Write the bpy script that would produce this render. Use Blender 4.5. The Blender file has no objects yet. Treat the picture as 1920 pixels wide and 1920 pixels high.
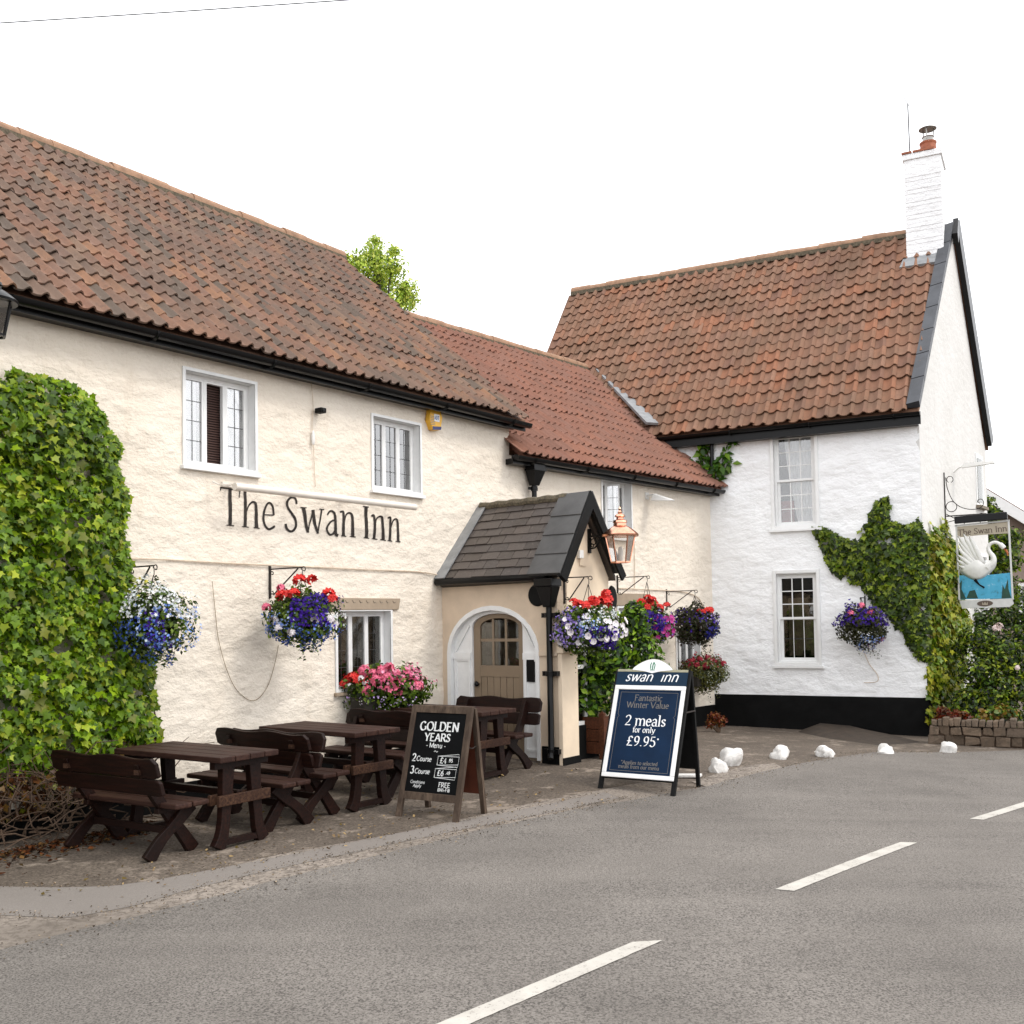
# The Swan Inn: a cream roadside inn, its porch and white neighbour wing, seen across a bending road
import bpy, bmesh, math, random
import numpy as np
from mathutils import Vector, Matrix, noise
random.seed(7); rng = np.random.default_rng(11)
scene = bpy.context.scene
COL = scene.collection

# ------------------------------------------------------------------ camera
S = 1.1                                   # metres per survey unit
F_PX, CX, CY = 1950.0, 960.0, 1088.0      # focal length and principal point in photo pixels
PITCH, ROLL, EYE = math.radians(2.2), math.atan(.016), 1.75 * S
FW = Vector((0, math.cos(PITCH), math.sin(PITCH)))
_u0 = Vector((1, 0, 0)).cross(FW)
RT = Vector((1, 0, 0)) * math.cos(ROLL) - _u0 * math.sin(ROLL)
UP = Vector((1, 0, 0)) * math.sin(ROLL) + _u0 * math.cos(ROLL)
CAM = Vector((0, 0, EYE))
cam_data = bpy.data.cameras.new('camera')
cam = bpy.data.objects.new('camera', cam_data); COL.objects.link(cam)
cam.matrix_world = Matrix(((RT.x, UP.x, -FW.x, 0), (RT.y, UP.y, -FW.y, 0), (RT.z, UP.z, -FW.z, EYE), (0, 0, 0, 1)))
cam_data.sensor_width = 36; cam_data.lens = 36 * F_PX / 1920
cam_data.shift_y = (CY - 960) / 1920; cam_data.clip_start = .05; cam_data.clip_end = 2000
scene.camera = cam

# ------------------------------------------------------------------ sky, sun, exposure
SUN_EL, SUN_AZ = math.radians(50), math.radians(112)     # azimuth clockwise from +Y: sun high on the right
world = bpy.data.worlds.new('World'); scene.world = world; world.use_nodes = True
wn = world.node_tree.nodes; wl = world.node_tree.links; wn.clear()
sky = wn.new('ShaderNodeTexSky'); sky.sky_type = 'NISHITA'; sky.sun_disc = False
sky.sun_elevation = SUN_EL; sky.sun_rotation = SUN_AZ; sky.dust_density = 4; sky.air_density = 1
cloud = wn.new('ShaderNodeRGB'); cloud.outputs[0].default_value = (13.6, 13.7, 14.0, 1)   # bright even cloud deck
mixs = wn.new('ShaderNodeMixRGB'); mixs.inputs[0].default_value = .9
bg = wn.new('ShaderNodeBackground'); bg.inputs[1].default_value = .1
wo = wn.new('ShaderNodeOutputWorld')
wl.new(sky.outputs[0], mixs.inputs[1]); wl.new(cloud.outputs[0], mixs.inputs[2])
wl.new(mixs.outputs[0], bg.inputs[0]); wl.new(bg.outputs[0], wo.inputs[0])
sun_d = bpy.data.lights.new('sun', 'SUN'); sun_d.energy = .9; sun_d.angle = math.radians(14); sun_d.color = (1, .95, .87)
sun = bpy.data.objects.new('sun', sun_d); COL.objects.link(sun)
_sd = Vector((math.sin(SUN_AZ) * math.cos(SUN_EL), math.cos(SUN_AZ) * math.cos(SUN_EL), math.sin(SUN_EL)))
sun.rotation_euler = _sd.to_track_quat('Z', 'Y').to_euler(); sun.location = _sd * 60
scene.view_settings.view_transform = 'Standard'; scene.view_settings.look = 'None'
scene.view_settings.exposure = .68; scene.view_settings.gamma = 1
scene.render.resolution_x = scene.render.resolution_y = 1024

# ------------------------------------------------------------------ pixel -> place
def ray(x, y): return FW + RT * ((x - CX) / F_PX) - UP * ((y - CY) / F_PX)
def at_depth(x, y, d):
    r = ray(x, y); return CAM + r * (d / r.y)
class Frame:
    """A vertical plan frame: local x along the wall, local y into the building, z up."""
    def __init__(s, O, deg):
        a = math.radians(deg); s.O = Vector((O[0], O[1], 0)); s.a = a
        s.d = Vector((math.sin(a), math.cos(a), 0)); s.n = Vector((s.d.y, -s.d.x, 0)); s.rz = math.pi / 2 - a
    def loc(s, px, py, y=0.0):
        r = ray(px, py); t = ((s.O - s.n * y) - CAM).dot(s.n) / r.dot(s.n); p = CAM + r * t
        return (p - s.O).dot(s.d), p.z
    def w(s, x, y, z): return s.O + s.d * x - s.n * y + Vector((0, 0, z))
    def inv(s, p): q = Vector(p) - s.O; return q.dot(s.d), -q.dot(s.n), p[2]
_ic = at_depth(1330, 912, 18.08 * S)
FM = Frame(_ic, 41); 
_j = FM.w(FM.loc(955, 850)[0], 0, 0)
FM = Frame(_j, 41)                      # middle wing
FL = Frame(_j, 36.5)                    # left wing
FWH = Frame(at_depth(1732, 1080, 16.5 * S), 117.5)   # white house front
FG = Frame(FWH.O, 35.2)                 # its gable wall
PX0 = -1.6                              # porch left side in left-wing coordinates
FP = Frame(FL.w(PX0, 0, 0), 126.5)      # porch side wall with the door

# ground heights (survey points x, y, z)
GP = [(p[0] * S, p[1] * S, p[2] * S) for p in [(-3, 7.5, 0), (-2, 8.5, 0), (-1, 9.5, 0), (-2.2, 10.3, .03), (-.4, 11.2, .06), (-1, 12, .12), (.5, 11.95, .2), (-.87, 12.9, .24),
      (1.2, 13.2, .14), (2, 16.2, .05), (3.47, 18.08, -.13), (5, 17.2, -.17), (6.5, 16.5, -.22), (-3.3, 9.5, .05), (-4.5, 8, .05), (0, 5, 0), (3, 7, 0), (2, 10, -.02), (5, 10, -.1),
      (8, 10, -.15), (8, 14, -.22), (12, 14, -.25), (4, 14, -.08), (0, 0, 0), (-6, 4, 0), (6, 4, -.05), (-8, 12, .05), (10, 20, -.2), (2.5, 12, -.03)]]
_G = np.array(GP)
def gz(x, y):
    d2 = (_G[:, 0] - x) ** 2 + (_G[:, 1] - y) ** 2
    w = np.exp(-d2 / (2 * 1.9 ** 2)) + 1e-4 / (1 + d2)
    return float((w * _G[:, 2]).sum() / w.sum())
def gnd(px, py):
    z = 0.0
    for _ in range(8):
        r = ray(px, py); p = CAM + r * ((z - EYE) / r.z); z = gz(p.x, p.y)
    return Vector((p.x, p.y, z))

# ------------------------------------------------------------------ object helpers
def lin(h):
    if isinstance(h, (tuple, list)): return tuple(h)
    c = [int(h[i:i + 2], 16) / 255 for i in (0, 2, 4)]
    return tuple(v / 12.92 if v < .04045 else ((v + .055) / 1.055) ** 2.4 for v in c)
def tag(o, label=None, cat=None, group=None, kind=None):
    if label: o['label'] = label
    if cat: o['category'] = cat
    if group: o['group'] = group
    if kind: o['kind'] = kind
    return o
def empty(name, loc=(0, 0, 0), rz=0.0, label=None, cat=None, group=None):
    o = bpy.data.objects.new(name, None); COL.objects.link(o); o.location = loc; o.rotation_euler = (0, 0, rz)
    o.empty_display_size = .2
    return tag(o, label, cat, group)
def link(name, me, mat, parent=None):
    o = bpy.data.objects.new(name, me); COL.objects.link(o)
    if parent: o.parent = parent
    if mat and not me.materials: me.materials.append(mat)
    return o
class MB:
    """Mesh builder: collects boxes, prisms, tubes and lathes, then links them as one mesh."""
    def __init__(s): s.v = []; s.f = []
    def add(s, vs, fs):
        b = len(s.v); s.v += [tuple(v) for v in vs]; s.f += [tuple(b + i for i in f) for f in fs]; return s
    def box(s, x0, x1, y0, y1, z0, z1):
        return s.add([(x0, y0, z0), (x1, y0, z0), (x1, y1, z0), (x0, y1, z0), (x0, y0, z1), (x1, y0, z1), (x1, y1, z1), (x0, y1, z1)],
                     [(0, 3, 2, 1), (4, 5, 6, 7), (0, 1, 5, 4), (1, 2, 6, 5), (2, 3, 7, 6), (3, 0, 4, 7)])
    def hexa(s, c):
        return s.add(c, [(0, 3, 2, 1), (4, 5, 6, 7), (0, 1, 5, 4), (1, 2, 6, 5), (2, 3, 7, 6), (3, 0, 4, 7)])
    def bar(s, a, b, w, h, up=(0, 0, 1)):
        a = Vector(a); b = Vector(b); t = (b - a).normalized(); u = Vector(up)
        if abs(t.dot(u)) > .98: u = Vector((0, 1, 0)) if abs(t.y) < .9 else Vector((1, 0, 0))
        r = t.cross(u).normalized() * w / 2; u = r.cross(t).normalized() * h / 2
        return s.hexa([a - r - u, a + r - u, b + r - u, b - r - u, a - r + u, a + r + u, b + r + u, b - r + u])
    def prism(s, poly, ext):
        n = len(poly); e = Vector(ext); p = [Vector(q) for q in poly]
        s.add(p + [q + e for q in p], [tuple(range(n))[::-1], tuple(range(n, 2 * n))] + [(i, (i + 1) % n, (i + 1) % n + n, i + n) for i in range(n)]); return s
    def tube(s, pts, r, n=6, caps=True):
        pts = [Vector(p) for p in pts]; m = len(pts); b = len(s.v)
        rr = r if isinstance(r, (list, tuple)) else [r] * m
        prev = None
        for i, p in enumerate(pts):
            t = (pts[min(i + 1, m - 1)] - pts[max(i - 1, 0)]).normalized()
            if prev is None:
                u = Vector((0, 0, 1)) if abs(t.z) < .9 else Vector((1, 0, 0)); u = (u - t * u.dot(t)).normalized()
            else: u = (prev - t * prev.dot(t)).normalized()
            prev = u; w = t.cross(u)
            s.v += [tuple(p + (u * math.cos(k * 2 * math.pi / n) + w * math.sin(k * 2 * math.pi / n)) * rr[i]) for k in range(n)]
        for i in range(m - 1):
            for k in range(n):
                s.f.append((b + i * n + k, b + i * n + (k + 1) % n, b + (i + 1) * n + (k + 1) % n, b + (i + 1) * n + k))
        if caps: s.f += [tuple(b + k for k in range(n))[::-1], tuple(b + (m - 1) * n + k for k in range(n))]
        return s
    def lathe(s, prof, c=(0, 0, 0), n=16, axis='z', phase=0.0):
        b = len(s.v); m = len(prof)
        for r, h in prof:
            for k in range(n):
                a = 2 * math.pi * k / n + phase; x, y = r * math.cos(a), r * math.sin(a)
                q = {'z': (x, y, h), 'y': (x, h, y), 'x': (h, x, y)}[axis]
                s.v.append((c[0] + q[0], c[1] + q[1], c[2] + q[2]))
        for i in range(m - 1):
            for k in range(n):
                s.f.append((b + i * n + k, b + i * n + (k + 1) % n, b + (i + 1) * n + (k + 1) % n, b + (i + 1) * n + k))
        s.f += [tuple(b + k for k in range(n))[::-1], tuple(b + (m - 1) * n + k for k in range(n))]
        return s
    def mesh(s, name, mat=None, smooth=False):
        me = bpy.data.meshes.new(name); me.from_pydata(s.v, [], s.f)
        bm = bmesh.new(); bm.from_mesh(me); bmesh.ops.recalc_face_normals(bm, faces=bm.faces); bm.to_mesh(me); bm.free()
        if smooth: me.polygons.foreach_set('use_smooth', [True] * len(me.polygons)); 
        if smooth == 'a':
            me.set_sharp_from_angle(angle=math.radians(40))
        if mat: me.materials.append(mat)
        me.update(); return me
    def build(s, name, mat, parent=None, smooth=False, bevel=0):
        o = link(name, s.mesh(name, mat, smooth), mat, parent)
        if bevel:
            m = o.modifiers.new('bevel', 'BEVEL'); m.width = bevel; m.segments = 2; m.limit_method = 'ANGLE'; m.angle_limit = math.radians(50)
        return o
def box(name, mat, parent, *b, bevel=0): return MB().box(*b).build(name, mat, parent, bevel=bevel)
def copy_tree(o, parent=None):
    c = o.copy(); COL.objects.link(c)
    if parent: c.parent = parent
    for ch in [q for q in bpy.data.objects if q.parent == o and q != c]: copy_tree(ch, c)
    return c
def raw_mesh(name, V, F, mat, tint=None, smooth=False):
    """V (N,3), F (M,k) numpy arrays; tint (N,3) linear colours stored per vertex."""
    me = bpy.data.meshes.new(name); V = np.asarray(V, np.float32); F = np.asarray(F, np.int32); k = F.shape[1]
    me.vertices.add(len(V)); me.vertices.foreach_set('co', V.ravel())
    me.loops.add(F.size); me.loops.foreach_set('vertex_index', F.ravel())
    me.polygons.add(len(F)); me.polygons.foreach_set('loop_start', np.arange(0, F.size, k, dtype=np.int32))
    me.polygons.foreach_set('loop_total', np.full(len(F), k, np.int32))
    if smooth: me.polygons.foreach_set('use_smooth', np.ones(len(F), bool))
    if tint is not None:
        a = me.color_attributes.new('tint', 'FLOAT_COLOR', 'POINT')
        a.data.foreach_set('color', np.c_[np.asarray(tint, np.float32), np.ones(len(V), np.float32)].ravel())
    if mat: me.materials.append(mat)
    me.update(); me.validate(); return me
def basis(nrm, spin):
    """Rotation matrices (N,3,3) whose third column is nrm, second column leans along 'up', spun by angle."""
    n = nrm / (np.linalg.norm(nrm, axis=1, keepdims=True) + 1e-9)
    u = np.tile([0, 0, 1.], (len(n), 1)); bad = np.abs(n[:, 2]) > .95; u[bad] = [0, 1, 0]
    x = np.cross(u, n); x /= np.linalg.norm(x, axis=1, keepdims=True) + 1e-9; y = np.cross(n, x)
    c, s_ = np.cos(spin)[:, None], np.sin(spin)[:, None]
    return np.stack([x * c + y * s_, y * c - x * s_, n], 2)
def scatter(shape, pos, nrm, size, spin, tint):
    """Copies a small base shape (verts, faces) over points; returns arrays for raw_mesh."""
    bv, bf = np.array(shape[0], float), np.array(shape[1], int)
    R = basis(nrm, spin); V = np.einsum('nij,kj->nki', R, bv) * np.asarray(size)[:, None, None] + pos[:, None, :]
    F = (bf[None] + (np.arange(len(pos)) * len(bv))[:, None, None]).reshape(-1, bf.shape[1])
    return V.reshape(-1, 3), F, np.repeat(tint, len(bv), axis=0)
PAL = .66
def palette(cols, n, w=None, jit=.18):
    c = np.array([lin(q) for q in cols]); i = rng.choice(len(c), n, p=None if w is None else np.array(w) / sum(w))
    g_ = (c[i][:, 1:2] > c[i][:, 0:1]) & (c[i][:, 1:2] > c[i][:, 2:3] * 1.3)       # leaf greens lean yellow
    return np.clip(c[i] * np.where(g_, np.array([[1.0, .84, .36]]), PAL) * (1 + rng.normal(0, jit, (n, 1))), .002, .95)
def inside(poly, x, z):
    r = np.zeros(len(x), bool); j = len(poly) - 1
    for i in range(len(poly)):
        (xi, zi), (xj, zj) = poly[i], poly[j]
        r ^= ((zi > z) != (zj > z)) & (x < (xj - xi) * (z - zi) / ((zj - zi) or 1e-9) + xi); j = i
    return r
def edge_dist(poly, x, z):
    d = np.full(len(x), 9.)
    for i in range(len(poly)):
        a = np.array(poly[i - 1]); b = np.array(poly[i]); ab = b - a
        t = np.clip(((x - a[0]) * ab[0] + (z - a[1]) * ab[1]) / (ab @ ab + 1e-9), 0, 1)
        d = np.minimum(d, np.hypot(x - a[0] - t * ab[0], z - a[1] - t * ab[1]))
    return d
def spline(pts, n=6):
    P = [Vector(p) for p in pts]; out = []
    for i in range(len(P) - 1):
        a, b, c, d = P[max(i - 1, 0)], P[i], P[i + 1], P[min(i + 2, len(P) - 1)]
        for k in range(n):
            t = k / n; out.append(.5 * ((2 * b) + (c - a) * t + (2 * a - 5 * b + 4 * c - d) * t * t + (3 * b - a - 3 * c + d) * t ** 3))
    return out + [P[-1]]
# ------------------------------------------------------------------ materials
def new_mat(name):
    m = bpy.data.materials.new(name); m.use_nodes = True; nt = m.node_tree
    b = nt.nodes['Principled BSDF']; return m, nt, b
def node(nt, t, **kw):
    n = nt.nodes.new(t)
    for k, v in kw.items():
        if k in n.inputs: n.inputs[k].default_value = v
        else: setattr(n, k, v)
    return n
def coords(nt, space='Object', scale=None):
    tc = nt.nodes.new('ShaderNodeTexCoord'); o = tc.outputs[space]
    if space == 'World':
        pass
    if scale:
        mp = nt.nodes.new('ShaderNodeMapping'); mp.inputs['Scale'].default_value = scale; nt.links.new(o, mp.inputs[0]); o = mp.outputs[0]
    return o
def wpos(nt, scale=None):
    g = nt.nodes.new('ShaderNodeNewGeometry'); o = g.outputs['Position']
    if scale:
        mp = nt.nodes.new('ShaderNodeMapping'); mp.inputs['Scale'].default_value = scale; nt.links.new(o, mp.inputs[0]); o = mp.outputs[0]
    return o
def ramp(nt, src, stops):
    r = nt.nodes.new('ShaderNodeValToRGB'); e = r.color_ramp.elements
    while len(e) < len(stops): e.new(.5)
    for i, (p, c) in enumerate(stops): e[i].position = p; e[i].color = (*lin(c), 1) if not isinstance(c, float) else (c, c, c, 1)
    nt.links.new(src, r.inputs[0]); return r.outputs[0]
def noise_tex(nt, vec, scale, detail=4, rough=.55, w=None):
    n = node(nt, 'ShaderNodeTexNoise', Scale=scale, Detail=detail, Roughness=rough); nt.links.new(vec, n.inputs['Vector']); return n.outputs[0]
def mixc(nt, fac, a, b, mode='MIX'):
    m = nt.nodes.new('ShaderNodeMixRGB'); m.blend_type = mode
    for i, q in ((0, fac), (1, a), (2, b)):
        if hasattr(q, 'links') or hasattr(q, 'node'): nt.links.new(q, m.inputs[i])
        elif i == 0: m.inputs[0].default_value = q
        else: m.inputs[i].default_value = (*lin(q), 1)
    return m.outputs[0]
def bump(nt, b, h, strength=.3, dist=.02):
    n = node(nt, 'ShaderNodeBump', Strength=strength, Distance=dist); nt.links.new(h, n.inputs['Height']); nt.links.new(n.outputs[0], b.inputs['Normal']); return n
def math_n(nt, op, a, b):
    m = nt.nodes.new('ShaderNodeMath'); m.operation = op
    for i, q in ((0, a), (1, b)):
        if hasattr(q, 'node'): nt.links.new(q, m.inputs[i])
        else: m.inputs[i].default_value = q
    return m.outputs[0]
def plain(name, col, rough=.6, metal=0, var=.25, scale=9, bmp=.15, spec=None, space='w'):
    """A painted or plain surface with slight uneven colour and fine relief."""
    m, nt, b = new_mat(name); v = wpos(nt) if space == 'w' else coords(nt)
    n1 = noise_tex(nt, v, scale, 6, .65); c = lin(col); c = tuple(x * .76 for x in c) if max(c) < .55 else tuple(x * .95 for x in c)
    lo = tuple(x * (1 - var) for x in c); hi = tuple(min(1, x * (1 + var * .6)) for x in c)
    r = ramp(nt, n1, [(.3, lo), (.7, hi)]); nt.links.new(r, b.inputs['Base Color'])
    b.inputs['Roughness'].default_value = rough; b.inputs['Metallic'].default_value = metal
    if spec is not None: b.inputs['Specular IOR Level'].default_value = spec
    if bmp: bump(nt, b, noise_tex(nt, v, scale * 6, 3), bmp, .004)
    return m
def wall_mat(name, base, dark, stain, rub=1.0):
    """Thick paint over rubble stone: lumpy relief, faint stains and drips."""
    m, nt, b = new_mat(name); v = wpos(nt)
    big = noise_tex(nt, v, .9, 5, .6); fine = noise_tex(nt, v, 22, 5, .7)
    c1 = ramp(nt, big, [(.35, dark), (.6, base)])
    c2 = mixc(nt, math_n(nt, 'MULTIPLY', ramp(nt, fine, [(.55, 0.0), (.75, 1.0)]), .28), c1, stain)
    drip = noise_tex(nt, wpos(nt, (3.5, 3.5, .35)), 1.4, 5, .7)
    c3 = mixc(nt, math_n(nt, 'MULTIPLY', ramp(nt, drip, [(.58, 0.0), (.8, 1.0)]), .4), c2, stain)
    nt.links.new(c3, b.inputs['Base Color']); b.inputs['Roughness'].default_value = .75
    b.inputs['Specular IOR Level'].default_value = .25
    vo = node(nt, 'ShaderNodeTexVoronoi', Scale=4.6, feature='SMOOTH_F1'); vo.inputs['Smoothness'].default_value = .6
    wob = mixc(nt, .12, wpos(nt, (1, 1, 1.9)), noise_tex(nt, v, 3, 3)); nt.links.new(wob, vo.inputs['Vector'])
    lump = noise_tex(nt, wpos(nt, (1, 1, 1.7)), 7.5, 6, .62)
    h = math_n(nt, 'ADD', math_n(nt, 'MULTIPLY', vo.outputs[0], -.5), math_n(nt, 'ADD', lump, math_n(nt, 'MULTIPLY', fine, .18)))
    bump(nt, b, h, .62 * rub, .05); return m
M = {}
M['cream'] = wall_mat('cream_painted_stone', (.815, .738, .635), (.765, .685, .58), (.53, .42, .30))
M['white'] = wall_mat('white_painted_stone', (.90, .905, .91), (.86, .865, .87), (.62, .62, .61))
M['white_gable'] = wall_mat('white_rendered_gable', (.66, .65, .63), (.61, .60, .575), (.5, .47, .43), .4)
M['porch'] = plain('porch_shaded_render', (.66, .53, .40), .8, var=.12, scale=3, bmp=.2, spec=.2)  # darker copy of the gable render: side wall's shade is in the colour
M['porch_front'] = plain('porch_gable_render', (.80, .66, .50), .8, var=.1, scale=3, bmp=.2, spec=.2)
M['tan'] = plain('tan_painted_lintel', (.46, .36, .26), .7, var=.15)
M['plinth'] = plain('black_painted_plinth', (.004, .004, .004), .8, var=.5, scale=5, bmp=.5, spec=.15)
M['black'] = plain('black_gloss_ironwork', (.005, .005, .0055), .3, var=.3, scale=4, bmp=.12, spec=.22)
M['black_matt'] = plain('black_matt', (.005, .005, .005), .7, var=.3, spec=.2)
M['iron'] = plain('rusty_black_iron', (.035, .025, .02), .55, .3, var=.5, scale=30)
M['lead'] = plain('weathered_lead', (.34, .35, .36), .55, .2, var=.3, scale=6, bmp=.3)
M['lead_dark'] = plain('dark_lead_verge', (.075, .080, .092), .5, .1, var=.3, scale=3, bmp=.3)
M['grey_slab'] = plain('grey_slate_coping', (.085, .082, .080), .55, var=.3, scale=3, bmp=.3)
M['white_paint'] = plain('white_gloss_paint', (.82, .82, .81), .35, var=.06, bmp=.05)
M['white_metal'] = plain('white_enamel', (.80, .79, .76), .3, var=.05, bmp=0)
M['tube_cream'] = plain('cream_light_tube', (.76, .70, .62), .35, var=.06, bmp=0)
M['curtain'] = plain('net_curtain', (.70, .71, .71), .9, var=.15, scale=14)
M['blind'] = plain('brown_blind', (.10, .05, .04), .5, var=.2)
M['blind_white'] = plain('white_blind', (.84, .84, .83), .7, var=.1)
M['room'] = plain('dark_room', (.035, .03, .025), .9, var=.3)
M['came'] = plain('lead_came', (.06, .06, .06), .5)
M['door'] = plain('taupe_door_paint', (.30, .22, .145), .5, var=.08, scale=3, bmp=.1)
M['copper'] = plain('polished_copper', (.83, .42, .28), .22, 1.0, var=.25, scale=18, bmp=.05)
M['lamp_glass'] = None
M['chalk'] = plain('chalk_white', (.78, .79, .78), .9, var=.3, scale=60)
M['slate_board'] = plain('chalkboard_black', (.003, .0034, .004), .7, var=.4, scale=6, spec=.12)
M['navy'] = plain('navy_poster', (.005, .024, .066), .45, var=.3, scale=2.2, bmp=0, spec=.12)
M['navy_head'] = plain('navy_header', (.008, .032, .068), .45, var=.15, bmp=0, spec=.15)
M['ink_white'] = plain('printed_white', (.85, .86, .87), .5, var=.05, bmp=0)
M['ink_grey'] = plain('printed_grey', (.19, .175, .16), .5, var=.1, bmp=0)
M['ink_green'] = plain('printed_green', (.05, .26, .13), .5, var=.1, bmp=0)
M['ink_khaki'] = plain('printed_khaki', (.42, .40, .27), .5, var=.1, bmp=0)
M['ink_blue'] = plain('printed_blue', (.04, .12, .42), .5, var=.1, bmp=0)
M['alarm_yellow'] = plain('yellow_plastic', (.86, .47, .04), .4, var=.06, bmp=0)
M['alarm_blue'] = plain('navy_plastic', (.02, .03, .16), .4, var=.06, bmp=0)
M['sign_text'] = plain('faded_sign_paint', (.035, .025, .02), .8, var=.6, scale=25)
M['sign_beige'] = plain('beige_sign_board', (.52, .45, .34), .5, var=.08)
M['sign_brown'] = plain('brown_sign_letters', (.13, .09, .065), .6, var=.2)
M['sign_grey'] = plain('pale_grey_board', (.62, .62, .60), .5, var=.1)
M['swan'] = plain('swan_white', (.80, .79, .76), .5, var=.1, scale=12)
M['beak'] = plain('orange_beak', (.55, .16, .05), .5)
M['cement'] = plain('lichened_cement', (.16, .13, .085), .9, var=.7, scale=25, bmp=.8)
M['concrete_frame'] = plain('old_mortar', (.30, .25, .19), .9, var=.5, scale=25, bmp=.6)
M['cable'] = plain('pale_cable', (.62, .50, .38), .6)
M['cable_brown'] = plain('brown_hose', (.30, .20, .09), .6)
M['wire'] = plain('overhead_wire', (.45, .46, .47), .6)
M['wire_dark'] = plain('dark_wire', (.05, .05, .05), .6)
M['rock'] = plain('whitewashed_rock', (.70, .68, .65), .85, var=.35, scale=11, bmp=.9)
M['terracotta'] = plain('chimney_pot_clay', (.42, .13, .06), .7, var=.3)
M['steel'] = plain('galvanised_steel', (.42, .41, .38), .35, .8, var=.3)
M['stem'] = plain('woody_stem', (.10, .06, .035), .85, var=.4, scale=30)
M['bark'] = plain('grey_bark', (.10, .085, .065), .9, var=.4, scale=12, bmp=.8)
M['core_shade'] = plain('foliage_shade', (.012, .018, .006), .95, var=.6, scale=30, bmp=.8, spec=.1)  # near-black green: the shade deep inside the foliage, put into colour
M['gold'] = plain('gilt_frame', (.45, .28, .05), .4, .4)
M['pot'] = plain('woven_basket', (.02, .016, .010), .9, var=.4)
M['red_soft'] = plain('red_sofa', (.22, .02, .015), .8)
M['neighbour'] = plain('brown_render', (.36, .28, .23), .85, var=.2, scale=2)
M['cooltile'] = plain('neighbour_tiles', (.20, .105, .075), .8, var=.4, scale=10)
M['skylight'] = plain('rooflight_glass', (.45, .58, .68), .1, var=.1, bmp=0)
def glass_mat(name, refl, tintc=(1, 1, 1), rough=.02):
    m, nt, b = new_mat(name); nt.nodes.remove(b); out = nt.nodes['Material Output']
    t = node(nt, 'ShaderNodeBsdfTransparent'); t.inputs[0].default_value = (*tintc, 1)
    g = node(nt, 'ShaderNodeBsdfGlossy', Roughness=rough); lw = node(nt, 'ShaderNodeLayerWeight', Blend=.35)
    k = math_n(nt, 'ADD', math_n(nt, 'MULTIPLY', lw.outputs['Fresnel'], .8), refl)
    mx = nt.nodes.new('ShaderNodeMixShader'); nt.links.new(k, mx.inputs[0]); nt.links.new(t.outputs[0], mx.inputs[1]); nt.links.new(g.outputs[0], mx.inputs[2])
    wv = node(nt, 'ShaderNodeBump', Strength=.12, Distance=.01); nt.links.new(noise_tex(nt, wpos(nt), 4, 2), wv.inputs['Height']); nt.links.new(wv.outputs[0], g.inputs['Normal'])
    nt.links.new(mx.outputs[0], out.inputs[0]); return m
M['glass'] = glass_mat('window_glass', .10)
M['glass_pale'] = glass_mat('sky_lit_glass', .30)
M['glass_dark'] = glass_mat('dark_window_glass', .04, (.75, .75, .72))
M['lamp_glass'] = glass_mat('lantern_glass', .12, (.95, .93, .9))
def wood_mat(name, base, dark, rough=.42, scale=(1.5, 18, 18)):
    m, nt, b = new_mat(name); v = coords(nt, 'Object', scale)
    n1 = noise_tex(nt, v, 2.2, 6, .65); n2 = noise_tex(nt, wpos(nt), 2.5, 4)
    c = mixc(nt, ramp(nt, n2, [(.35, 0.0), (.7, 1.0)]), ramp(nt, n1, [(.38, dark), (.62, base)]), dark)
    nt.links.new(c, b.inputs['Base Color']); b.inputs['Roughness'].default_value = rough; b.inputs['Specular IOR Level'].default_value = .18; bump(nt, b, n1, .5, .006); return m
M['bench'] = wood_mat('dark_stained_timber', (.021, .0065, .0038), (.007, .0026, .0018), .5)
M['bench_top'] = wood_mat('worn_stained_timber', (.056, .026, .018), (.022, .009, .0065), .6)
M['bench_end'] = wood_mat('bare_timber_end', (.075, .037, .02), (.022, .009, .006), .7)
M['board_wood'] = wood_mat('weathered_board_frame', (.12, .085, .06), (.05, .034, .025), .7, (12, 12, 2))
M['planter'] = wood_mat('planter_timber', (.11, .036, .015), (.05, .016, .007), .6)
M['hardboard'] = plain('red_brown_hardboard', (.13, .03, .012), .6, var=.3)
def tile_mat(name, cols, source, grime, lichen):
    m, nt, b = new_mat(name); v = wpos(nt)
    if source == 'object':
        oi = nt.nodes.new('ShaderNodeObjectInfo'); rnd = oi.outputs['Random']
    else:
        at = nt.nodes.new('ShaderNodeAttribute'); at.attribute_name = 'tint'; rnd = at.outputs['Fac']
    r = nt.nodes.new('ShaderNodeValToRGB'); r.color_ramp.interpolation = 'CONSTANT'; e = r.color_ramp.elements
    while len(e) < len(cols): e.new(.5)
    for i, c in enumerate(cols): e[i].position = i / len(cols); e[i].color = (*lin(c), 1)
    nt.links.new(rnd, r.inputs[0])
    n1 = noise_tex(nt, v, 1.1, 5, .65); n2 = noise_tex(nt, v, 16, 5, .7); n3 = noise_tex(nt, v, 42, 4, .65)
    c1 = mixc(nt, math_n(nt, 'MULTIPLY', ramp(nt, n1, [(.42, 0.0), (.68, 1.0)]), .6), r.outputs[0], grime)
    c2 = mixc(nt, math_n(nt, 'MULTIPLY', ramp(nt, n2, [(.52, 0.0), (.72, 1.0)]), .55), c1, grime)
    c3 = mixc(nt, math_n(nt, 'MULTIPLY', ramp(nt, n3, [(.64, 0.0), (.72, 1.0)]), .6), c2, lichen)
    nt.links.new(c3, b.inputs['Base Color']); b.inputs['Roughness'].default_value = .8; b.inputs['Specular IOR Level'].default_value = .25
    bump(nt, b, n2, .5, .01); return m
TC = [(.205, .095, .068), (.17, .088, .068), (.22, .105, .075), (.145, .085, .07), (.19, .095, .072), (.245, .112, .072), (.12, .078, .066), (.20, .11, .083), (.16, .09, .072), (.215, .095, .068), (.18, .10, .08), (.20, .10, .078)]
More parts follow.
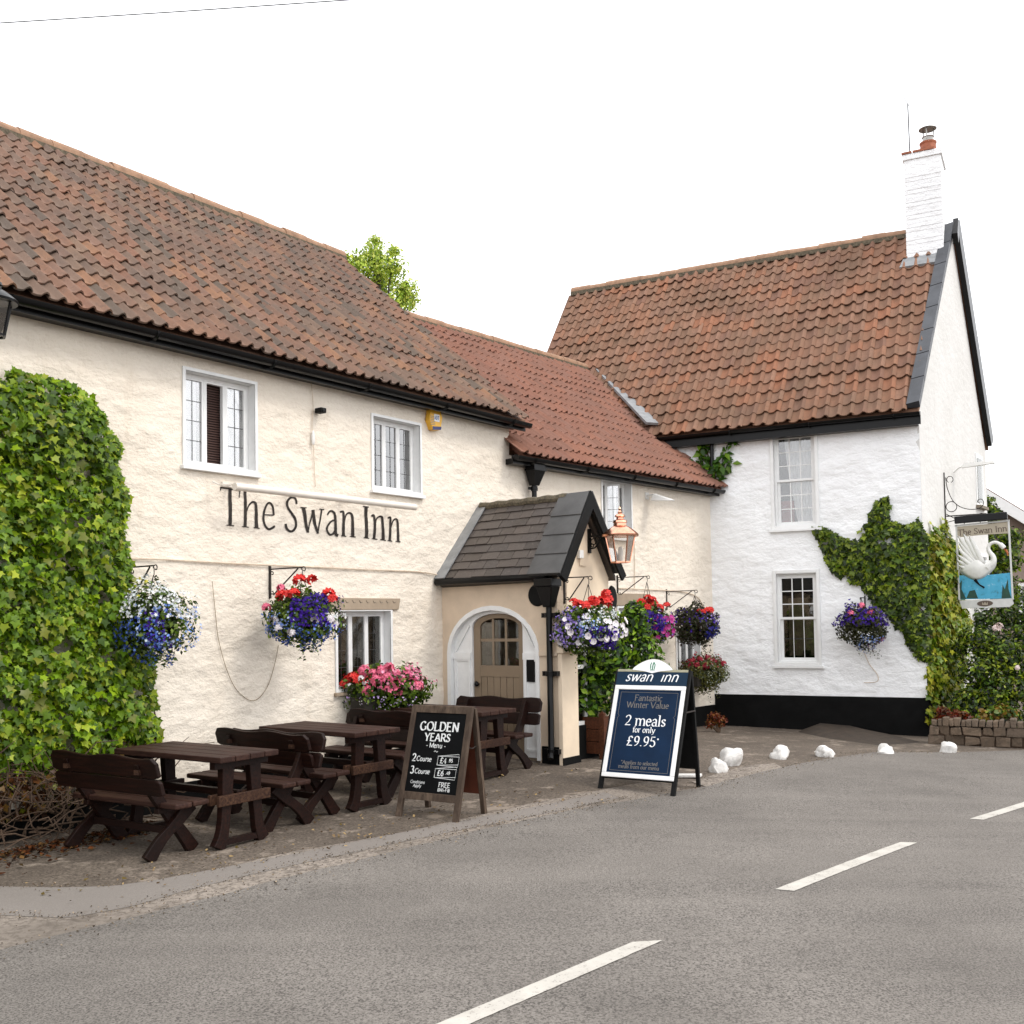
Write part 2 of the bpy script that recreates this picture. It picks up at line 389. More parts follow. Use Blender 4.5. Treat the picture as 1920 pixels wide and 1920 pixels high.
TM = [(.255, .115, .078), (.24, .115, .08), (.27, .122, .08), (.225, .11, .077), (.25, .125, .09), (.26, .12, .08)]
TW = [(.29, .16, .105), (.265, .16, .108), (.31, .17, .108), (.25, .148, .10), (.28, .17, .12), (.33, .16, .095), (.235, .135, .097), (.30, .18, .125), (.26, .145, .095)]
for k, cs, g, l in (('L', [tuple(x * k for x, k in zip(c, (.98, 1.14, 1.04))) for c in TC], (.095, .07, .058), (.34, .27, .20)), ('M', [tuple(x * .9 for x in c) for c in TM], (.15, .08, .06), (.34, .22, .16)), ('W', [(a * .80, b * .72, c * .68) for a, b, c in TW], (.125, .08, .052), (.26, .20, .14))):
    M['tileO' + k] = tile_mat('clay_pantile_' + k, cs, 'object', g, l); M['tileA' + k] = tile_mat('clay_pantile_far_' + k, cs, 'attr', g, l)
M['ridge'] = plain('orange_ridge_tile', (.40, .235, .145), .85, var=.35, scale=7, bmp=.4)
def slate_mat():
    m, nt, b = new_mat('roofing_slate'); oi = nt.nodes.new('ShaderNodeObjectInfo'); v = wpos(nt)
    r = ramp(nt, oi.outputs['Random'], [(0, (.052, .042, .036)), (.5, (.085, .068, .058)), (1, (.06, .05, .046))])
    n = noise_tex(nt, v, 30, 4); c = mixc(nt, math_n(nt, 'MULTIPLY', ramp(nt, n, [(.58, 0.0), (.75, 1.0)]), .4), r, (.20, .17, .14))
    nt.links.new(c, b.inputs['Base Color']); b.inputs['Roughness'].default_value = .5; bump(nt, b, n, .3, .006); return m
M['slate'] = slate_mat()
def leaf_mat(name, trans=.35, rough=.45, spec=.4):
    m, nt, b = new_mat(name); at = nt.nodes.new('ShaderNodeAttribute'); at.attribute_name = 'tint'
    nt.links.new(at.outputs['Color'], b.inputs['Base Color']); b.inputs['Roughness'].default_value = rough; b.inputs['Specular IOR Level'].default_value = spec
    t = nt.nodes.new('ShaderNodeBsdfTranslucent'); nt.links.new(at.outputs['Color'], t.inputs[0])
    mx = nt.nodes.new('ShaderNodeMixShader'); mx.inputs[0].default_value = trans
    nt.links.new(b.outputs[0], mx.inputs[1]); nt.links.new(t.outputs[0], mx.inputs[2]); nt.links.new(mx.outputs[0], nt.nodes['Material Output'].inputs[0]); return m
M['leaf'] = leaf_mat('foliage'); M['petal'] = leaf_mat('petals', .3, .6, .2)
def leafobj_mat():
    m, nt, b = new_mat('single_ivy_leaf'); oi = nt.nodes.new('ShaderNodeObjectInfo')
    c = ramp(nt, oi.outputs['Random'], [(0, (.11, .135, .009)), (.4, (.17, .195, .015)), (.75, (.25, .265, .024)), (1, (.14, .17, .012))])
    nt.links.new(c, b.inputs['Base Color']); b.inputs['Roughness'].default_value = .4
    t = nt.nodes.new('ShaderNodeBsdfTranslucent'); nt.links.new(c, t.inputs[0])
    mx = nt.nodes.new('ShaderNodeMixShader'); mx.inputs[0].default_value = .35
    nt.links.new(b.outputs[0], mx.inputs[1]); nt.links.new(t.outputs[0], mx.inputs[2]); nt.links.new(mx.outputs[0], nt.nodes['Material Output'].inputs[0]); return m
M['leaf_one'] = leafobj_mat()
def flower_mat(name, col):
    m, nt, b = new_mat(name); c = lin(col); n = noise_tex(nt, wpos(nt), 45, 3)
    nt.links.new(ramp(nt, n, [(.35, tuple(x * .6 for x in c)), (.6, tuple(x * 1.0 for x in c))]), b.inputs['Base Color']); b.inputs['Roughness'].default_value = .6; return m
M['f_red'] = flower_mat('red_geranium', (.72, .02, .012)); M['f_pink'] = flower_mat('pink_geranium', (.80, .16, .27)); M['f_crimson'] = flower_mat('crimson_flower', (.42, .02, .045))
M['f_white'] = flower_mat('white_petunia', (.82, .76, .78)); M['f_mag'] = flower_mat('magenta_petunia', (.42, .015, .22)); M['f_rose'] = flower_mat('pale_rose', (.80, .66, .62))
def asphalt(name, base, dark, pale, patch, chip=70, bm=.6, lanes=False):
    """Tarmac: stone chippings, patchy wear."""
    m, nt, b = new_mat(name); v = wpos(nt)
    n1 = noise_tex(nt, v, .55, 5, .6); n2 = noise_tex(nt, v, chip, 3, .7); n3 = noise_tex(nt, wpos(nt, (1, 1, 1)), 3.0, 6, .7)
    vo = node(nt, 'ShaderNodeTexVoronoi', Scale=chip * 1.1); nt.links.new(v, vo.inputs['Vector'])
    c0 = mixc(nt, ramp(nt, n2, [(.40, 0.0), (.55, 1.0)]), dark, base)
    c1 = mixc(nt, math_n(nt, 'MULTIPLY', ramp(nt, vo.outputs['Color'], [(.70, 0.0), (.78, 1.0)]), .5), c0, pale)
    c2 = mixc(nt, math_n(nt, 'MULTIPLY', ramp(nt, n1, [(.40, 0.0), (.68, 1.0)]), .45 if lanes else .75), c1, dark)
    if patch:
        f = ramp(nt, n3, [(patch[0], 0.0), (patch[0] + .09, 1.0)]); c2 = mixc(nt, math_n(nt, 'MULTIPLY', f, .85), c2, patch[1])
    if lanes:      # tyre-polished tracks along the road, oil stains
        mp = nt.nodes.new('ShaderNodeMapping'); mp.inputs['Rotation'].default_value = (0, 0, -.62); mp.inputs['Scale'].default_value = (.05, .9, 1); nt.links.new(v, mp.inputs[0])
        tr = noise_tex(nt, mp.outputs[0], 1.6, 3, .5); c2 = mixc(nt, math_n(nt, 'MULTIPLY', ramp(nt, tr, [(.42, 0.0), (.62, 1.0)]), .16), c2, (.27, .243, .215))
        st = noise_tex(nt, v, 1.7, 6, .75); c2 = mixc(nt, math_n(nt, 'MULTIPLY', ramp(nt, st, [(.60, 0.0), (.74, 1.0)]), .3), c2, (.06, .054, .048))
    nt.links.new(c2, b.inputs['Base Color']); b.inputs['Roughness'].default_value = .85; b.inputs['Specular IOR Level'].default_value = .3
    bump(nt, b, n2, bm, .012); return m
M['road'] = asphalt('chipped_asphalt', (.205, .185, .165), (.058, .051, .045), (.28, .254, .228), None, 80, .8, True)
M['forecourt'] = asphalt('worn_forecourt', (.135, .108, .085), (.062, .048, .037), (.23, .19, .15), (.555, (.27, .222, .178)), 45, .5)
M['path'] = asphalt('smooth_tarmac_path', (.205, .182, .163), (.165, .146, .13), (.235, .21, .188), (.64, (.13, .11, .09)), 90, .25)
M['gutter_strip'] = asphalt('broken_road_edge', (.275, .235, .198), (.12, .10, .082), (.31, .265, .23), (.54, (.10, .082, .067)), 30, .7)
M['paving'] = plain('worn_brick_setts', (.27, .19, .145), .85, var=.4, scale=4, bmp=.5)
def stone_mat():
    m, nt, b = new_mat('rubble_stone'); oi = nt.nodes.new('ShaderNodeObjectInfo'); v = wpos(nt)
    r = ramp(nt, oi.outputs['Random'], [(0, (.085, .058, .038)), (.5, (.15, .105, .07)), (1, (.11, .08, .058))]); n = noise_tex(nt, v, 14, 6, .7)
    nt.links.new(mixc(nt, ramp(nt, n, [(.45, 0.0), (.75, 1.0)]), r, (.055, .042, .028)), b.inputs['Base Color']); b.inputs['Roughness'].default_value = .9; bump(nt, b, n, .8, .03); return m
M['stone'] = stone_mat()
def water_mat():
    m, nt, b = new_mat('painted_water'); v = coords(nt)
    n = noise_tex(nt, v, 7, 6, .7)
    c = ramp(nt, n, [(.34, (.03, .16, .20)), (.45, (.04, .33, .52)), (.6, (.06, .36, .55)), (.70, (.50, .66, .72))]); nt.links.new(c, b.inputs['Base Color']); b.inputs['Roughness'].default_value = .45; return m
M['water_paint'] = water_mat()
M['reed'] = plain('painted_reeds', (.012, .075, .045), .6, var=.4)
def paint_mat():
    m, nt, b = new_mat('worn_road_paint'); v = wpos(nt); n1 = noise_tex(nt, v, 55, 4, .7); n2 = noise_tex(nt, v, 5, 5, .7)
    c = mixc(nt, ramp(nt, n2, [(.35, 0.0), (.7, 1.0)]), (.47, .445, .40), (.38, .355, .315)); k = math_n(nt, 'ADD', n1, math_n(nt, 'MULTIPLY', n2, .35))
    nt.links.new(mixc(nt, math_n(nt, 'MULTIPLY', ramp(nt, k, [(.76, 0.0), (.84, 1.0)]), .9), c, (.17, .15, .135)), b.inputs['Base Color']); b.inputs['Roughness'].default_value = .8; bump(nt, b, n1, .4, .006); return m
M['road_paint'] = paint_mat()
M['soil'] = plain('dark_soil', (.05, .034, .022), .95, var=.5, scale=8, bmp=.8)
M['litter'] = leaf_mat('dead_leaves', .1, .8, .1)
# ------------------------------------------------------------------ ground, forecourt, road
def sheet(name, rows, mat, dz, cross=24, wob=0.0):
    """Surface between pairs of edge points, draped on the ground heights."""
    V = []; n = cross + 1
    for a, b in rows:
        a = Vector(a); b = Vector(b)
        for k in range(n):
            t = (k / cross) ** 1.6; p = a.lerp(b, t); V.append((p.x, p.y, gz(p.x, p.y) + dz))
    F = [(i * n + k, i * n + k + 1, (i + 1) * n + k + 1, (i + 1) * n + k) for i in range(len(rows) - 1) for k in range(cross)]
    me = raw_mesh(name, V, F, mat, smooth=True); o = link(name, me, mat); return tag(o, kind='structure')
def resample(pts, step):
    out = []
    for a, b in zip(pts, pts[1:]):
        a = Vector(a); b = Vector(b); k = max(1, int((b - a).length / step)); out += [a.lerp(b, i / k) for i in range(k)]
    return out + [Vector(pts[-1])]
def rough_edge(pts, amp, f=2.2):
    out = []
    for p in pts: out.append(Vector((p.x, p.y + amp * (noise.noise(Vector((p.x * f, p.y * f, 3.1))) + .6 * noise.noise(Vector((p.x * f * 3.5, p.y * f * 3.5, 1.1)))), 0)))
    return out
# one sheet reaching the horizon, fine near the camera
xs = np.concatenate([-np.geomspace(900, 16, 14), np.arange(-15, 17.1, .25), np.geomspace(18, 900, 14)])
ys = np.concatenate([-np.geomspace(900, 6, 12), np.arange(-5, 25.1, .25), np.geomspace(26, 900, 14)])
V = [(x, y, gz(x, y) - .004) for y in ys for x in xs]; nx = len(xs)
Fq = [(j * nx + i, j * nx + i + 1, (j + 1) * nx + i + 1, (j + 1) * nx + i) for j in range(len(ys) - 1) for i in range(nx - 1)]
tag(link('ground', raw_mesh('ground', V, Fq, M['forecourt'], smooth=True), M['forecourt']), kind='structure')
def pxline(pts): return [gnd(*p) for p in pts]
edge = pxline([(-260, 1850), (-120, 1812), (0, 1783), (77, 1762), (180, 1738), (300, 1708), (420, 1678), (520, 1650), (640, 1622), (760, 1592), (900, 1557), (1050, 1524), (1180, 1502), (1330, 1474), (1450, 1443), (1530, 1427), (1640, 1411), (1760, 1411), (1920, 1407)])
edge = [Vector((edge[0].x - 22, edge[0].y - 7, 0))] + edge + [edge[-1] + Vector((3, .4, 0)), edge[-1] + Vector((26, 9, 0))]
edge = rough_edge(resample([Vector((p.x, p.y, 0)) for p in edge], .18), .03)
far = [Vector((p.x + 2.0 + .35 * max(0, p.x), min(p.y - 7.5, -2.2 + .35 * (p.x + 4)), 0)) for p in edge]
sheet('road', list(zip(edge, far)), M['road'], .006, 40)
# broken strip between path and road, then the smooth path itself
lo = [Vector((p.x, p.y - .02, 0)) for p in edge if -7 < p.x < 1.9]
up = rough_edge(resample([Vector((q.x, q.y, 0)) for q in pxline([(-900, 1755), (-260, 1712), (0, 1700), (250, 1672), (500, 1606), (760, 1560), (1000, 1506), (1200, 1468), (1330, 1452)])], .2), .02)
def nearest_rows(a, b): return [(p, min(b, key=lambda q: (q - p).length)) for p in a]
tag(sheet('road_edge_strip', nearest_rows(lo, up), M['gutter_strip'], .002, 6), kind='structure')
pu = pxline([(-900, 1690), (-260, 1668), (0, 1663), (120, 1665), (210, 1662), (300, 1650), (400, 1631), (520, 1608), (640, 1584), (760, 1560), (900, 1533), (1030, 1508), (1135, 1486)])
pl = pxline([(-900, 1760), (-260, 1716), (0, 1716), (130, 1722), (250, 1699), (350, 1671), (450, 1645), (560, 1621), (640, 1604), (760, 1578), (900, 1550), (1050, 1521), (1160, 1497)])
def along(p, n=90):
    p = [Vector((q.x, q.y, 0)) for q in p]; L = [0]
    for a, b in zip(p, p[1:]): L.append(L[-1] + (b - a).length)
    out = []
    for k in range(n + 1):
        t = L[-1] * k / n; i = max(j for j in range(len(L)) if L[j] <= t + 1e-9); i = min(i, len(p) - 2); out.append(p[i].lerp(p[i + 1], (t - L[i]) / (L[i + 1] - L[i])))
    return out
sheet('path', list(zip(rough_edge(along(pu), .012), rough_edge(along(pl), .02))), M['path'], .0045, 6)
for i, q in enumerate([[(1186, 1769), (1243, 1766), (884, 1922), (822, 1922)], [(1453, 1670), (1489, 1673), (1720, 1582), (1688, 1581)], [(1818, 1537), (1844, 1539), (1972, 1498), (1940, 1499)]]):
    c = [gnd(*p) for p in q]
    if i == 0: c[2] = c[1] + (c[2] - c[1]) * 1.25; c[3] = c[0] + (c[3] - c[0]) * 1.25
    ra = rough_edge(resample([Vector((p.x, p.y, 0)) for p in (c[0], c[3])], .04), .006, 9); rb = rough_edge(resample([Vector((p.x, p.y, 0)) for p in (c[1], c[2])], .04), .006, 11)
    k = min(len(ra), len(rb)); sheet('road_marking', [(ra[int(t * (len(ra) - 1) / (k - 1))], rb[int(t * (len(rb) - 1) / (k - 1))]) for t in range(k)], M['road_paint'], .0105, 3)
# a few worn setts beside the swan board, laid flush in the forecourt
sp = sheet('paved_patch', [(Vector((p.x, p.y, 0)), Vector((q.x, q.y, 0))) for p, q in zip(rough_edge(along(pxline([(1296, 1466), (1400, 1436), (1452, 1432)]), 20), .05), rough_edge(along(pxline([(1330, 1477), (1420, 1452), (1470, 1440)]), 20), .03))], M['gutter_strip'], .004, 5)
# dead leaves and grit under the ivy and along the walls
def litter(name, rows, n, cols, size, label):
    P = []
    for _ in range(n):
        (x0, y0), (x1, y1), wd = random.choice(rows); t = random.random(); q = FL.w(x0 + (x1 - x0) * t, y0 + (y1 - y0) * t - abs(random.gauss(0, wd)), 0); P.append((q.x, q.y, gz(q.x, q.y) + .008 + random.random() * .015))
    P = np.array(P); nr = np.c_[rng.normal(0, .35, (n, 2)), np.ones(n)]
    V, F, T = scatter(([(-.5, -.3, 0), (.5, -.25, .1), (.45, .3, -.05), (-.4, .3, .12)], [(0, 1, 2, 3)]), P, nr, rng.uniform(.5, 1.3, n) * size, rng.uniform(0, 6.3, n), palette(cols, n))
    return tag(link(name, raw_mesh(name, V, F, M['litter'], T), M['litter']), label, 'leaf litter', kind='stuff')
litter('fallen_leaves', [((-9.2, -.5), (-6.4, -.35), .28)], 1500, ['5a3018', '6e4022', '3c2214', '7a5a34', '4a3a22'], .04, 'brown fallen leaves heaped under the big ivy at the left')
def edge_grit(name, line, n, wd, size, cols, label):
    P = []
    for _ in range(n):
        i = random.randrange(len(line) - 1); q = line[i].lerp(line[i + 1], random.random()); x, y = q.x + random.gauss(0, wd), q.y + random.gauss(0, wd); P.append((x, y, gz(x, y) + .011))
    P = np.array(P); nr = np.c_[rng.normal(0, .4, (n, 2)), np.ones(n)]; V, F, T = scatter(([(-.5, -.4, 0), (.5, -.3, .0), (.4, .4, .0), (-.4, .3, .0), (0, 0, .4)], [(0, 1, 4), (1, 2, 4), (2, 3, 4), (3, 0, 4)]), P, nr, rng.uniform(.4, 1.4, n) ** 2 * size, rng.uniform(0, 6.3, n), palette(cols, n, jit=.3))
    return tag(link(name, raw_mesh(name, V, F, M['litter'], T), M['litter']), label, 'grit', kind='stuff')
GR = ['8a7a66', '6a5a48', 'a8967e', '4a3e32', '5e5240']
edge_grit('path_grit', along(pl), 1800, .06, .0085, GR, 'loose grit and crumbs of tarmac along the outer edge of the path')
edge_grit('verge_grit', along(pu), 1000, .05, .008, GR, 'grit swept against the inner edge of the path')
edge_grit('road_edge_grit', [p for p in edge if -6 < p.x < 7], 2600, .12, .0085, GR, 'dusty grit lying along the road edge')
litter('scattered_debris', [((-6.4, -.5), (-1.8, -1.2), .9), ((-8.5, -1.6), (-3, -2.4), .5)], 420, ['8a7355', 'b59a6c', '5a4630', '6b5a2e'], .03, 'scraps of dry leaf and straw on the forecourt round the tables')
# ------------------------------------------------------------------ building kit
def wdisp(fr, x, z, amp):
    p = fr.w(x, 0, z); q = Vector((p.x, p.y, p.z * 1.5))
    return -amp * (noise.noise(q * 2.3) + .65 * noise.noise(q * 5.5) + .3 * noise.noise(q * 11))
def wall_grid(name, mat, parent, fr, x0, x1, z0, top, holes=(), step=.055, amp=.014, batter=0.0):
    """Front wall skin with real openings; surface heaves like painted rubble."""
    def lines(a, b, cuts):
        L = sorted(set([a, b] + [c for c in cuts if a < c < b])); out = []
        for p, q in zip(L, L[1:]):
            k = max(1, round((q - p) / step)); out += [p + (q - p) * i / k for i in range(k)]
        return out + [L[-1]]
    X = lines(x0, x1, [h[i] for h in holes for i in (0, 1)]); Z = lines(z0, top, [h[i] for h in holes for i in (2, 3)])
    V = []
    for z in Z:
        for x in X:
            e = 1.0
            for h in holes:
                dx = max(h[0] - x, x - h[1], 0); dz = max(h[2] - z, z - h[3], 0); e = min(e, math.hypot(dx, dz) / .12)
            V.append((x, wdisp(fr, x, z, amp) * e - batter * (top - z), z))
    n = len(X); Fq = []
    for j in range(len(Z) - 1):
        for i in range(n - 1):
            cx, cz = (X[i] + X[i + 1]) / 2, (Z[j] + Z[j + 1]) / 2
            if not any(h[0] < cx < h[1] and h[2] < cz < h[3] for h in holes): Fq.append((j * n + i, j * n + i + 1, (j + 1) * n + i + 1, (j + 1) * n + i))
    return link(name, raw_mesh(name, V, Fq, mat, smooth=True), mat, parent)
def pantile(w, ln, A=.05, th=.016, lift_=.036, pan=.66):
    n = 9; pr = []
    for i in range(n):
        u = i / (n - 1) * 1.12
        h = -(.42 if pan > .6 else .15) * A * math.sin(math.pi * u / pan) if u < pan else A * math.sin(math.pi * min(1, (u - pan) / (1.12 - pan))) * .9
        pr.append((u * w, h))
    V = []; Fq = []
    for t, lift in ((-.02, lift_), (ln, 0)):
        for x, h in pr: V.append((x, t, h + lift + th))
    for x, h in pr: V.append((x, -.02, h + lift_ - .004))
    for i in range(n - 1): Fq.append((i, i + 1, n + i + 1, n + i)); Fq.append((2 * n + i, 2 * n + i + 1, i + 1, i))
    Fq.append((0, n, 2 * n, 2 * n)[:3]); m = MB(); m.add(V, Fq + [(n - 1, 3 * n - 1, 2 * n - 1)]); return m
def tile_roof(roof_part, fr, x0, x1, eave, ridge, key, limits=None, skip=None, PT_W=.155, PT_G=.315, lift=.0295):
    """Lays single pantiles on a slope; the 300 nearest are objects of their own, the rest one mesh."""
    PT = pantile(PT_W, PT_G * 1.18, .045, .014, lift, .58) if lift < .03 else pantile(PT_W, PT_G * 1.18)
    e = Vector((0, *eave)); r = Vector((0, *ridge)); t = (r - e); Ln = t.length; t.normalize(); nrm = Vector((1, 0, 0)).cross(t); rows = int(Ln / PT_G) + 1; g = Ln / rows
    spots = []
    for i in range(rows):
        b = e + t * (i * g); lo, hi = limits(b.y + t.y * g / 2) if limits else (x0, x1)
        for k in range(int((hi - lo) / PT_W) + (1 if limits else 0)):
            p = Vector((lo + k * PT_W + random.gauss(0, .003), b.y, b.z)) + t * random.gauss(0, .006)
            c = p + t * g / 2 + Vector((PT_W / 2, 0, 0)); wpt = fr.w(c.x, c.y, c.z)
            if skip and skip(wpt): continue
            R = Matrix((Vector((1, 0, 0)), t, nrm)).transposed() @ Matrix.Rotation(random.gauss(0, .014), 3, 'Z') @ Matrix.Rotation(random.gauss(0, .009), 3, 'X') @ Matrix.Rotation(random.gauss(0, .014), 3, 'Y')
            sag = .03 * noise.noise(Vector((c.x * .5, i * .3, 2.0)))
            spots.append(((wpt - CAM).length, R, p + nrm * (.03 + sag + random.uniform(-.006, .009)) - t * (random.random() ** 14 * .06)))
    spots.sort(key=lambda q: q[0])
    me = PT.mesh('tile', M['tileO' + key], 'a')
    for d, R, p in spots[:300]:
        o = bpy.data.objects.new('tile', me); COL.objects.link(o); o.parent = roof_part; m4 = R.to_4x4(); m4.translation = p; o.matrix_basis = m4
    rest = spots[300:]
    if rest:
        bv = np.array(PT.v); V = np.concatenate([bv @ np.array(R).T + np.array(p) for _, R, p in rest]); nb = len(bv)
        q = [f for f in PT.f if len(f) == 4]; Fq = (np.array(q)[None] + (np.arange(len(rest)) * nb)[:, None, None]).reshape(-1, 4)
        tv = np.repeat(rng.random(len(rest)), nb); me2 = raw_mesh('tiles', V, Fq, M['tileA' + key], np.c_[tv, tv, tv], smooth=True); me2.set_sharp_from_angle(angle=math.radians(40))
        tag(link('tiles', me2, None, roof_part), kind='stuff')
def ridge_tiles(roof_part, a, b, mat, r=.12, ln=.45):
    a = Vector(a); b = Vector(b); n = max(1, round((b - a).length / ln)); st = (b - a) / n
    m = MB(); k = 9; L = st.length * 1.03
    for y, rr in ((0, r), (L, r * .94)):
        for i in range(k):
            an = math.pi * (i / (k - 1) * 1.1 - .05); m.v.append((y, rr * math.cos(an), rr * math.sin(an)))
    for y, rr in ((0, r - .02), (L, r * .94 - .02)):
        for i in range(k):
            an = math.pi * (i / (k - 1) * 1.1 - .05); m.v.append((y, rr * math.cos(an), rr * math.sin(an)))
    for i in range(k - 1): m.f += [(i, i + 1, k + i + 1, k + i), (i, 2 * k + i, 2 * k + i + 1, i + 1), (k + i, k + i + 1, 3 * k + i + 1, 3 * k + i)]
    me = m.mesh('ridge_tile', mat, 'a'); rz = math.atan2(st.y, st.x)
    for i in range(n):
        o = link('ridge_tile', me, mat, roof_part); o.location = a + st * i + Vector((0, 0, random.uniform(-.012, .012))); o.rotation_euler = (0, -math.asin(st.z / st.length) + random.gauss(0, .012), rz + random.gauss(0, .008))
    mm = MB().bar(a + Vector((0, 0, -.06)), b + Vector((0, 0, -.06)), r * 2.3, .09); mm.build('ridge_mortar', M['cement'], roof_part)
def gutter(parent, a, b, r=.065, fascia=.10, mat=None):
    """Half-round gutter on a fascia board, with joints."""
    mat = mat or M['black']; a = Vector(a); b = Vector(b); d = (b - a); n = 9; m = MB()
    for p in (a, b):
        for rr in (r, r - .008):
            for i in range(n): an = math.pi * (1 + i / (n - 1)); m.v.append((p.x, p.y + rr * math.cos(an), p.z + rr * math.sin(an)))
    for i in range(n - 1): m.f += [(i, i + 1, 2 * n + i + 1, 2 * n + i), (n + i, n + i + 1, 3 * n + i + 1, 3 * n + i)]
    m.f += [(0, 2 * n, 3 * n, n), (n - 1, 2 * n - 1, 4 * n - 1, 3 * n - 1), tuple(range(n)), tuple(range(2 * n, 3 * n))]
    g = m.build('gutter', mat, parent, smooth='a')
    k = max(1, int(d.length / 1.5)); dn = d.normalized()
    for i in range(k + 1):
        c = a + d * ((i + .3) / (k + .6)); j = MB().tube([c + Vector((0, (r + .006) * math.cos(math.pi * (1 + q / 8)), (r + .006) * math.sin(math.pi * (1 + q / 8)))) for q in range(9)], .018, 4); j.build('gutter_joint', mat, g)
    f = MB().hexa([(a.x, a.y + r + .004, a.z - fascia), (b.x, b.y + r + .004, b.z - fascia), (b.x, b.y + r + .03, b.z - fascia), (a.x, a.y + r + .03, a.z - fascia), (a.x, a.y + r + .004, a.z + .02), (b.x, b.y + r + .004, b.z + .02), (b.x, b.y + r + .03, b.z + .02), (a.x, a.y + r + .03, a.z + .02)])
    f.build('fascia', mat, parent); return g
def bars(m, x0, x1, z0, z1, y0, y1, w):
    m.box(x0, x0 + w, y0, y1, z0, z1).box(x1 - w, x1, y0, y1, z0, z1).box(x0 + w, x1 - w, y0, y1, z0, z0 + w).box(x0 + w, x1 - w, y0, y1, z1 - w, z1); return m
def reveal(m, x0, x1, z0, z1, y0, y1, t=.012):
    m.box(x0 - t, x0, y0, y1, z0 - t, z1 + t).box(x1, x1 + t, y0, y1, z0 - t, z1 + t).box(x0, x1, y0, y1, z1, z1 + t).box(x0, x1, y0, y1, z0 - t, z0); return m
def casement_window(parent, x0, x1, z0, z1, rec=.1, lights=3, leads=(2, 4), curtain='curtain', gap=None, open_light=None, glass='glass', sill=True, edge=.035, sill_mat='white_paint', room=True):
    """Window in an opening: lining, frame with mullions, leaded lights, curtains behind."""
    m = MB(); bars(m, x0, x1, z0, z1, rec, rec + .07, .045); lw = (x1 - x0 - .09) / lights
    for i in range(1, lights): m.box(x0 + .045 + lw * i - .012, x0 + .045 + lw * i + .012, rec - .004, rec + .066, z0 + .045, z1 - .045)
    win = m.build('window', M['white_paint'], parent, bevel=.006)
    reveal(MB(), x0, x1, z0, z1, -edge * .5, rec + .075).build('lining', M['white_paint'], win)
    bars(MB(), x0 - edge, x1 + edge, z0 - edge * .3, z1 + edge, -.022, -.002, edge).build('architrave', M['white_paint'], win)
    if sill: MB().box(x0 - .06, x1 + .06, -.06, .02, z0 - .055, z0 - .014).build('sill', M[sill_mat], win, bevel=.006)
    for i in range(lights):
        a = x0 + .045 + lw * i + (.012 if i else 0); b = x0 + .045 + lw * (i + 1) - (.012 if i < lights - 1 else 0); za, zb = z0 + .045, z1 - .045
        sm = MB(); bars(sm, 0, b - a, 0, zb - za, -.012, .034, .02)
        sash = sm.build('casement', M['white_paint'], win); sash.location = (a, rec + .01, za)
        if open_light and i == open_light[0]: 
            sash.location = (a if open_light[1] > 0 else b, rec + .01, za); sash.rotation_euler = (0, 0, -open_light[1] if open_light[1] > 0 else -open_light[1])
            if open_light[1] < 0:
                for v in sash.data.vertices: v.co.x -= (b - a)
        off = sash.location.x; sx = 0 if not (open_light and i == open_light[0] and open_light[1] < 0) else -(b - a)
        if gap == i: continue
        P = MB().box(sx + .02, sx + b - a - .02, .008, .012, .02, zb - za - .02).build('pane', M[glass], win); P.location = sash.location; P.rotation_euler = sash.rotation_euler
        if leads:
            c = MB()
            for k in range(1, leads[0]): q = sx + .028 + (b - a - .056) * k / leads[0]; c.box(q - .003, q + .003, .004, .007, .02, zb - za - .02)
            for k in range(1, leads[1]): q = .028 + (zb - za - .056) * k / leads[1]; c.box(sx + .02, sx + b - a - .02, .0035, .0075, q - .003, q + .003)
            if c.v: o = c.build('lead_cames', M['came'], win); o.location = sash.location; o.rotation_euler = sash.rotation_euler
    if curtain:
        n = 60; V = []
        for zz in (z0, z1):
            for i in range(n + 1): V.append((x0 + (x1 - x0) * i / n, rec + .085 + .012 * math.sin(i * 1.1) + .006 * math.sin(i * 2.7), zz))
        link('curtain', raw_mesh('curtain', V, [(i, i + 1, n + 2 + i, n + 1 + i) for i in range(n) if gap is None or not gap / lights <= (i + .5) / n < (gap + 1) / lights], M[curtain], smooth=True), None, win)
    if room: MB().box(x0 - .3, x1 + .3, rec + .9, rec + .95, z0 - .4, z1 + .3).build('room_back', M['room'], win)
    return win
def downpipe(parent, x, y, ztop, zbot, hopper=True, r=.04):
    m = MB(); m.tube([(x, y, ztop), (x, y, zbot + .08), (x, y - .06, zbot)], r, 10)
    for z in np.arange(ztop - .05, zbot + .2, -1.6): m.lathe([(r + .014, z - .05), (r + .014, z + .02)], (x, y, 0), 10).box(x - .1, x + .1, y + .01, y + .035, z - .035, z + .01)
    p = m.build('downpipe', M['black'], parent, smooth='a')
    if hopper:
        h = MB(); h.hexa([(x - .055, y - .055, ztop - .02), (x + .055, y - .055, ztop - .02), (x + .055, y + .05, ztop - .02), (x - .055, y + .05, ztop - .02), (x - .13, y - .12, ztop + .2), (x + .13, y - .12, ztop + .2), (x + .13, y + .06, ztop + .2), (x - .13, y + .06, ztop + .2)])
        h.box(x - .145, x + .145, y - .135, y + .06, ztop + .2, ztop + .235).box(x - .13, x + .13, y - .12, y + .058, ztop + .235, ztop + .33).box(x - .15, x + .15, y - .14, y + .062, ztop + .33, ztop + .36)
        h.build('hopper', M['black'], p)
    return p
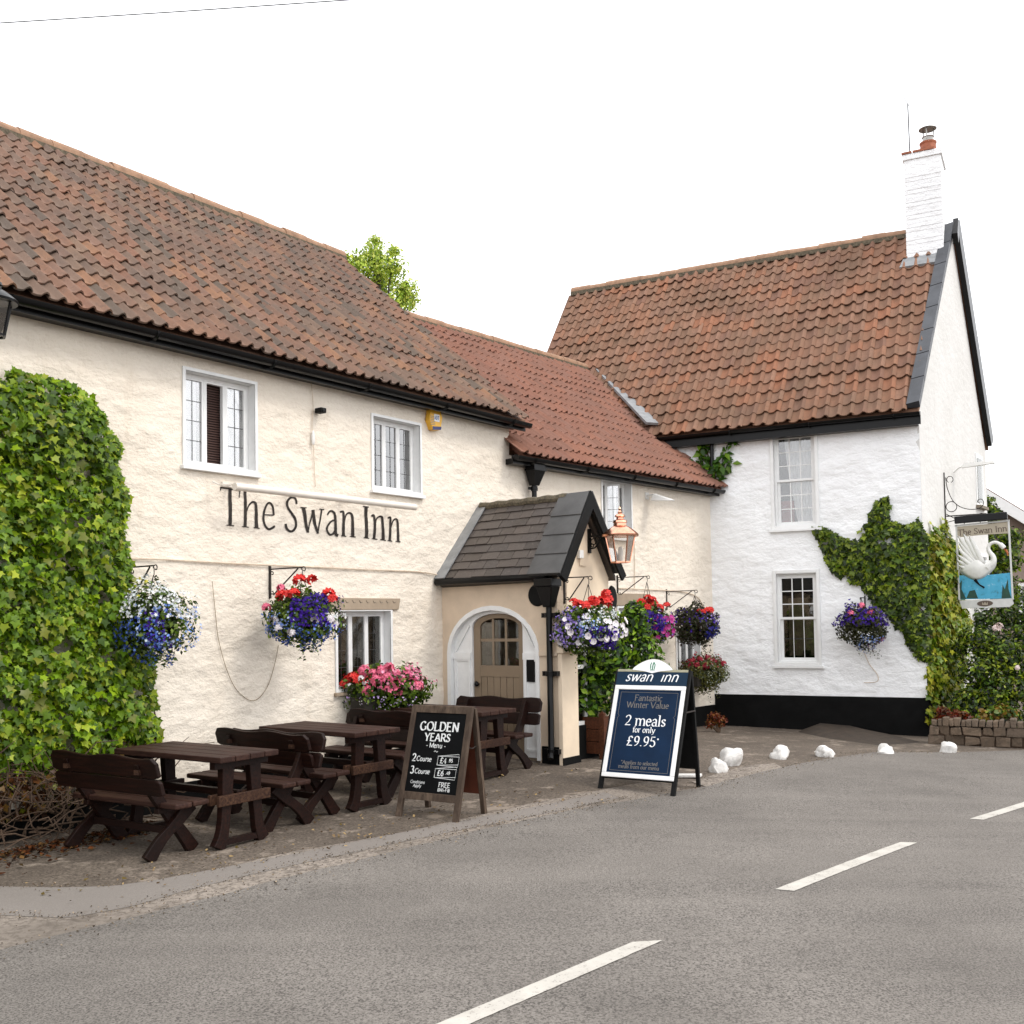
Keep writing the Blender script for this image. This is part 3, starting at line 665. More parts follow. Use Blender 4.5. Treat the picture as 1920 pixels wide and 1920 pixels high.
def slab_roof(parent, x0, x1, eave, ridge, back, mat, th=.09, xr=None):
    """Roof body under the tiles, both slopes; xr(y) gives a slanted right end."""
    xr = xr or (lambda y: x1); m = MB(); prof = [eave, ridge, back]
    for (y, z) in prof: m.v += [(x0, y, z), (xr(y), y, z), (xr(y), y, z - th), (x0, y, z - th)]
    m.f += [(0, 1, 5, 4), (4, 5, 9, 8), (3, 2, 6, 7), (7, 6, 10, 11), (0, 3, 2, 1), (8, 9, 10, 11), (0, 4, 7, 3), (4, 8, 11, 7), (1, 2, 6, 5), (5, 6, 10, 9)]
    return m.build('roof', mat, parent)

# ------------------------------------------------------------------ left wing of the inn
inn = empty('inn_building', FL.O, FL.rz, 'cream painted stone inn, tall left wing with THE SWAN INN lettered on its wall', 'building')
EZ, RZ, RY, OV = 4.93, 8.2, 3.66, .22
def span(fr, a, b, y=0): p = fr.loc(*a, y); q = fr.loc(*b, y); return (p[0], q[0], min(p[1], q[1]), max(p[1], q[1]))
W1 = span(FL, (346, 690), (477, 874)); W2 = span(FL, (698, 779), (787, 922)); W3 = span(FL, (631, 1146), (732, 1288))
W1 = (W1[0], W1[1], 3.62, 4.62); W2 = (W2[0], W2[1], 3.62, 4.55)
wall_grid('wall', M['cream'], inn, FL, -9.6, 0, .30, EZ, [W1, W2, W3], .05, .013)
wall_grid('plinth', M['plinth'], inn, FL, -9.6, 0, -.3, .30, [], .1, .02)
MB().prism([(0, .02, -.3), (0, 7.3, -.3), (0, 7.3, EZ), (0, RY, RZ - .06), (0, .02, EZ)], (-.25, 0, 0)).build('gable_wall', M['cream'], inn)
MB().box(-9.6, -.25, 7.1, 7.3, -.3, EZ).box(-9.6, -9.4, .1, 7.1, -.3, EZ).build('back_wall', M['cream'], inn)
roof = slab_roof(inn, -9.7, .12, (-OV, EZ - .02), (RY, RZ), (7.5, EZ), M['tileAL'])
tile_roof(roof, FL, -9.6, .14, (-OV - .06, EZ - .05), (RY, RZ), 'L')
ridge_tiles(roof, (-9.6, RY, RZ + .05), (.14, RY, RZ + .05), M['ridge'])
gutter(inn, (-9.7, -OV - .04, EZ - .06), (.16, -OV - .04, EZ - .08))
MB().box(-9.6, .05, -OV + .06, -.01, EZ - .15, EZ - .08).build('soffit', M['black'], inn)
w = casement_window(inn, *W1, open_light=None, curtain='blind_white', gap=1, glass='glass_pale')
sl = MB(); lw = (W1[1] - W1[0]) / 3
for k in range(34): z = W1[2] + .05 + k * .0275; sl.hexa([(W1[0] + lw + .02, .16, z), (W1[0] + 2 * lw - .02, .16, z), (W1[0] + 2 * lw - .02, .18, z + .02), (W1[0] + lw + .02, .18, z + .02), (W1[0] + lw + .02, .16, z + .003), (W1[0] + 2 * lw - .02, .16, z + .003), (W1[0] + 2 * lw - .02, .18, z + .023), (W1[0] + lw + .02, .18, z + .023)])
sl.build('slat_blind', M['blind'], w); MB().box(W1[0] + lw - .02, W1[0] + 2 * lw + .02, .185, .19, W1[2], W1[3]).build('blind_backing', M['room'], w)
casement_window(inn, *W2, glass='glass_pale')
w = casement_window(inn, *W3, leads=(2, 4), curtain=None, glass='glass_dark', sill_mat='tan')
for a, b in ((W3[0] + .02, W3[0] + .1), (W3[0] + .55, W3[0] + .72)): MB().box(a, b, .28, .31, W3[2], W3[3]).build('drape', M['tan'], w)
MB().lathe([(.002, 0), (.08, .01), (.08, .03), (.002, .04)], (W3[0] + .42, .22, W3[3] - .3), 16, 'y').build('wall_plate', M['white_metal'], w)
a = FL.loc(632, 1120, -.03); b = FL.loc(751, 1122, -.03); c = FL.loc(749, 1143, -.03)
MB().prism([(W3[0] - .12, -.03, b[1]), (b[0], -.03, b[1]), (c[0] - .01, -.03, c[1]), (W3[0] - .1, -.03, c[1] - .005)], (0, .05, 0)).build('lintel', M['tan'], inn, bevel=.006)
lt = MB()
for k in range(9): x = W3[0] + k * .12; lt.tube([(x, -.032, b[1] - .03), (x + .02, -.032, b[1] - .06), (x + .05, -.032, b[1] - .05)], .005, 4)
lt.build('lintel_moulding', M['concrete_frame'], inn)
# ------------------------------------------------------------------ middle wing
mid = empty('inn_wing', FM.O, FM.rz, 'lower cream middle wing of the inn with plain red pantile roof', 'building')
mE, mR, mRY = 4.40, 7.33, 3.3
MX = 5.86
V1 = span(FM, (1128, 899), (1183, 1000)); V1 = (V1[0], V1[1], 3.3, 4.24); V2 = span(FM, (1158, 1142), (1210, 1240)); V2 = (V2[0], V2[1], 1.1, 2.1); V3 = span(FM, (1268, 1196), (1312, 1262)); V3 = (V3[0], V3[1], .85, 1.62)
wall_grid('wall', M['cream'], mid, FM, 0, MX, .26, mE, [V1, V2, V3], .06, .014)
wall_grid('plinth', M['plinth'], mid, FM, 0, MX, -.4, .26, [], .1, .02)
MB().box(.02, 9, 6.5, 6.7, -.3, mE).build('back_wall', M['cream'], mid)
roof = slab_roof(mid, .1, 9, (-OV, mE - .02), (mRY, mR), (6.8, mE), M['tileAM'])
def in_white(p): x, y, z = FWH.inv(p); return y > .1 and x > -8.2 and z < 5.5 + max(0, min(y + .1, 3.08)) * 1.33
tile_roof(roof, FM, -.12, 9, (-OV - .06, mE - .05), (mRY, mR), 'M', skip=in_white)
ridge_tiles(roof, (-.3, mRY, mR + .05), (FM.loc(1122, 705, mRY)[0], mRY, mR + .05), M['ridge'], .11)
gutter(mid, (-.14, -OV - .04, mE - .06), (MX + .02, -OV - .04, mE - .07))
MB().box(-.1, MX, -OV + .06, -.01, mE - .16, mE - .08).build('soffit', M['black'], mid)
downpipe(mid, FM.loc(990, 900)[0], -.12, mE - .42, 3.2)
w = casement_window(mid, *V1, lights=3, leads=(2, 4), curtain=None, open_light=(1, 1.0), rec=.12, glass='glass_pale')
MB().box(V1[0] + .55, V1[0] + .75, .3, .32, V1[2] + .45, V1[2] + .75).build('picture_frame', M['gold'], w)
MB().box(V1[0], V1[0] + .25, .22, .23, V1[2], V1[3]).box(V1[1] - .3, V1[1], .22, .23, V1[2], V1[3]).build('curtain', M['curtain'], w)
casement_window(mid, *V2, glass='glass_dark', curtain=None, leads=(2, 4)); casement_window(mid, *V3, glass='glass', leads=(2, 3), sill_mat='tan')
MB().box(V2[0] - .12, V2[1] + .15, -.03, .02, V2[3] + .04, V2[3] + .25).build('lintel', M['tan'], mid, bevel=.006)
P0 = FM.loc(1118, 703, mRY - .1); P1 = FWH.loc(1216, 806, -.2); P2 = FWH.loc(1331, 908, -.02)
q0 = FM.w(P0[0], mRY - .1, P0[1]); q1 = FWH.w(P1[0], -.2, P1[1]); q2 = FWH.w(P2[0], -.02, P2[1])
loc = lambda p: Vector(FM.inv(p))
MB().bar(loc(q0) + Vector((-.1, -.12, .14)), loc(q1) + Vector((-.05, -.12, .1)), .26, .05).build('valley_lead', M['lead'], mid); MB().bar(loc(q1), loc(q2) + Vector((0, 0, .03)), .03, .12).build('abutment_flashing', M['lead_dark'], mid)

# ------------------------------------------------------------------ white house
wh = empty('white_house', FWH.O, FWH.rz, 'white painted house with steep pantile roof and black plinth, right of the inn', 'building')
WE, WR, WRY = 5.52, 9.66, 3.08; tg = math.tan(math.radians(7.7)); wxr = lambda y: max(0, y) * tg
U1 = span(FWH, (1449, 813), (1531, 986)); U2 = span(FWH, (1455, 1077), (1535, 1244)); U1 = (U1[0], U1[1], 3.58, 5.30); U2 = (U2[0], U2[1], 1.06, 2.70)
PLZ = .46
wall_grid('wall', M['white'], wh, FWH, -8, 0, PLZ, WE - .08, [U1, U2], .06, .018)
wall_grid('plinth', M['plinth'], wh, FWH, -8, .02, -.7, PLZ, [], .08, .02)
for v in bpy.data.objects[-1:] : pass
gx = 5.7
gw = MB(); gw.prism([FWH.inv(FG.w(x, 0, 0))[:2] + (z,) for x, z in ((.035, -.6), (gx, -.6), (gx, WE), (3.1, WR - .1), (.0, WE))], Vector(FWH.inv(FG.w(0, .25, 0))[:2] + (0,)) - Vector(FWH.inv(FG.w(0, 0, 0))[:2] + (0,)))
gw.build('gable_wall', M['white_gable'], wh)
MB().hexa([FWH.inv(FG.w(x, y, z)) for z in (-.7, .45) for x, y in ((-.02, -.012), (gx, -.012), (gx, -.001), (-.02, -.001))]).build('gable_plinth', M['plinth'], wh)
MB().box(-8, 0, 5.5, 5.65, -.3, WE).build('back_wall', M['white'], wh)
MB().prism([(-8, 0.02, -.3), (-8, 5.6, -.3), (-8, 5.6, WE), (-8, WRY, WR - .1), (-8, .02, WE)], (.2, 0, 0)).build('end_wall', M['white'], wh)
roof = slab_roof(wh, -8.05, 0, (-.2, WE - .04), (WRY, WR), (5.9, WE + .1), M['tileAW'], xr=lambda y: wxr(y) + .02)
def in_mid(p):
    x, y, z = FM.inv(p); h = mE + min(y + OV, 2 * mRY + OV - y) * (mR - mE) / (mRY + OV)
    return 0 < y < 6.8 and z < h - .12 and x > 0
tile_roof(roof, FWH, -8, 0, (-.26, WE - .07), (WRY, WR), 'W', limits=lambda y: (-7.95 + 0, wxr(y) - .20), skip=in_mid, PT_W=.222, PT_G=.30, lift=.036)
ridge_tiles(roof, (-7.95, WRY, WR + .05), (-.42, WRY, WR + .05), M['ridge'], .12)
gutter(wh, (-5.2, -.26, WE - .1), (.05, -.26, WE - .1), .06, .2)
MB().box(-5.2, 0, -.17, -.005, WE - .3, WE - .14).build('soffit', M['black'], wh)
vm = MB()
for (a, b) in (((-.24, WE - .03), (WRY, WR + .02)),):
    e0 = Vector((wxr(a[0]), a[0], a[1])); e1 = Vector((wxr(b[0]), b[0], b[1])); nn = Vector((0, -(e1.z - e0.z), e1.y - e0.y)).normalized()
    L = (e1 - e0); sx = Vector((-.17, 0, 0)); up_ = nn * .15
    for k in range(8):
        p, q = e0 + L * (k / 8 + .004), e0 + L * ((k + 1) / 8); vm.hexa([p + sx, p + Vector((.05, 0, 0)), q + Vector((.05, 0, 0)), q + sx, p + sx + up_ * .7, p + Vector((.05, 0, 0)) + up_, q + Vector((.05, 0, 0)) + up_, q + sx + up_ * .7])
vm.build('verge_flashing', M['lead_dark'], wh)
bm_ = MB(); ap = Vector((wxr(WRY) + .08, WRY, WR + .12)); be = Vector((wxr(5.8) + .08, 5.8, WE + .15)); bm_.bar(ap, be, .1, .3); bm_.bar(ap + Vector((0, .05, 0)), ap + Vector((0, -.3, -.42)), .1, .24)
bm_.build('bargeboard', M['black'], wh)
def sash_window(parent, x0, x1, z0, z1, up_g, lo_g, curtain, dark_low):
    m = MB(); bars(m, x0, x1, z0, z1, .06, .13, .04); win = m.build('window', M['white_paint'], parent, bevel=.005)
    bars(MB(), x0 - .06, x1 + .06, z0 - .05, z1 + .07, -.03, -.004, .06).build('architrave', M['white_paint'], win, bevel=.005)
    reveal(MB(), x0, x1, z0, z1, -.02, .13).build('lining', M['white_paint'], win)
    MB().box(x0 - .1, x1 + .1, -.07, .02, z0 - .1, z0 - .052).build('sill', M['white_paint'], win, bevel=.006)
    zm = (z0 + z1) / 2
    for (a, b, y, g, bw, lbl) in ((zm - .02, z1 - .04, .075, up_g, .018, 'upper_sash'), (z0 + .04, zm + .02, .112, lo_g, .01 if dark_low else .018, 'lower_sash')):
        s_ = MB(); bars(s_, x0 + .04, x1 - .04, a, b, y, y + .035, .042 if lbl == 'upper_sash' else .05)
        for k in range(1, g[0]): q = x0 + .08 + (x1 - x0 - .16) * k / g[0]; s_.box(q - bw / 2, q + bw / 2, y + .002, y + .03, a + .04, b - .04)
        sash = s_.build(lbl, M['white_paint'], win)
        s2 = MB()
        for k in range(1, g[1]): q = a + .04 + (b - a - .08) * k / g[1]; s2.box(x0 + .08, x1 - .08, y + .004, y + .028, q - bw / 2, q + bw / 2)
        s2.build('glazing_bars', M['white_paint'] if not (dark_low and lbl == 'lower_sash') else M['came'], win)
        for ix in range(g[0]):
            for iz in range(g[1]):
                px0 = x0 + .08 + (x1 - x0 - .16) * ix / g[0]; pz0 = a + .04 + (b - a - .08) * iz / g[1]
                MB().box(px0 + .004, px0 + (x1 - x0 - .16) / g[0] - .004, y + .014, y + .018, pz0 + .004, pz0 + (b - a - .08) / g[1] - .004).build('pane', M['glass_dark' if dark_low else 'glass'], win)
    MB().box(x0 - .4, x1 + .4, 1.0, 1.05, z0 - .4, z1 + .4).build('room_back', M['room'], win)
    return win
w = sash_window(wh, *U1, (3, 3), (3, 3), True, False)
n = 40; V = []                                       # net curtains swept aside
for j in range(13):
    t = j / 12
    for i in range(n + 1):
        u = i / n; left = .20 + .30 * t ** 1.5; x = U1[0] + (U1[1] - U1[0]) * (left + (1 - left) * u); V.append((x, .27 + .014 * math.sin(i * 1.4 + t * 2), U1[3] - (U1[3] - U1[2]) * t))
link('curtain', raw_mesh('curtain', V, [(j * (n + 1) + i, j * (n + 1) + i + 1, (j + 1) * (n + 1) + i + 1, (j + 1) * (n + 1) + i) for j in range(12) for i in range(n)], M['curtain'], smooth=True), None, w)
MB().box(U1[0] + .06, U1[0] + .3, .24, .3, U1[2] + .05, U1[2] + .5).build('red_drape', M['red_soft'], w)
w = sash_window(wh, *U2, (3, 3), (3, 2), False, True)
MB().box(U2[0] + .1, U2[1] - .05, .5, .52, U2[2] + .1, U2[2] + 1.2).build('panelling', M['tan'], w)
MB().box(U2[0] + .05, U2[1] - .05, .16, .26, U2[2] + .02, U2[2] + .12).box(U2[0] + .42, U2[0] + .55, .16, .24, U2[2] + .12, U2[2] + .22).build('sill_ornaments', M['black_matt'], w)
downpipe(wh, FWH.loc(1333, 830)[0] + .04, -.09, WE - .12, 4.3, False, .038)
# chimney
c0 = FWH.loc(1700, 470, 2.5); c1 = FWH.loc(1769, 465, 2.5); ct = FWH.loc(1730, 282, 2.5)[1]
ch = MB().box(c0[0], c1[0], 2.5, 3.35, 8.2, ct - .14).box(c0[0] - .03, c1[0] + .03, 2.47, 3.38, ct - .14, ct - .02).build('chimney', M['white'], wh, bevel=.01)
pz = MB(); 
for k in range(22): z = 8.95 + k * .085; pz.box(c0[0] - .004 + .001 * (k % 2), c1[0] + .004, 2.494 - .003 * (k % 3), 2.53, z, z + .072)
pz.build('brick_courses', M['white'], ch)
for x in (c0[0] - .04, c0[0] + .17, c0[0] + .38): MB().box(x, x + .19, 2.45, 3.4, ct - .02, ct + .02).build('capping_brick', M['terracotta'], ch)
MB().hexa([(c0[0] - .12, 2.32, 8.72), (c1[0] + .02, 2.32, 8.72), (c1[0] + .02, 2.49, 8.95), (c0[0] - .06, 2.49, 8.95), (c0[0] - .12, 2.26, 8.80), (c1[0] + .02, 2.26, 8.80), (c1[0] + .02, 2.46, 9.03), (c0[0] - .06, 2.46, 9.03)]).build('chimney_flashing', M['lead'], ch)
pcx = FWH.loc(1740, 270, 2.9)[0]
pot = MB().lathe([(.17, ct), (.16, ct + .12), (.15, ct + .25), (.165, ct + .27), (.165, ct + .30), (.13, ct + .30)], (pcx, 2.9, 0), 20).build('chimney_pot', M['terracotta'], ch, smooth='a')
MB().lathe([(.10, ct + .3), (.10, ct + .40), (.12, ct + .41), (.10, ct + .42)], (pcx, 2.9, 0), 16).build('flue_band', M['steel'], ch)
cw = MB().lathe([(.02, ct + .62), (.17, ct + .585), (.175, ct + .575), (.16, ct + .57), (.02, ct + .59)], (pcx, 2.9, 0), 20)
for k in range(3): an = k * 2.1 + .4; cw.tube([(pcx + .1 * math.cos(an), 2.9 + .1 * math.sin(an), ct + .35), (pcx + .12 * math.cos(an), 2.9 + .12 * math.sin(an), ct + .59)], .012, 5)
cw.build('chimney_cowl', M['steel'], ch, smooth='a')
# gable windows, built in the gable's own frame as seen up the side
gp = lambda x, y, z: FWH.inv(FG.w(x, y, z))
for (xa, za, zb) in ((4.6, 4.2, 5.3), (4.7, 1.9, 3.2)):
    m = MB(); m.hexa([gp(xa, -.02, za), gp(xa + .7, -.02, za), gp(xa + .7, .05, za), gp(xa, .05, za), gp(xa, -.02, zb), gp(xa + .7, -.02, zb), gp(xa + .7, .05, zb), gp(xa, .05, zb)])
    w = m.build('window', M['white_paint'], wh); MB().hexa([gp(xa + .08, -.03, za + .08), gp(xa + .62, -.03, za + .08), gp(xa + .62, -.022, za + .08), gp(xa + .08, -.022, za + .08), gp(xa + .08, -.03, zb - .08), gp(xa + .62, -.03, zb - .08), gp(xa + .62, -.022, zb - .08), gp(xa + .08, -.022, zb - .08)]).build('pane', M['glass_dark'], w)
    MB().hexa([gp(xa - .06, -.1, za - .06), gp(xa + .76, -.1, za - .06), gp(xa + .76, .0, za - .06), gp(xa - .06, 0, za - .06), gp(xa - .06, -.1, za), gp(xa + .76, -.1, za), gp(xa + .76, 0, za), gp(xa - .06, 0, za)]).build('sill', M['concrete_frame'], w)
# ------------------------------------------------------------------ lettering: strokes drawn as flat ribbons
X_, C_ = .46, .68       # x-height and cap height
def _o(cx, cy, rx, ry, a0=0, a1=360, n=18): return [(cx + rx * math.cos(math.radians(a0 + (a1 - a0) * i / n)), cy + ry * math.sin(math.radians(a0 + (a1 - a0) * i / n))) for i in range(n + 1)]
def _st(x, y0=0, y1=X_): return [(x, y0), (x, y1)]
_arch = lambda x0, x1: _o((x0 + x1) / 2, .29, (x1 - x0) / 2, .17, 180, 0, 10) + [(x1, 0)]
GLY = {
 'a': (.42, [[(.07, .36)] + _o(.2, .33, .12, .13, 150, 0, 8) + [(.32, 0)], _o(.19, .12, .13, .12, 60, 330, 14)], [(.36, 0)]),
 'c': (.40, [_o(.22, .23, .17, .23, 50, 320)], []), 'd': (.5, [_o(.21, .23, .16, .23), _st(.39, 0, .72)], [(.41, 0), (.34, .72)]),
 'e': (.42, [[(.06, .26), (.36, .26)], _o(.21, .23, .16, .23, 8, 320)], []), 'f': (.28, [[(.13, 0), (.13, .52)] + _o(.25, .56, .12, .14, 180, 50, 8), [(.03, X_), (.25, X_)]], [(.13, 0)]),
 'h': (.52, [_st(.1, 0, .72), _arch(.1, .41)], [(.1, 0), (.41, 0), (.06, .72)]), 'i': (.24, [_st(.12), [(.12, .62), (.12, .67)]], [(.12, 0), (.08, X_)]), 'ı': (.24, [_st(.12)], []),
 'l': (.24, [_st(.12, 0, .72)], [(.12, 0), (.08, .72)]), 'm': (.78, [_st(.1), _arch(.1, .39), _arch(.39, .68)], [(.1, 0), (.39, 0), (.68, 0), (.06, X_)]),
 'n': (.52, [_st(.1), _arch(.1, .41)], [(.1, 0), (.41, 0), (.06, X_)]), 'o': (.46, [_o(.23, .23, .17, .23)], []), 'p': (.5, [_st(.1, -.22, X_), _o(.27, .23, .16, .23)], [(.1, -.22), (.06, X_)]),
 'r': (.34, [_st(.1), _o(.24, .3, .14, .16, 180, 50, 8)], [(.1, 0), (.06, X_)]),
 's': (.36, [[(.3, .37), (.24, .445), (.16, .45), (.08, .39), (.08, .32), (.14, .26), (.22, .21), (.29, .15), (.28, .07), (.2, .01), (.11, .02), (.05, .09)]], []),
 't': (.30, [[(.13, .58), (.13, .1)] + _o(.21, .09, .08, .085, 180, 300, 6), [(.03, X_), (.26, X_)]], []), 'u': (.52, [[(.1, X_)] + _o(.25, .17, .15, .17, 180, 360, 10) + [(.4, X_)], _st(.4)], [(.06, X_), (.36, X_), (.43, 0)]),
 'w': (.68, [[(.06, X_), (.2, 0)], [(.2, 0), (.34, X_)], [(.34, X_), (.48, 0)], [(.48, 0), (.62, X_)]], [(.06, X_), (.62, X_)]), 'y': (.48, [[(.06, X_), (.24, .02)], [(.42, X_), (.22, -.1), (.12, -.2), (.04, -.19)]], [(.06, X_), (.42, X_)]),
 'A': (.66, [[(.06, 0), (.33, C_)], [(.33, C_), (.6, 0)], [(.17, .24), (.49, .24)]], [(.06, 0), (.6, 0)]), 'C': (.62, [_o(.34, .34, .27, .34, 45, 318)], []),
 'D': (.68, [_st(.12, 0, C_), [(.12, C_)] + _o(.3, .34, .3, .34, 90, -90) + [(.12, 0)]], [(.1, 0), (.1, C_)]), 'E': (.56, [_st(.12, 0, C_), [(.12, C_), (.48, C_)], [(.12, .36), (.42, .36)], [(.12, 0), (.5, 0)]], [(.1, 0), (.1, C_)]),
 'F': (.52, [_st(.12, 0, C_), [(.12, C_), (.48, C_), (.48, .6)], [(.12, .36), (.4, .36)]], [(.12, 0), (.1, C_)]), 'G': (.68, [_o(.34, .34, .27, .34, 45, 330), [(.58, .3), (.58, .05)]], [(.56, .3)]),
 'I': (.30, [_st(.15, 0, C_)], [(.15, 0), (.15, C_)]), 'L': (.54, [_st(.12, 0, C_), [(.12, 0), (.5, 0), (.5, .1)]], [(.12, 0), (.12, C_)]), 'M': (.8, [_st(.1, 0, C_), [(.1, C_), (.4, .05)], [(.4, .05), (.7, C_)], _st(.7, 0, C_)], [(.1, 0), (.7, 0)]),
 'N': (.7, [_st(.12, 0, C_), [(.12, C_), (.58, 0)], _st(.58, 0, C_)], [(.12, 0), (.58, C_), (.1, C_)]), 'O': (.72, [_o(.36, .34, .29, .34)], []),
 'R': (.62, [_st(.12, 0, C_), [(.12, C_)] + _o(.3, .5, .2, .18, 90, -90, 10) + [(.12, .32)], [(.3, .32), (.56, 0)]], [(.12, 0), (.1, C_), (.57, 0)]),
 'S': (.5, [[(.43, .55), (.36, .66), (.24, .68), (.12, .62), (.09, .52), (.15, .42), (.26, .35), (.38, .27), (.42, .16), (.36, .05), (.24, 0), (.13, .03), (.06, .14)]], []),
 'T': (.6, [_st(.3, 0, C_), [(.04, C_ - .1), (.05, C_), (.55, C_), (.56, C_ - .1)]], [(.3, 0)]), 'V': (.66, [[(.05, C_), (.33, 0)], [(.33, 0), (.61, C_)]], [(.05, C_), (.61, C_)]),
 'W': (.9, [[(.05, C_), (.26, 0)], [(.26, 0), (.45, C_)], [(.45, C_), (.66, 0)], [(.66, 0), (.86, C_)]], [(.05, C_), (.86, C_)]), 'Y': (.62, [[(.06, C_), (.31, .3)], [(.31, .3), (.56, C_)], _st(.31, 0, .3)], [(.06, C_), (.56, C_), (.31, 0)]),
 '2': (.5, [[(.08, .52)] + _o(.25, .5, .16, .17, 165, -20, 10) + [(.3, .25), (.08, .02), (.45, .02)]], []), '3': (.48, [_o(.22, .52, .15, .15, 150, -80, 10), _o(.22, .19, .18, .19, 85, -150, 12)], []),
 '4': (.5, [[(.34, 0), (.34, C_), (.05, .2), (.46, .2)]], []), '5': (.48, [[(.4, C_), (.14, C_), (.11, .38)] + _o(.23, .21, .18, .21, 120, -150, 14)], []),
 '6': (.5, [[(.38, .66), (.2, .5), (.1, .3)] + _o(.25, .2, .16, .2, 170, -190, 18)], []), '9': (.5, [_o(.25, .48, .16, .2), [(.41, .48), (.38, .24), (.27, .08), (.12, .01)]], []),
 '£': (.54, [[(.44, .56), (.36, .67), (.24, .66), (.18, .55), (.2, .38), (.2, .2), (.08, .03), (.3, .03), (.48, .02)], [(.06, .33), (.36, .33)]], []),
 '.': (.22, [[(.1, 0), (.1, .06)]], []), '*': (.3, [[(.15, .5), (.15, .72)], [(.05, .56), (.25, .66)], [(.05, .66), (.25, .56)]], []), '-': (.3, [[(.04, .25), (.26, .25)]], []),
 '~': (.4, [[(.04, .22), (.12, .3), (.2, .26), (.28, .2), (.36, .28)]], []), '(': (.2, [_o(.22, .3, .14, .4, 120, 240, 8)], []), ')': (.2, [_o(-.02, .3, .14, .4, 60, -60, 8)], []), ' ': (.26, [], [])}
def ribbon(m, pts, wf, lift, dense=None):
    """pts: (u, v) polyline -> ribbon of width wf(angle, t) lying in the u-v plane, at height lift."""
    P = [Vector((p[0], p[1])) for p in pts]; n = len(P); b = len(m.v)
    for i, p in enumerate(P):
        t = (P[min(i + 1, n - 1)] - P[max(i - 1, 0)]); t = t.normalized() if t.length > 1e-9 else Vector((1, 0)); w = wf(math.atan2(t.y, t.x), i / max(1, n - 1)) / 2; q = Vector((-t.y, t.x)) * w
        m.v += [(p.x + q.x, p.y + q.y, lift), (p.x - q.x, p.y - q.y, lift)]
    for i in range(n - 1): m.f.append((b + 2 * i, b + 2 * i + 1, b + 2 * i + 3, b + 2 * i + 2))
def text_width(s, size, track=0): return sum(GLY[c][0] + track for c in s) * size
def text_mesh(lines, thick=.10, thin=.035, serif=.07, slant=0.0, rough=0.0):
    """lines: (string, u, v, size, align). Returns a builder in the u-v plane, letters a fraction of a millimetre apart in height."""
    m = MB(); k = 0
    for s, u, v, size, align in lines:
        x = u - text_width(s, size) * {'l': 0, 'c': .5, 'r': 1}[align]
        for c in s:
            adv, st, sf = GLY[c]
            T = lambda p: (x + (p[0] + slant * p[1]) * size + rough * random.gauss(0, 1), v + p[1] * size + rough * random.gauss(0, 1))
            wf = lambda a, t: size * (thin + (thick - thin) * abs(math.sin(a - .42)))
            for q in st: ribbon(m, [T(p) for p in q], wf, .0018 + .00025 * (k % 9)); k += 1
            if serif:
                for p in sf: ribbon(m, [T((p[0] - serif, p[1])), T((p[0] + serif, p[1]))], lambda a, t: size * thin * 1.1, .0018 + .00025 * (k % 9)); k += 1
            x += adv * size
    return m
def uv_to(m, O, eu, ev, en):
    """Moves a flat u-v builder onto a plane: origin, right, up and outward normal."""
    O, eu, ev, en = Vector(O), Vector(eu), Vector(ev), Vector(en); m.v = [tuple(O + eu * a + ev * b + en * c) for a, b, c in m.v]; return m
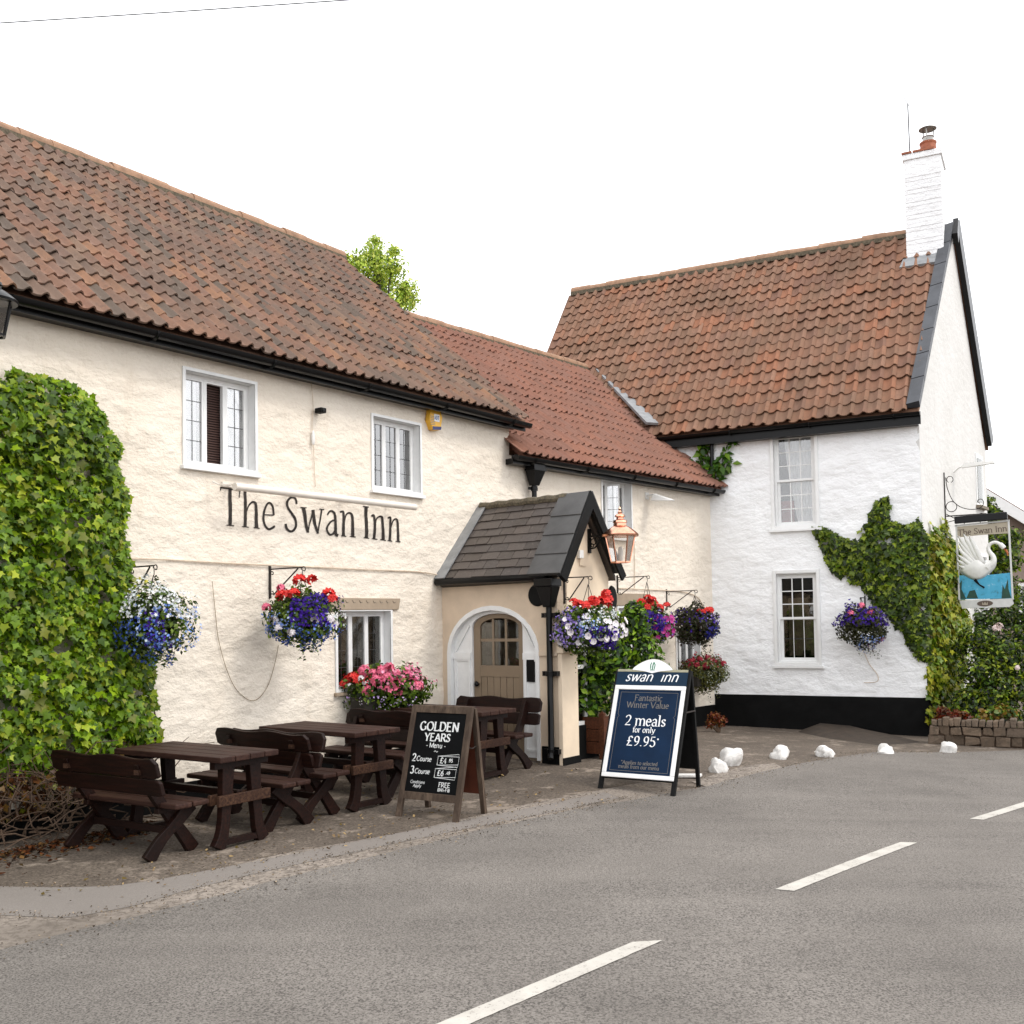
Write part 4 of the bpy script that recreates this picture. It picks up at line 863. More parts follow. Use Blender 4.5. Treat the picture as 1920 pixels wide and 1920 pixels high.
# the big painted name on the wall: brush strokes taken from the photograph, laid on the wall surface
NAME = [([(62, 190), (66, 172), (72, 163)], 7, 9), ([(58, 164), (120, 172), (180, 180), (236, 192)], 10, 10), ([(236, 190), (234, 225), (229, 258)], 8, 5), ([(150, 178), (149, 260), (150, 400), (149, 500)], 25, 27), ([(114, 501), (186, 509)], 7, 8),
 ([(283, 192), (286, 300), (285, 420), (286, 515)], 22, 24), ([(256, 515), (318, 521)], 7, 8), ([(288, 400), (312, 335), (340, 300), (365, 295), (382, 320), (386, 400), (386, 524)], 8, 27), ([(360, 524), (412, 531)], 7, 8),
 ([(446, 408), (545, 412)], 9, 10), ([(545, 412), (535, 340), (508, 303), (482, 312), (458, 370), (450, 440), (462, 505), (495, 538), (530, 528), (556, 510)], 14, 18),
 ([(748, 312), (738, 268), (712, 252), (682, 262), (662, 300), (670, 350), (705, 400), (740, 455), (745, 510), (720, 552), (690, 556), (662, 530), (652, 490)], 16, 18),
 ([(782, 342), (836, 347)], 8, 8), ([(808, 345), (830, 460), (848, 570)], 26, 20), ([(848, 570), (875, 460), (895, 365)], 9, 12), ([(893, 365), (910, 470), (938, 578)], 24, 18), ([(938, 578), (955, 470), (972, 362)], 9, 12), ([(950, 357), (992, 363)], 8, 8),
 ([(1020, 410), (1045, 378), (1075, 380), (1094, 415), (1098, 500), (1098, 580), (1118, 597)], 12, 24), ([(1096, 455), (1055, 470), (1026, 510), (1022, 550), (1045, 588), (1075, 578), (1096, 545)], 14, 16),
 ([(1140, 385), (1170, 385), (1170, 480), (1168, 598)], 14, 24), ([(1146, 598), (1194, 603)], 7, 8), ([(1172, 480), (1195, 410), (1225, 392), (1248, 415), (1252, 500), (1252, 604)], 8, 25), ([(1226, 604), (1278, 610)], 7, 8),
 ([(1345, 333), (1398, 340)], 8, 9), ([(1374, 337), (1375, 450), (1377, 615)], 24, 25), ([(1352, 615), (1402, 621)], 7, 8),
 ([(1424, 422), (1448, 418), (1450, 520), (1444, 624)], 14, 22), ([(1424, 624), (1474, 630)], 7, 8), ([(1452, 500), (1470, 445), (1500, 424), (1520, 445), (1524, 540), (1525, 632)], 8, 24), ([(1500, 632), (1550, 640)], 7, 8),
 ([(1566, 440), (1590, 438), (1592, 540), (1586, 640)], 12, 20), ([(1564, 641), (1608, 647)], 7, 8), ([(1594, 540), (1615, 465), (1640, 447), (1658, 470), (1664, 560), (1660, 648)], 8, 20), ([(1636, 647), (1680, 654)], 7, 8)]
nm = MB()
for k, (pts, w0, w1) in enumerate(NAME):
    P = spline([(x, y, 0) for x, y in pts], 5) if len(pts) > 2 else [Vector((*pts[0], 0)).lerp(Vector((*pts[1], 0)), i / 4) for i in range(5)]
    f = MB(); L = len(P)
    ribbon(f, [(p.x, p.y) for p in P], lambda a, t: 1.18 * (w0 + (w1 - w0) * t) * (.94 + .12 * random.random()), 0)
    vs = []
    for (u, v, _) in f.v:
        x, z = FL.loc(400 + u / 4.8, 880 + v / 4.8); vs.append((x, wdisp(FL, x, z, .013) - .005 - .0006 * (k % 5), z))
    nm.add(vs, f.f)
nm.build('painted_lettering', M['sign_text'], inn)
# ------------------------------------------------------------------ porch
porch = empty('porch', FL.w(PX0, 0, 0), FL.rz, 'gabled entrance porch with slate roof and arched white doorway', 'porch')
PY = -1.9                                    # front plane
def fp(px, py): return FP.loc(px, py)
ax0, ax1, asz, atz = .1, 1.6, 1.49, 2.11; acx, aw = .85, .75
def arch_pts(x0, x1, zs, zt, n=16): c = (x0 + x1) / 2; a = (x1 - x0) / 2; return [(c - a * math.cos(math.pi * i / n), zs + (zt - zs) * math.sin(math.pi * i / n)) for i in range(n + 1)]
# porch-local: x along inn facade (0 at side wall), y into the inn; the side wall runs along y, FP x == -y
Pt = lambda x, z, dx=0.0: (dx, -x, z)
outer = [Pt(0, -.3), Pt(ax0, -.3)] + [Pt(x, z) for x, z in arch_pts(ax0, ax1, asz, atz)] + [Pt(ax1, -.3), Pt(1.9, -.3), Pt(1.9, 2.5), Pt(0, 2.5)]
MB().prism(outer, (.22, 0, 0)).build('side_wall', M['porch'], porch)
MB().prism([Pt(1.64, -.3, -.004), Pt(1.904, -.3, -.004), Pt(1.904, .33, -.004), Pt(1.64, .33, -.004)], (-.02, 0, 0)).build('plinth', M['plinth'], porch)
gc, gL, gR, gA = .57, 0, 1.24, 3.43         # gable: apex x, left, right, apex height
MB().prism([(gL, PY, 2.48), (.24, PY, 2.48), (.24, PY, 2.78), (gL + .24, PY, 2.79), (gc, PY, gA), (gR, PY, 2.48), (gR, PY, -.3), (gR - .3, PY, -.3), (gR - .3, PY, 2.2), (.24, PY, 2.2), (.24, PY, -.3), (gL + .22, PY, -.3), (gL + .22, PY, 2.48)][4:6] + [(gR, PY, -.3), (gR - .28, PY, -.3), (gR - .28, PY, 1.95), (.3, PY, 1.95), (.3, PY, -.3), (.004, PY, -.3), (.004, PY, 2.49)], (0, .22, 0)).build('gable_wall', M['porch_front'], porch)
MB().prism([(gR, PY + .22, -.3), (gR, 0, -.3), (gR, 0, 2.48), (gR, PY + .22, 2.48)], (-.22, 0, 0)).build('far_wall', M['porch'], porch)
MB().box(-.03, .34, PY - .07, PY - .004, -.3, 1.5).hexa([(-.05, PY - .1, 1.5), (.36, PY - .1, 1.5), (.36, PY - .004, 1.5), (-.05, PY - .004, 1.5), (-.05, PY - .1, 1.56), (.36, PY - .1, 1.56), (.36, PY - .004, 1.6), (-.05, PY - .004, 1.6)]).build('pier', M['porch_front'], porch, bevel=.01)
MB().box(-.045, .35, PY - .085, PY - .07, -.3, .2).build('pier_plinth', M['plinth'], porch)
MB().box(-.03, 0, -1.9, -1.62, 1.47, 1.52).build('string_course', M['porch'], porch)
pw = MB(); bars(pw, .34, 1.1, .55, 1.9, PY + .05, PY + .1, .05); pw.box(.7, .74, PY + .05, PY + .1, .6, 1.85).box(.39, 1.05, PY + .052, PY + .098, 1.28, 1.33)
pwin = pw.build('window', M['white_paint'], porch); MB().box(.36, 1.08, PY + .075, PY + .08, .57, 1.88).build('pane', M['glass_dark'], pwin)
MB().box(.3, 1.14, PY + .03, PY + .12, -.3, .55).build('window_apron', M['plinth'], porch)
# doorway
dx0, dx1, dzs, dzt = .46, 1.30, 1.84, 2.02
def u_poly(o, i): return o + i[::-1]
oa = [(ax0 + .005, .16)] + arch_pts(ax0 + .005, ax1 - .005, asz, atz - .005) + [(ax1 - .005, .16)]
ia = [(dx0, .16)] + arch_pts(dx0, dx1, dzs, dzt, 10) + [(dx1, .16)]
sur = MB().prism([Pt(x, z, .07) for x, z in u_poly(oa, ia)], (.05, 0, 0)).build('door_surround', M['white_paint'], porch)
ob = [(ax0 - .012, .14)] + arch_pts(ax0 - .012, ax1 + .012, asz, atz + .012) + [(ax1 + .012, .14)]; ib = [(ax0 + .045, .14)] + arch_pts(ax0 + .045, ax1 - .045, asz, atz - .05) + [(ax1 - .045, .14)]
MB().prism([Pt(x, z, -.012) for x, z in u_poly(ob, ib)], (.09, 0, 0)).build('arch_moulding', M['white_paint'], sur)
for a, b, br in ((ax0 + .06, dx0 - .03, (.17, .43)), (dx1 + .03, ax1 - .06, (1.53, 1.33))):
    sm = MB()
    for z0, z1 in ((.24, 1.42),):
        sm.prism([Pt(a, z0, .055), Pt(b, z0, .055), Pt(b, z1, .055), Pt(a, z1, .055)], (.014, 0, 0)) if 0 else None
        for (p, q, r_, s_) in ((a, b, z0, z0 + .03), (a, b, z1 - .03, z1), (a, a + .03, z0 + .03, z1 - .03), (b - .03, b, z0 + .03, z1 - .03)): sm.box(.052, .069, -q, -p, r_, s_)
    sm.box(.045, .069, -b - .02, -a + .02, 1.415, 1.5); sm.bar(Pt(br[0], 1.49, .06), Pt(br[1], 1.86, .06), .02, .03, (1, 0, 0))
    sm.build('side_moulding', M['white_paint'], sur)
MB().box(.05, .066, -1.49, -1.37, 1.13, 1.42).build('notice_panel', M['black_matt'], sur)
da = [(dx0 + .004, .2)] + arch_pts(dx0 + .004, dx1 - .004, dzs, dzt - .004, 10) + [(dx1 - .004, .2)]
# door leaf with a glazed opening: stiles, rails, planks
door = MB()
zg0, zg1, gx0, gx1 = 1.33, 1.84, .575, 1.215
for x0, x1, z0, z1 in ((dx0 + .004, gx0, .2, 1.84), (gx1, dx1 - .004, .2, 1.84), (gx0, gx1, 1.18, zg0), (gx0, gx1, .2, .36)): door.box(.10, .14, -x1, -x0, z0, z1)
tp = arch_pts(dx0 + .004, dx1 - .004, dzs, dzt - .004, 10); tg_ = arch_pts(gx0, gx1, zg1, 1.955, 10)
door.prism([Pt(x, z, .10) for x, z in tp + tg_[::-1]], (.04, 0, 0))
for k in (1, 2): x = gx0 + (gx1 - gx0) * k / 3; door.box(.104, .136, -x - .016, -x + .016, zg0, 1.945)
door.box(.106, .134, -gx1, -gx0, 1.645, 1.685)
dr = door.build('door', M['door'], porch, bevel=.004)
for k in range(6):
    a = gx0 + (gx1 - gx0) * k / 6; b = gx0 + (gx1 - gx0) * (k + 1) / 6; MB().box(.108, .13, -b + .004, -a - .004, .36, 1.18).build('plank', M['door'], dr, bevel=.004)
for k in range(3):
    for z0, z1 in ((zg0, 1.645), (1.685, 1.93 if k == 1 else 1.9)):
        a = gx0 + (gx1 - gx0) * k / 3 + .017; b = gx0 + (gx1 - gx0) * (k + 1) / 3 - .017; MB().box(.118, .121, -b, -a, z0 + .002, z1).build('pane', M['glass_dark'], dr)
MB().lathe([(.004, .02), (.03, .03), (.035, .055), (.02, .075), (.012, .1)], (0, -.545, 1.08), 12, 'x').build('door_knob', M['black'], dr, smooth=True); MB().box(.09, .1, -.515, -.49, 1.06, 1.12).build('keyhole_plate', M['black'], dr)
MB().box(.1, .4, -1.6, -.1, -.3, .2).build('threshold', M['tan'], porch)
MB().box(.9, .95, -1.8, -.05, 0, 2.4).build('inner_wall', M['tan'], porch)
# roof: slates laid row by row on the visible slope
eL, rB, rF = (-.12, 2.5), (.84, 3.54), (gc, 3.52); y0, y1 = -.02, PY - .06
def slope(t, u, h=0):     # t up the slope, u from facade to front
    rx = rB[0] + (rF[0] - rB[0]) * u; rz = rB[1] + (rF[1] - rB[1]) * u; x = eL[0] + (rx - eL[0]) * t; z = eL[1] + (rz - eL[1]) * t; L = math.hypot(rx - eL[0], rz - eL[1])
    return Vector((x - h * (rz - eL[1]) / L, y0 + (y1 - y0) * u, z + h * (rx - eL[0]) / L))
rm = MB(); rm.hexa([slope(0, 0, -.09), slope(0, 1, -.09), slope(1, 1, -.09), slope(1, 0, -.09), slope(0, 0, -.035), slope(0, 1, -.035), slope(1, 1, -.035), slope(1, 0, -.035)])
rr = lambda u: Vector((rB[0] + (rF[0] - rB[0]) * u, y0 + (y1 - y0) * u, rB[1] + (rF[1] - rB[1]) * u)); re = lambda u: Vector((1.33, y0 + (y1 - y0) * u, 2.5)); dn_ = Vector((0, 0, -.06))
rm.hexa([rr(0) + dn_, rr(1) + dn_, re(1) + dn_, re(0) + dn_, rr(0), rr(1), re(1), re(0)])
proof = rm.build('roof', M['slate'], porch)
ROWS = 9
for i in range(ROWS):
    u = .04 - (i % 2) * .06 - random.random() * .02
    while u < .86:
        w_ = random.uniform(.105, .17); a, b = max(.02, u), min(.88, u + w_ - .004); t0 = i / ROWS - .012 + random.gauss(0, .004); t1 = t0 + 1.25 / ROWS; h0 = .022 + random.uniform(0, .008); t1 = min(t1, 1)
        if b > a + .02:
            tl = random.gauss(0, .002); MB().hexa([slope(t0, a, h0 - .012), slope(t0, b, h0 - .012 + tl), slope(t1, b, -.004), slope(t1, a, -.004), slope(t0, a, h0), slope(t0, b, h0 + tl), slope(t1, b, .008), slope(t1, a, .008)]).build('slate', M['slate'], proof)
        u += w_
MB().tube([slope(1, u_, .02) + Vector((0, 0, .0 + .008 * math.sin(u_ * 40))) for u_ in np.linspace(0.02, .86, 20)], .055, 8).build('ridge_mortar', M['cement'], proof)
MB().hexa([slope(-.02, -.01, .004), slope(-.02, .085, .03), slope(1.02, .085, .03), slope(1.06, -.01, .004), slope(-.02, -.01, .04), slope(-.02, .085, .045), slope(1.02, .085, .045), slope(1.06, -.01, .04)]).build('lead_flashing', M['lead'], proof)
for k in range(4):      # wide dark coping slabs along the gable edge
    t0, t1 = k / 4 - .04, (k + 1) / 4 + .02 - .04; t1 = t1 if k < 3 else 1.03
    MB().hexa([slope(t0, .80, .02), slope(t0, 1.06, .02), slope(t1, 1.06, .012), slope(t1, .80, .012), slope(t0, .80, .075), slope(t0, 1.06, .075), slope(t1, 1.06, .06), slope(t1, .80, .06)]).build('coping_slab', M['grey_slab'], proof, bevel=.006)
ap = rr(1.06); vg = MB()
vg.hexa([slope(-.06, 1.045, -.09), slope(-.06, 1.075, -.09), slope(1.0, 1.075, -.10), slope(1.0, 1.045, -.10), slope(-.06, 1.045, .05), slope(-.06, 1.075, .05), slope(1.03, 1.075, .06), slope(1.03, 1.045, .06)])
a, b = rr(1.06) + Vector((0, 0, -.03)), re(1.06) + Vector((.02, 0, -.03)); vg.bar(a + Vector((-.03, 0, .04)), b, .03, .12)
vg.build('bargeboard', M['black_matt'], proof); MB().bar(rr(.93) + Vector((0, 0, .05)), re(.93) + Vector((.02, 0, .05)), .5, .05, (.6, 0, .8)).build('far_coping', M['grey_slab'], proof)
gg = MB().tube([slope(-.03, .0, -.02), slope(-.03, .93, -.02)], .05, 8).build('gutter', M['black'], porch)
MB().hexa([slope(.0, .0, -.18), slope(.0, .95, -.18), slope(.06, .95, -.07), slope(.06, 0, -.07), slope(-.02, 0, -.1), slope(-.02, .95, -.1), slope(.0, .95, -.06), slope(.0, 0, -.06)]).build('fascia', M['black'], porch)
# hopper head and downpipe on the corner, with a round black plate behind
hx, hy = -.09, -1.83
dp = MB().tube([(hx, hy, 2.1), (hx, hy, .3), (hx - .05, hy - .02, .2)], .04, 10)
for z in (1.98, 1.25, .28): dp.lathe([(.057, z - .03), (.057, z + .03)], (hx, hy, 0), 10).box(hx - .01, .0, hy - .11, hy + .11, z - .03, z + .03)
dpo = dp.build('downpipe', M['black'], porch, smooth='a')
MB().hexa([(hx - .055, hy - .055, 2.08), (hx + .055, hy - .055, 2.08), (hx + .055, hy + .055, 2.08), (hx - .055, hy + .055, 2.08), (hx - .11, hy - .12, 2.34), (hx + .09, hy - .12, 2.34), (hx + .09, hy + .12, 2.34), (hx - .11, hy + .12, 2.34)]).box(hx - .13, hx + .09, hy - .14, hy + .14, 2.34, 2.44).build('hopper', M['black'], dpo, bevel=.008)
rp = MB().lathe([(.002, -.03), (.13, -.025), (.145, -.005), (.145, .0)], (0, 0, 0), 24, 'x').build('round_plate', M['black_matt'], None, smooth='a')
rp.location = FL.w(PX0 - .003, -1.6, 2.24); rp.rotation_euler = (0, 0, FL.rz); tag(rp, 'round black plate fixed to the porch wall beside the hopper', 'wall plate')
rp2 = MB().lathe([(.002, -.03), (.10, -.025), (.11, 0)], (0, 0, 0), 24, 'y').build('round_plate', M['black_matt'], None, smooth='a'); q = FL.loc(1148, 1122, PY - .02)
rp2.location = FL.w(q[0] - .0, PY - .01, q[1]); rp2.rotation_euler = (0, 0, FL.rz); rp2.scale = (1, 1, 1.6); tag(rp2, 'black oval plate on the porch gable above the red geraniums', 'wall plate')
# ------------------------------------------------------------------ fittings on the walls
def put(o, fr, x, y, z, rz=0.0): o.location = fr.w(x, y, z); o.rotation_euler = (0, 0, fr.rz + rz); return o
def solve_y(fr, x, px, lo=-1.2, hi=0.0):
    """How far out from the wall a point at wall position x must stand to show at pixel column px."""
    f = lambda y: fr.loc(px, 1100, y)[0] - x
    for _ in range(40):
        m = (lo + hi) / 2
        if (f(lo) > 0) == (f(m) > 0): lo = m
        else: hi = m
    return (lo + hi) / 2
# tubular sign light
a = FL.loc(440, 912, -.32); b = FL.loc(778, 951, -.32)
t = empty('sign_light', FL.w(a[0], 0, a[1]), FL.rz, 'long cream tube light above the painted name', 'sign light')
L = b[0] - a[0]; dz = b[1] - a[1]
MB().tube([(0, -.32, 0), (L, -.32, dz)], .042, 14).build('tube', M['tube_cream'], t, smooth='a')
for k, u in enumerate((.05, .35, .65, .93)):
    MB().tube([(L * u, -.31, dz * u + .03), (L * u, -.02, dz * u + .06)], .013, 6).build('support_arm', M['tube_cream'], t); MB().box(L * u - .07, L * u + .07, -.028, 0, dz * u + .035, dz * u + .085).build('wall_plate', M['tube_cream'], t)
MB().tube([(-.12, -.1, .06), (-.06, -.14, .03), (-.03, -.3, .01)], .01, 5).build('cable_tail', M['tube_cream'], t)
# alarm box
x, z = FL.loc(808, 783); z -= .02; t = empty('alarm_box', FL.w(x, 0, z), FL.rz, 'yellow hexagonal burglar alarm box under the eaves, blue lettering', 'alarm box')
hx_ = [(-.13, -.04), (-.1, .13), (.08, .16), (.14, .03), (.1, -.15), (-.06, -.17)]
MB().prism([(p[0], -.09, p[1]) for p in hx_], (0, .088, 0)).build('case', M['alarm_yellow'], t, bevel=.012)
MB().prism([(-.062, -.092, -.165), (.1, -.092, -.145), (.11, -.092, -.1), (-.075, -.092, -.12)], (0, .085, 0)).build('beacon', M['alarm_blue'], t)
MB().box(-.04, .07, -.094, -.091, -.045, .055).build('badge', M['ink_white'], t)
for k, (x0, st) in enumerate(((-.033, [[(0, 0), (.012, .05), (.024, 0)], [(.005, .018), (.02, .018)]]), (.0, [[(0, 0), (0, .05), (.018, .045), (.024, .025), (.018, .005), (0, 0)]]), (.032, [[(.014, 0), (.014, .05)], [(0, .05), (.028, .05)]]))):
    m = MB()
    for q in st: ribbon(m, [(x0 + p[0], -.02 + p[1]) for p in q], lambda a, t: .009, .0)
    uv_to(m, (0, -.0955, 0), (1, 0, 0), (0, 0, 1), (0, -1, 0)).build('lettering', M['ink_blue'], t)
for k in range(6): MB().box(-.115, -.02, -.0925, -.0905, -.1 + k * .022, -.09 + k * .022).build('louvre', M['tan'], t)
# security camera and cable insulator
x, z = FL.loc(600, 770, -.08); t = empty('security_camera', FL.w(x, 0, z), FL.rz, 'small black security camera between the upper windows', 'camera')
MB().box(-.04, .05, -.14, -.03, -.03, .03).build('body', M['black_matt'], t, bevel=.008); MB().lathe([(.02, -.15), (.02, -.12)], (0, 0, 0), 10, 'y').build('lens', M['black'], t); MB().tube([(0, -.05, 0), (0, 0, .01)], .012, 6).build('arm', M['black_matt'], t)
x, z = FL.loc(587, 820, -.03); o = MB().lathe([(.008, -.09), (.014, -.08), (.02, -.06), (.022, -.03), (.02, .03), (.014, .05), (.012, .08)], (0, 0, 0), 10).build('pull_insulator', M['white_metal'], None, smooth=True); put(o, FL, x, -.03, z); tag(o, 'small white weight hanging on a cord below the camera', 'insulator')
def cable(name, fr, pts, r, mat, label, y=-.02):
    P = spline([(*(lambda q: (q[0], y, q[1]))(fr.loc(*p, y)),) for p in pts], 6); o = MB().tube(P, r, 5).build(name, mat); o.location = fr.O; o.rotation_euler = (0, 0, fr.rz); return tag(o, label, 'cable')
cable('cord', FL, [(583, 708), (587, 760), (585, 800), (588, 840), (590, 890), (592, 912)], .004, M['cable'], 'thin cord running down from the eaves past the camera')
cable('wall_cable', FL, [(245, 1048), (300, 1049), (420, 1056), (505, 1060), (600, 1064), (700, 1069), (780, 1072), (828, 1079)], .009, M['cable'], 'painted cable running along the cream wall to the porch')
cable('hanging_hose', FL, [(398, 1090), (405, 1160), (410, 1200), (425, 1255), (445, 1295), (475, 1314), (500, 1290), (515, 1245), (522, 1210)], .0032, M['cable_brown'], 'slack brown hose looping down between the hanging baskets')
cable('wing_cable', FM, [(1160, 1103), (1220, 1106), (1280, 1110), (1310, 1122), (1322, 1150)], .009, M['cable'], 'cable along the middle wing above its ground floor windows')
cable('corner_pipe', FM, [(1189, 1000), (1190, 1060), (1190, 1103)], .007, M['cable'], 'thin cable dropping beside the open casement window')
cable('white_wall_cable', FWH, [(1618, 1218), (1630, 1245), (1645, 1265), (1644, 1278), (1620, 1280)], .006, M['cable'], 'thin cable below the basket on the white wall')
# floodlight
x, z = FM.loc(1212, 930); t = empty('floodlight', FM.w(x, 0, z), FM.rz, 'white floodlight on an arm under the middle wing gutter', 'floodlight')
MB().hexa([(-.06, -.52, -.13), (.1, -.52, -.13), (.12, -.12, -.10), (-.08, -.12, -.10), (-.03, -.54, -.11), (.07, -.54, -.11), (.08, -.16, .03), (-.04, -.16, .03)]).build('head', M['white_metal'], t, bevel=.015); MB().tube([(0, 0, 0), (0, -.2, 0)], .025, 8).build('arm', M['white_metal'], t); MB().box(-.05, .05, -.02, 0, -.06, .06).build('wall_plate', M['white_metal'], t)
# junction box on the porch gable
x, z = FL.loc(1085, 1040, PY); t = empty('sensor_box', FL.w(x, PY, z), FL.rz, 'small white sensor box on the porch gable below the lantern', 'sensor'); MB().box(-.05, .05, -.05, 0, -.05, .06).build('body', M['white_metal'], t, bevel=.008); MB().tube([(0, -.01, -.05), (0, -.012, -.14), (.15, -.012, -.15)], .006, 5).build('conduit', M['cable'], t)
# lanterns
def lantern(name, metal, label, fr, x, y, z, L, s=1.0):
    t = empty(name, fr.w(x, y, z), fr.rz, label, 'lantern')
    R0, R1, zb, zt = .12 * s, .19 * s, -.34 * s, 0
    f = MB()
    for k in range(6): a = k * math.pi / 3; f.bar((R0 * math.cos(a), R0 * math.sin(a) - L, zb), (R1 * math.cos(a), R1 * math.sin(a) - L, zt), .014, .014)
    for R, zz in ((R0, zb), (R1, zt)):
        for k in range(6): a, b = k * math.pi / 3, (k + 1) * math.pi / 3; f.bar((R * math.cos(a), R * math.sin(a) - L, zz), (R * math.cos(b), R * math.sin(b) - L, zz), .016, .02)
    f.build('glazing_frame', metal, t)
    for k in range(6):
        a, b = k * math.pi / 3, (k + 1) * math.pi / 3; q = lambda R, a, zz: (R * .97 * math.cos(a), R * .97 * math.sin(a) - L, zz); m = MB(); m.add([q(R0, a, zb), q(R0, b, zb), q(R1, b, zt), q(R1, a, zt)], [(0, 1, 2, 3)]); m.build('pane', M['lamp_glass'], t)
    MB().lathe([(.235 * s, -.01 * s), (.24 * s, .015 * s), (.21 * s, .045 * s), (.14 * s, .10 * s), (.085 * s, .13 * s), (.08 * s, .165 * s), (.095 * s, .17 * s), (.085 * s, .2 * s), (.05 * s, .215 * s), (.045 * s, .235 * s), (.07 * s, .25 * s), (.055 * s, .275 * s), (.025 * s, .29 * s), (.03 * s, .305 * s), (.012 * s, .33 * s), (.02 * s, .35 * s), (.003, .38 * s)], (0, -L, 0), 18).build('hood', metal, t, smooth='a')
    MB().lathe([(.03, zb + .01), (.035, zb + .16), (.02, zb + .2)], (0, -L, 0), 10).build('lamp_holder', M['white_metal'], t)
    bk = MB().box(-.025, .025, -.03, 0, -.2, .12); bk.bar((0, -.02, .02), (0, -L + R1, .03), .02, .025); pts = [(0, -.03, -.14), (0, -.1, -.13), (0, -.15, -.08), (0, -.2, -.02), (0, -L + R1 + .02, .015)]; bk.tube(spline(pts, 5), .011, 6)
    for c, r in (((0, -.08, -.05), .04), ((0, -.14, -.02), .03), ((0, -.06, -.1), .02)): bk.tube([(0, c[1] + r * math.cos(a_), c[2] + r * math.sin(a_)) for a_ in np.linspace(0, 6, 12)], .007, 5)
    bk.build('bracket', M['black'], t); return t
bx, bz = FL.loc(1103, 1003, PY); Ly = -(solve_y(FL, bx, 1165, -3.4, -1.9) - PY)
lantern('wall_lantern', M['copper'], 'polished copper hexagonal lantern on the porch gable', FL, bx, PY, FL.loc(1165, 1005, PY - Ly)[1], Ly, 1.0)
lantern('wall_lantern', M['black'], 'black lantern just entering the picture at the left edge', FL, FL.loc(-14, 590, -.45)[0], 0, FL.loc(-14, 566, -.45)[1], .45, .85)
# flower basket brackets
def bracket(fr, x, y, z, L, label):
    m = MB().box(-.012, .012, -.02, 0, -.34, .03).bar((0, -.01, -.01), (0, -L, -.01), .014, .014).bar((0, -.07, -.3), (0, -L + .06, -.02), .012, .012)
    for c, r, s0 in (((-L - .035, -.035), .04, 1), ((-.05, -.06), .03, 1), ((-.05, -.27), .028, -1)):
        m.tube([(0, c[0] + r * (1 - .08 * i) * math.cos(i * .62), c[1] + r * (1 - .08 * i) * math.sin(i * .62) * s0) for i in range(10)], .006, 5)
    m.tube([(0, -L - .01, -.03), (0, -L - .01, -.10)], .005, 5)
    o = m.build('basket_bracket', M['iron']); put(o, fr, x, y, z); return tag(o, label, 'bracket')
# ------------------------------------------------------------------ plants
LEAF = ([(0, 0, 0), (.28, .45, .10), (0, 1, -.06), (-.28, .45, .10)], [(0, 1, 2), (0, 2, 3)])
BROAD = ([(0, 0, 0), (.42, .25, .07), (.36, .7, .05), (0, 1, -.1), (-.36, .7, .05), (-.42, .25, .07), (0, .45, .0)], [(6, 0, 1), (6, 1, 2), (6, 2, 3), (6, 3, 4), (6, 4, 5), (6, 5, 0)])
_iv = [(0, .08), (.36, -.06), (.38, .22), (.64, .46), (.30, .56), (0, 1.06), (-.30, .56), (-.64, .46), (-.38, .22), (-.36, -.06)]
IVY = ([(0, .4, .0)] + [(x, y, .10 * abs(x) - .22 * max(0, y - .4) ** 1.0) for x, y in _iv], [(0, i + 1, (i + 1) % 10 + 1) for i in range(10)])
STAR = ([(0, 0, -.04)] + [(.5 * math.cos(k * math.pi / 5 + .3) * (1 if k % 2 == 0 else .55), .5 * math.sin(k * math.pi / 5 + .3) * (1 if k % 2 == 0 else .55), .08 * (k % 2 == 0)) for k in range(10)], [(0, i + 1, (i + 1) % 10 + 1) for i in range(10)])
BELL = ([(0, 0, -.25)] + [(.5 * math.cos(k * math.pi / 4), .5 * math.sin(k * math.pi / 4), .06 * (k % 2)) for k in range(8)], [(0, i + 1, (i + 1) % 8 + 1) for i in range(8)])
def sphere_dirs(n):
    v = rng.normal(size=(n, 3)); return v / np.linalg.norm(v, axis=1, keepdims=True)
def merge_scatter(name, parts, mat, parent):
    V, F, T, b = [], [], [], 0
    for v, f, t in parts: V.append(v); F.append(f + b); T.append(t); b += len(v)
    o = link(name, raw_mesh(name, np.concatenate(V), np.concatenate(F), mat, np.concatenate(T)), None, parent); o['kind'] = 'stuff'; return o
def noise3(P, f, s=0.0): return np.array([noise.noise(Vector((p[0] * f + s, p[1] * f, p[2] * f))) for p in P])
_heads = {}
def head_mesh(kind):
    """A rounded flower head of small florets."""
    if kind not in _heads:
        n = 16; d = sphere_dirs(60); d = d[d[:, 2] > -.25][:n]; V, F, T = scatter(STAR, d * .4, d, np.full(len(d), .62), rng.uniform(0, 6, len(d)), np.ones((len(d), 3)))
        _heads[kind] = raw_mesh('flower_head', V, F, M[kind])
    return _heads[kind]
_bells = {}
def bell_mesh(kind):
    if kind not in _bells:
        V, F = np.array(BELL[0]), np.array(BELL[1]); _bells[kind] = raw_mesh('petunia', V, F, M[kind], smooth=True)
    return _bells[kind]
GREENS = ['3c5a1e', '527626', '2c4614', '6a8a36', '20340e']
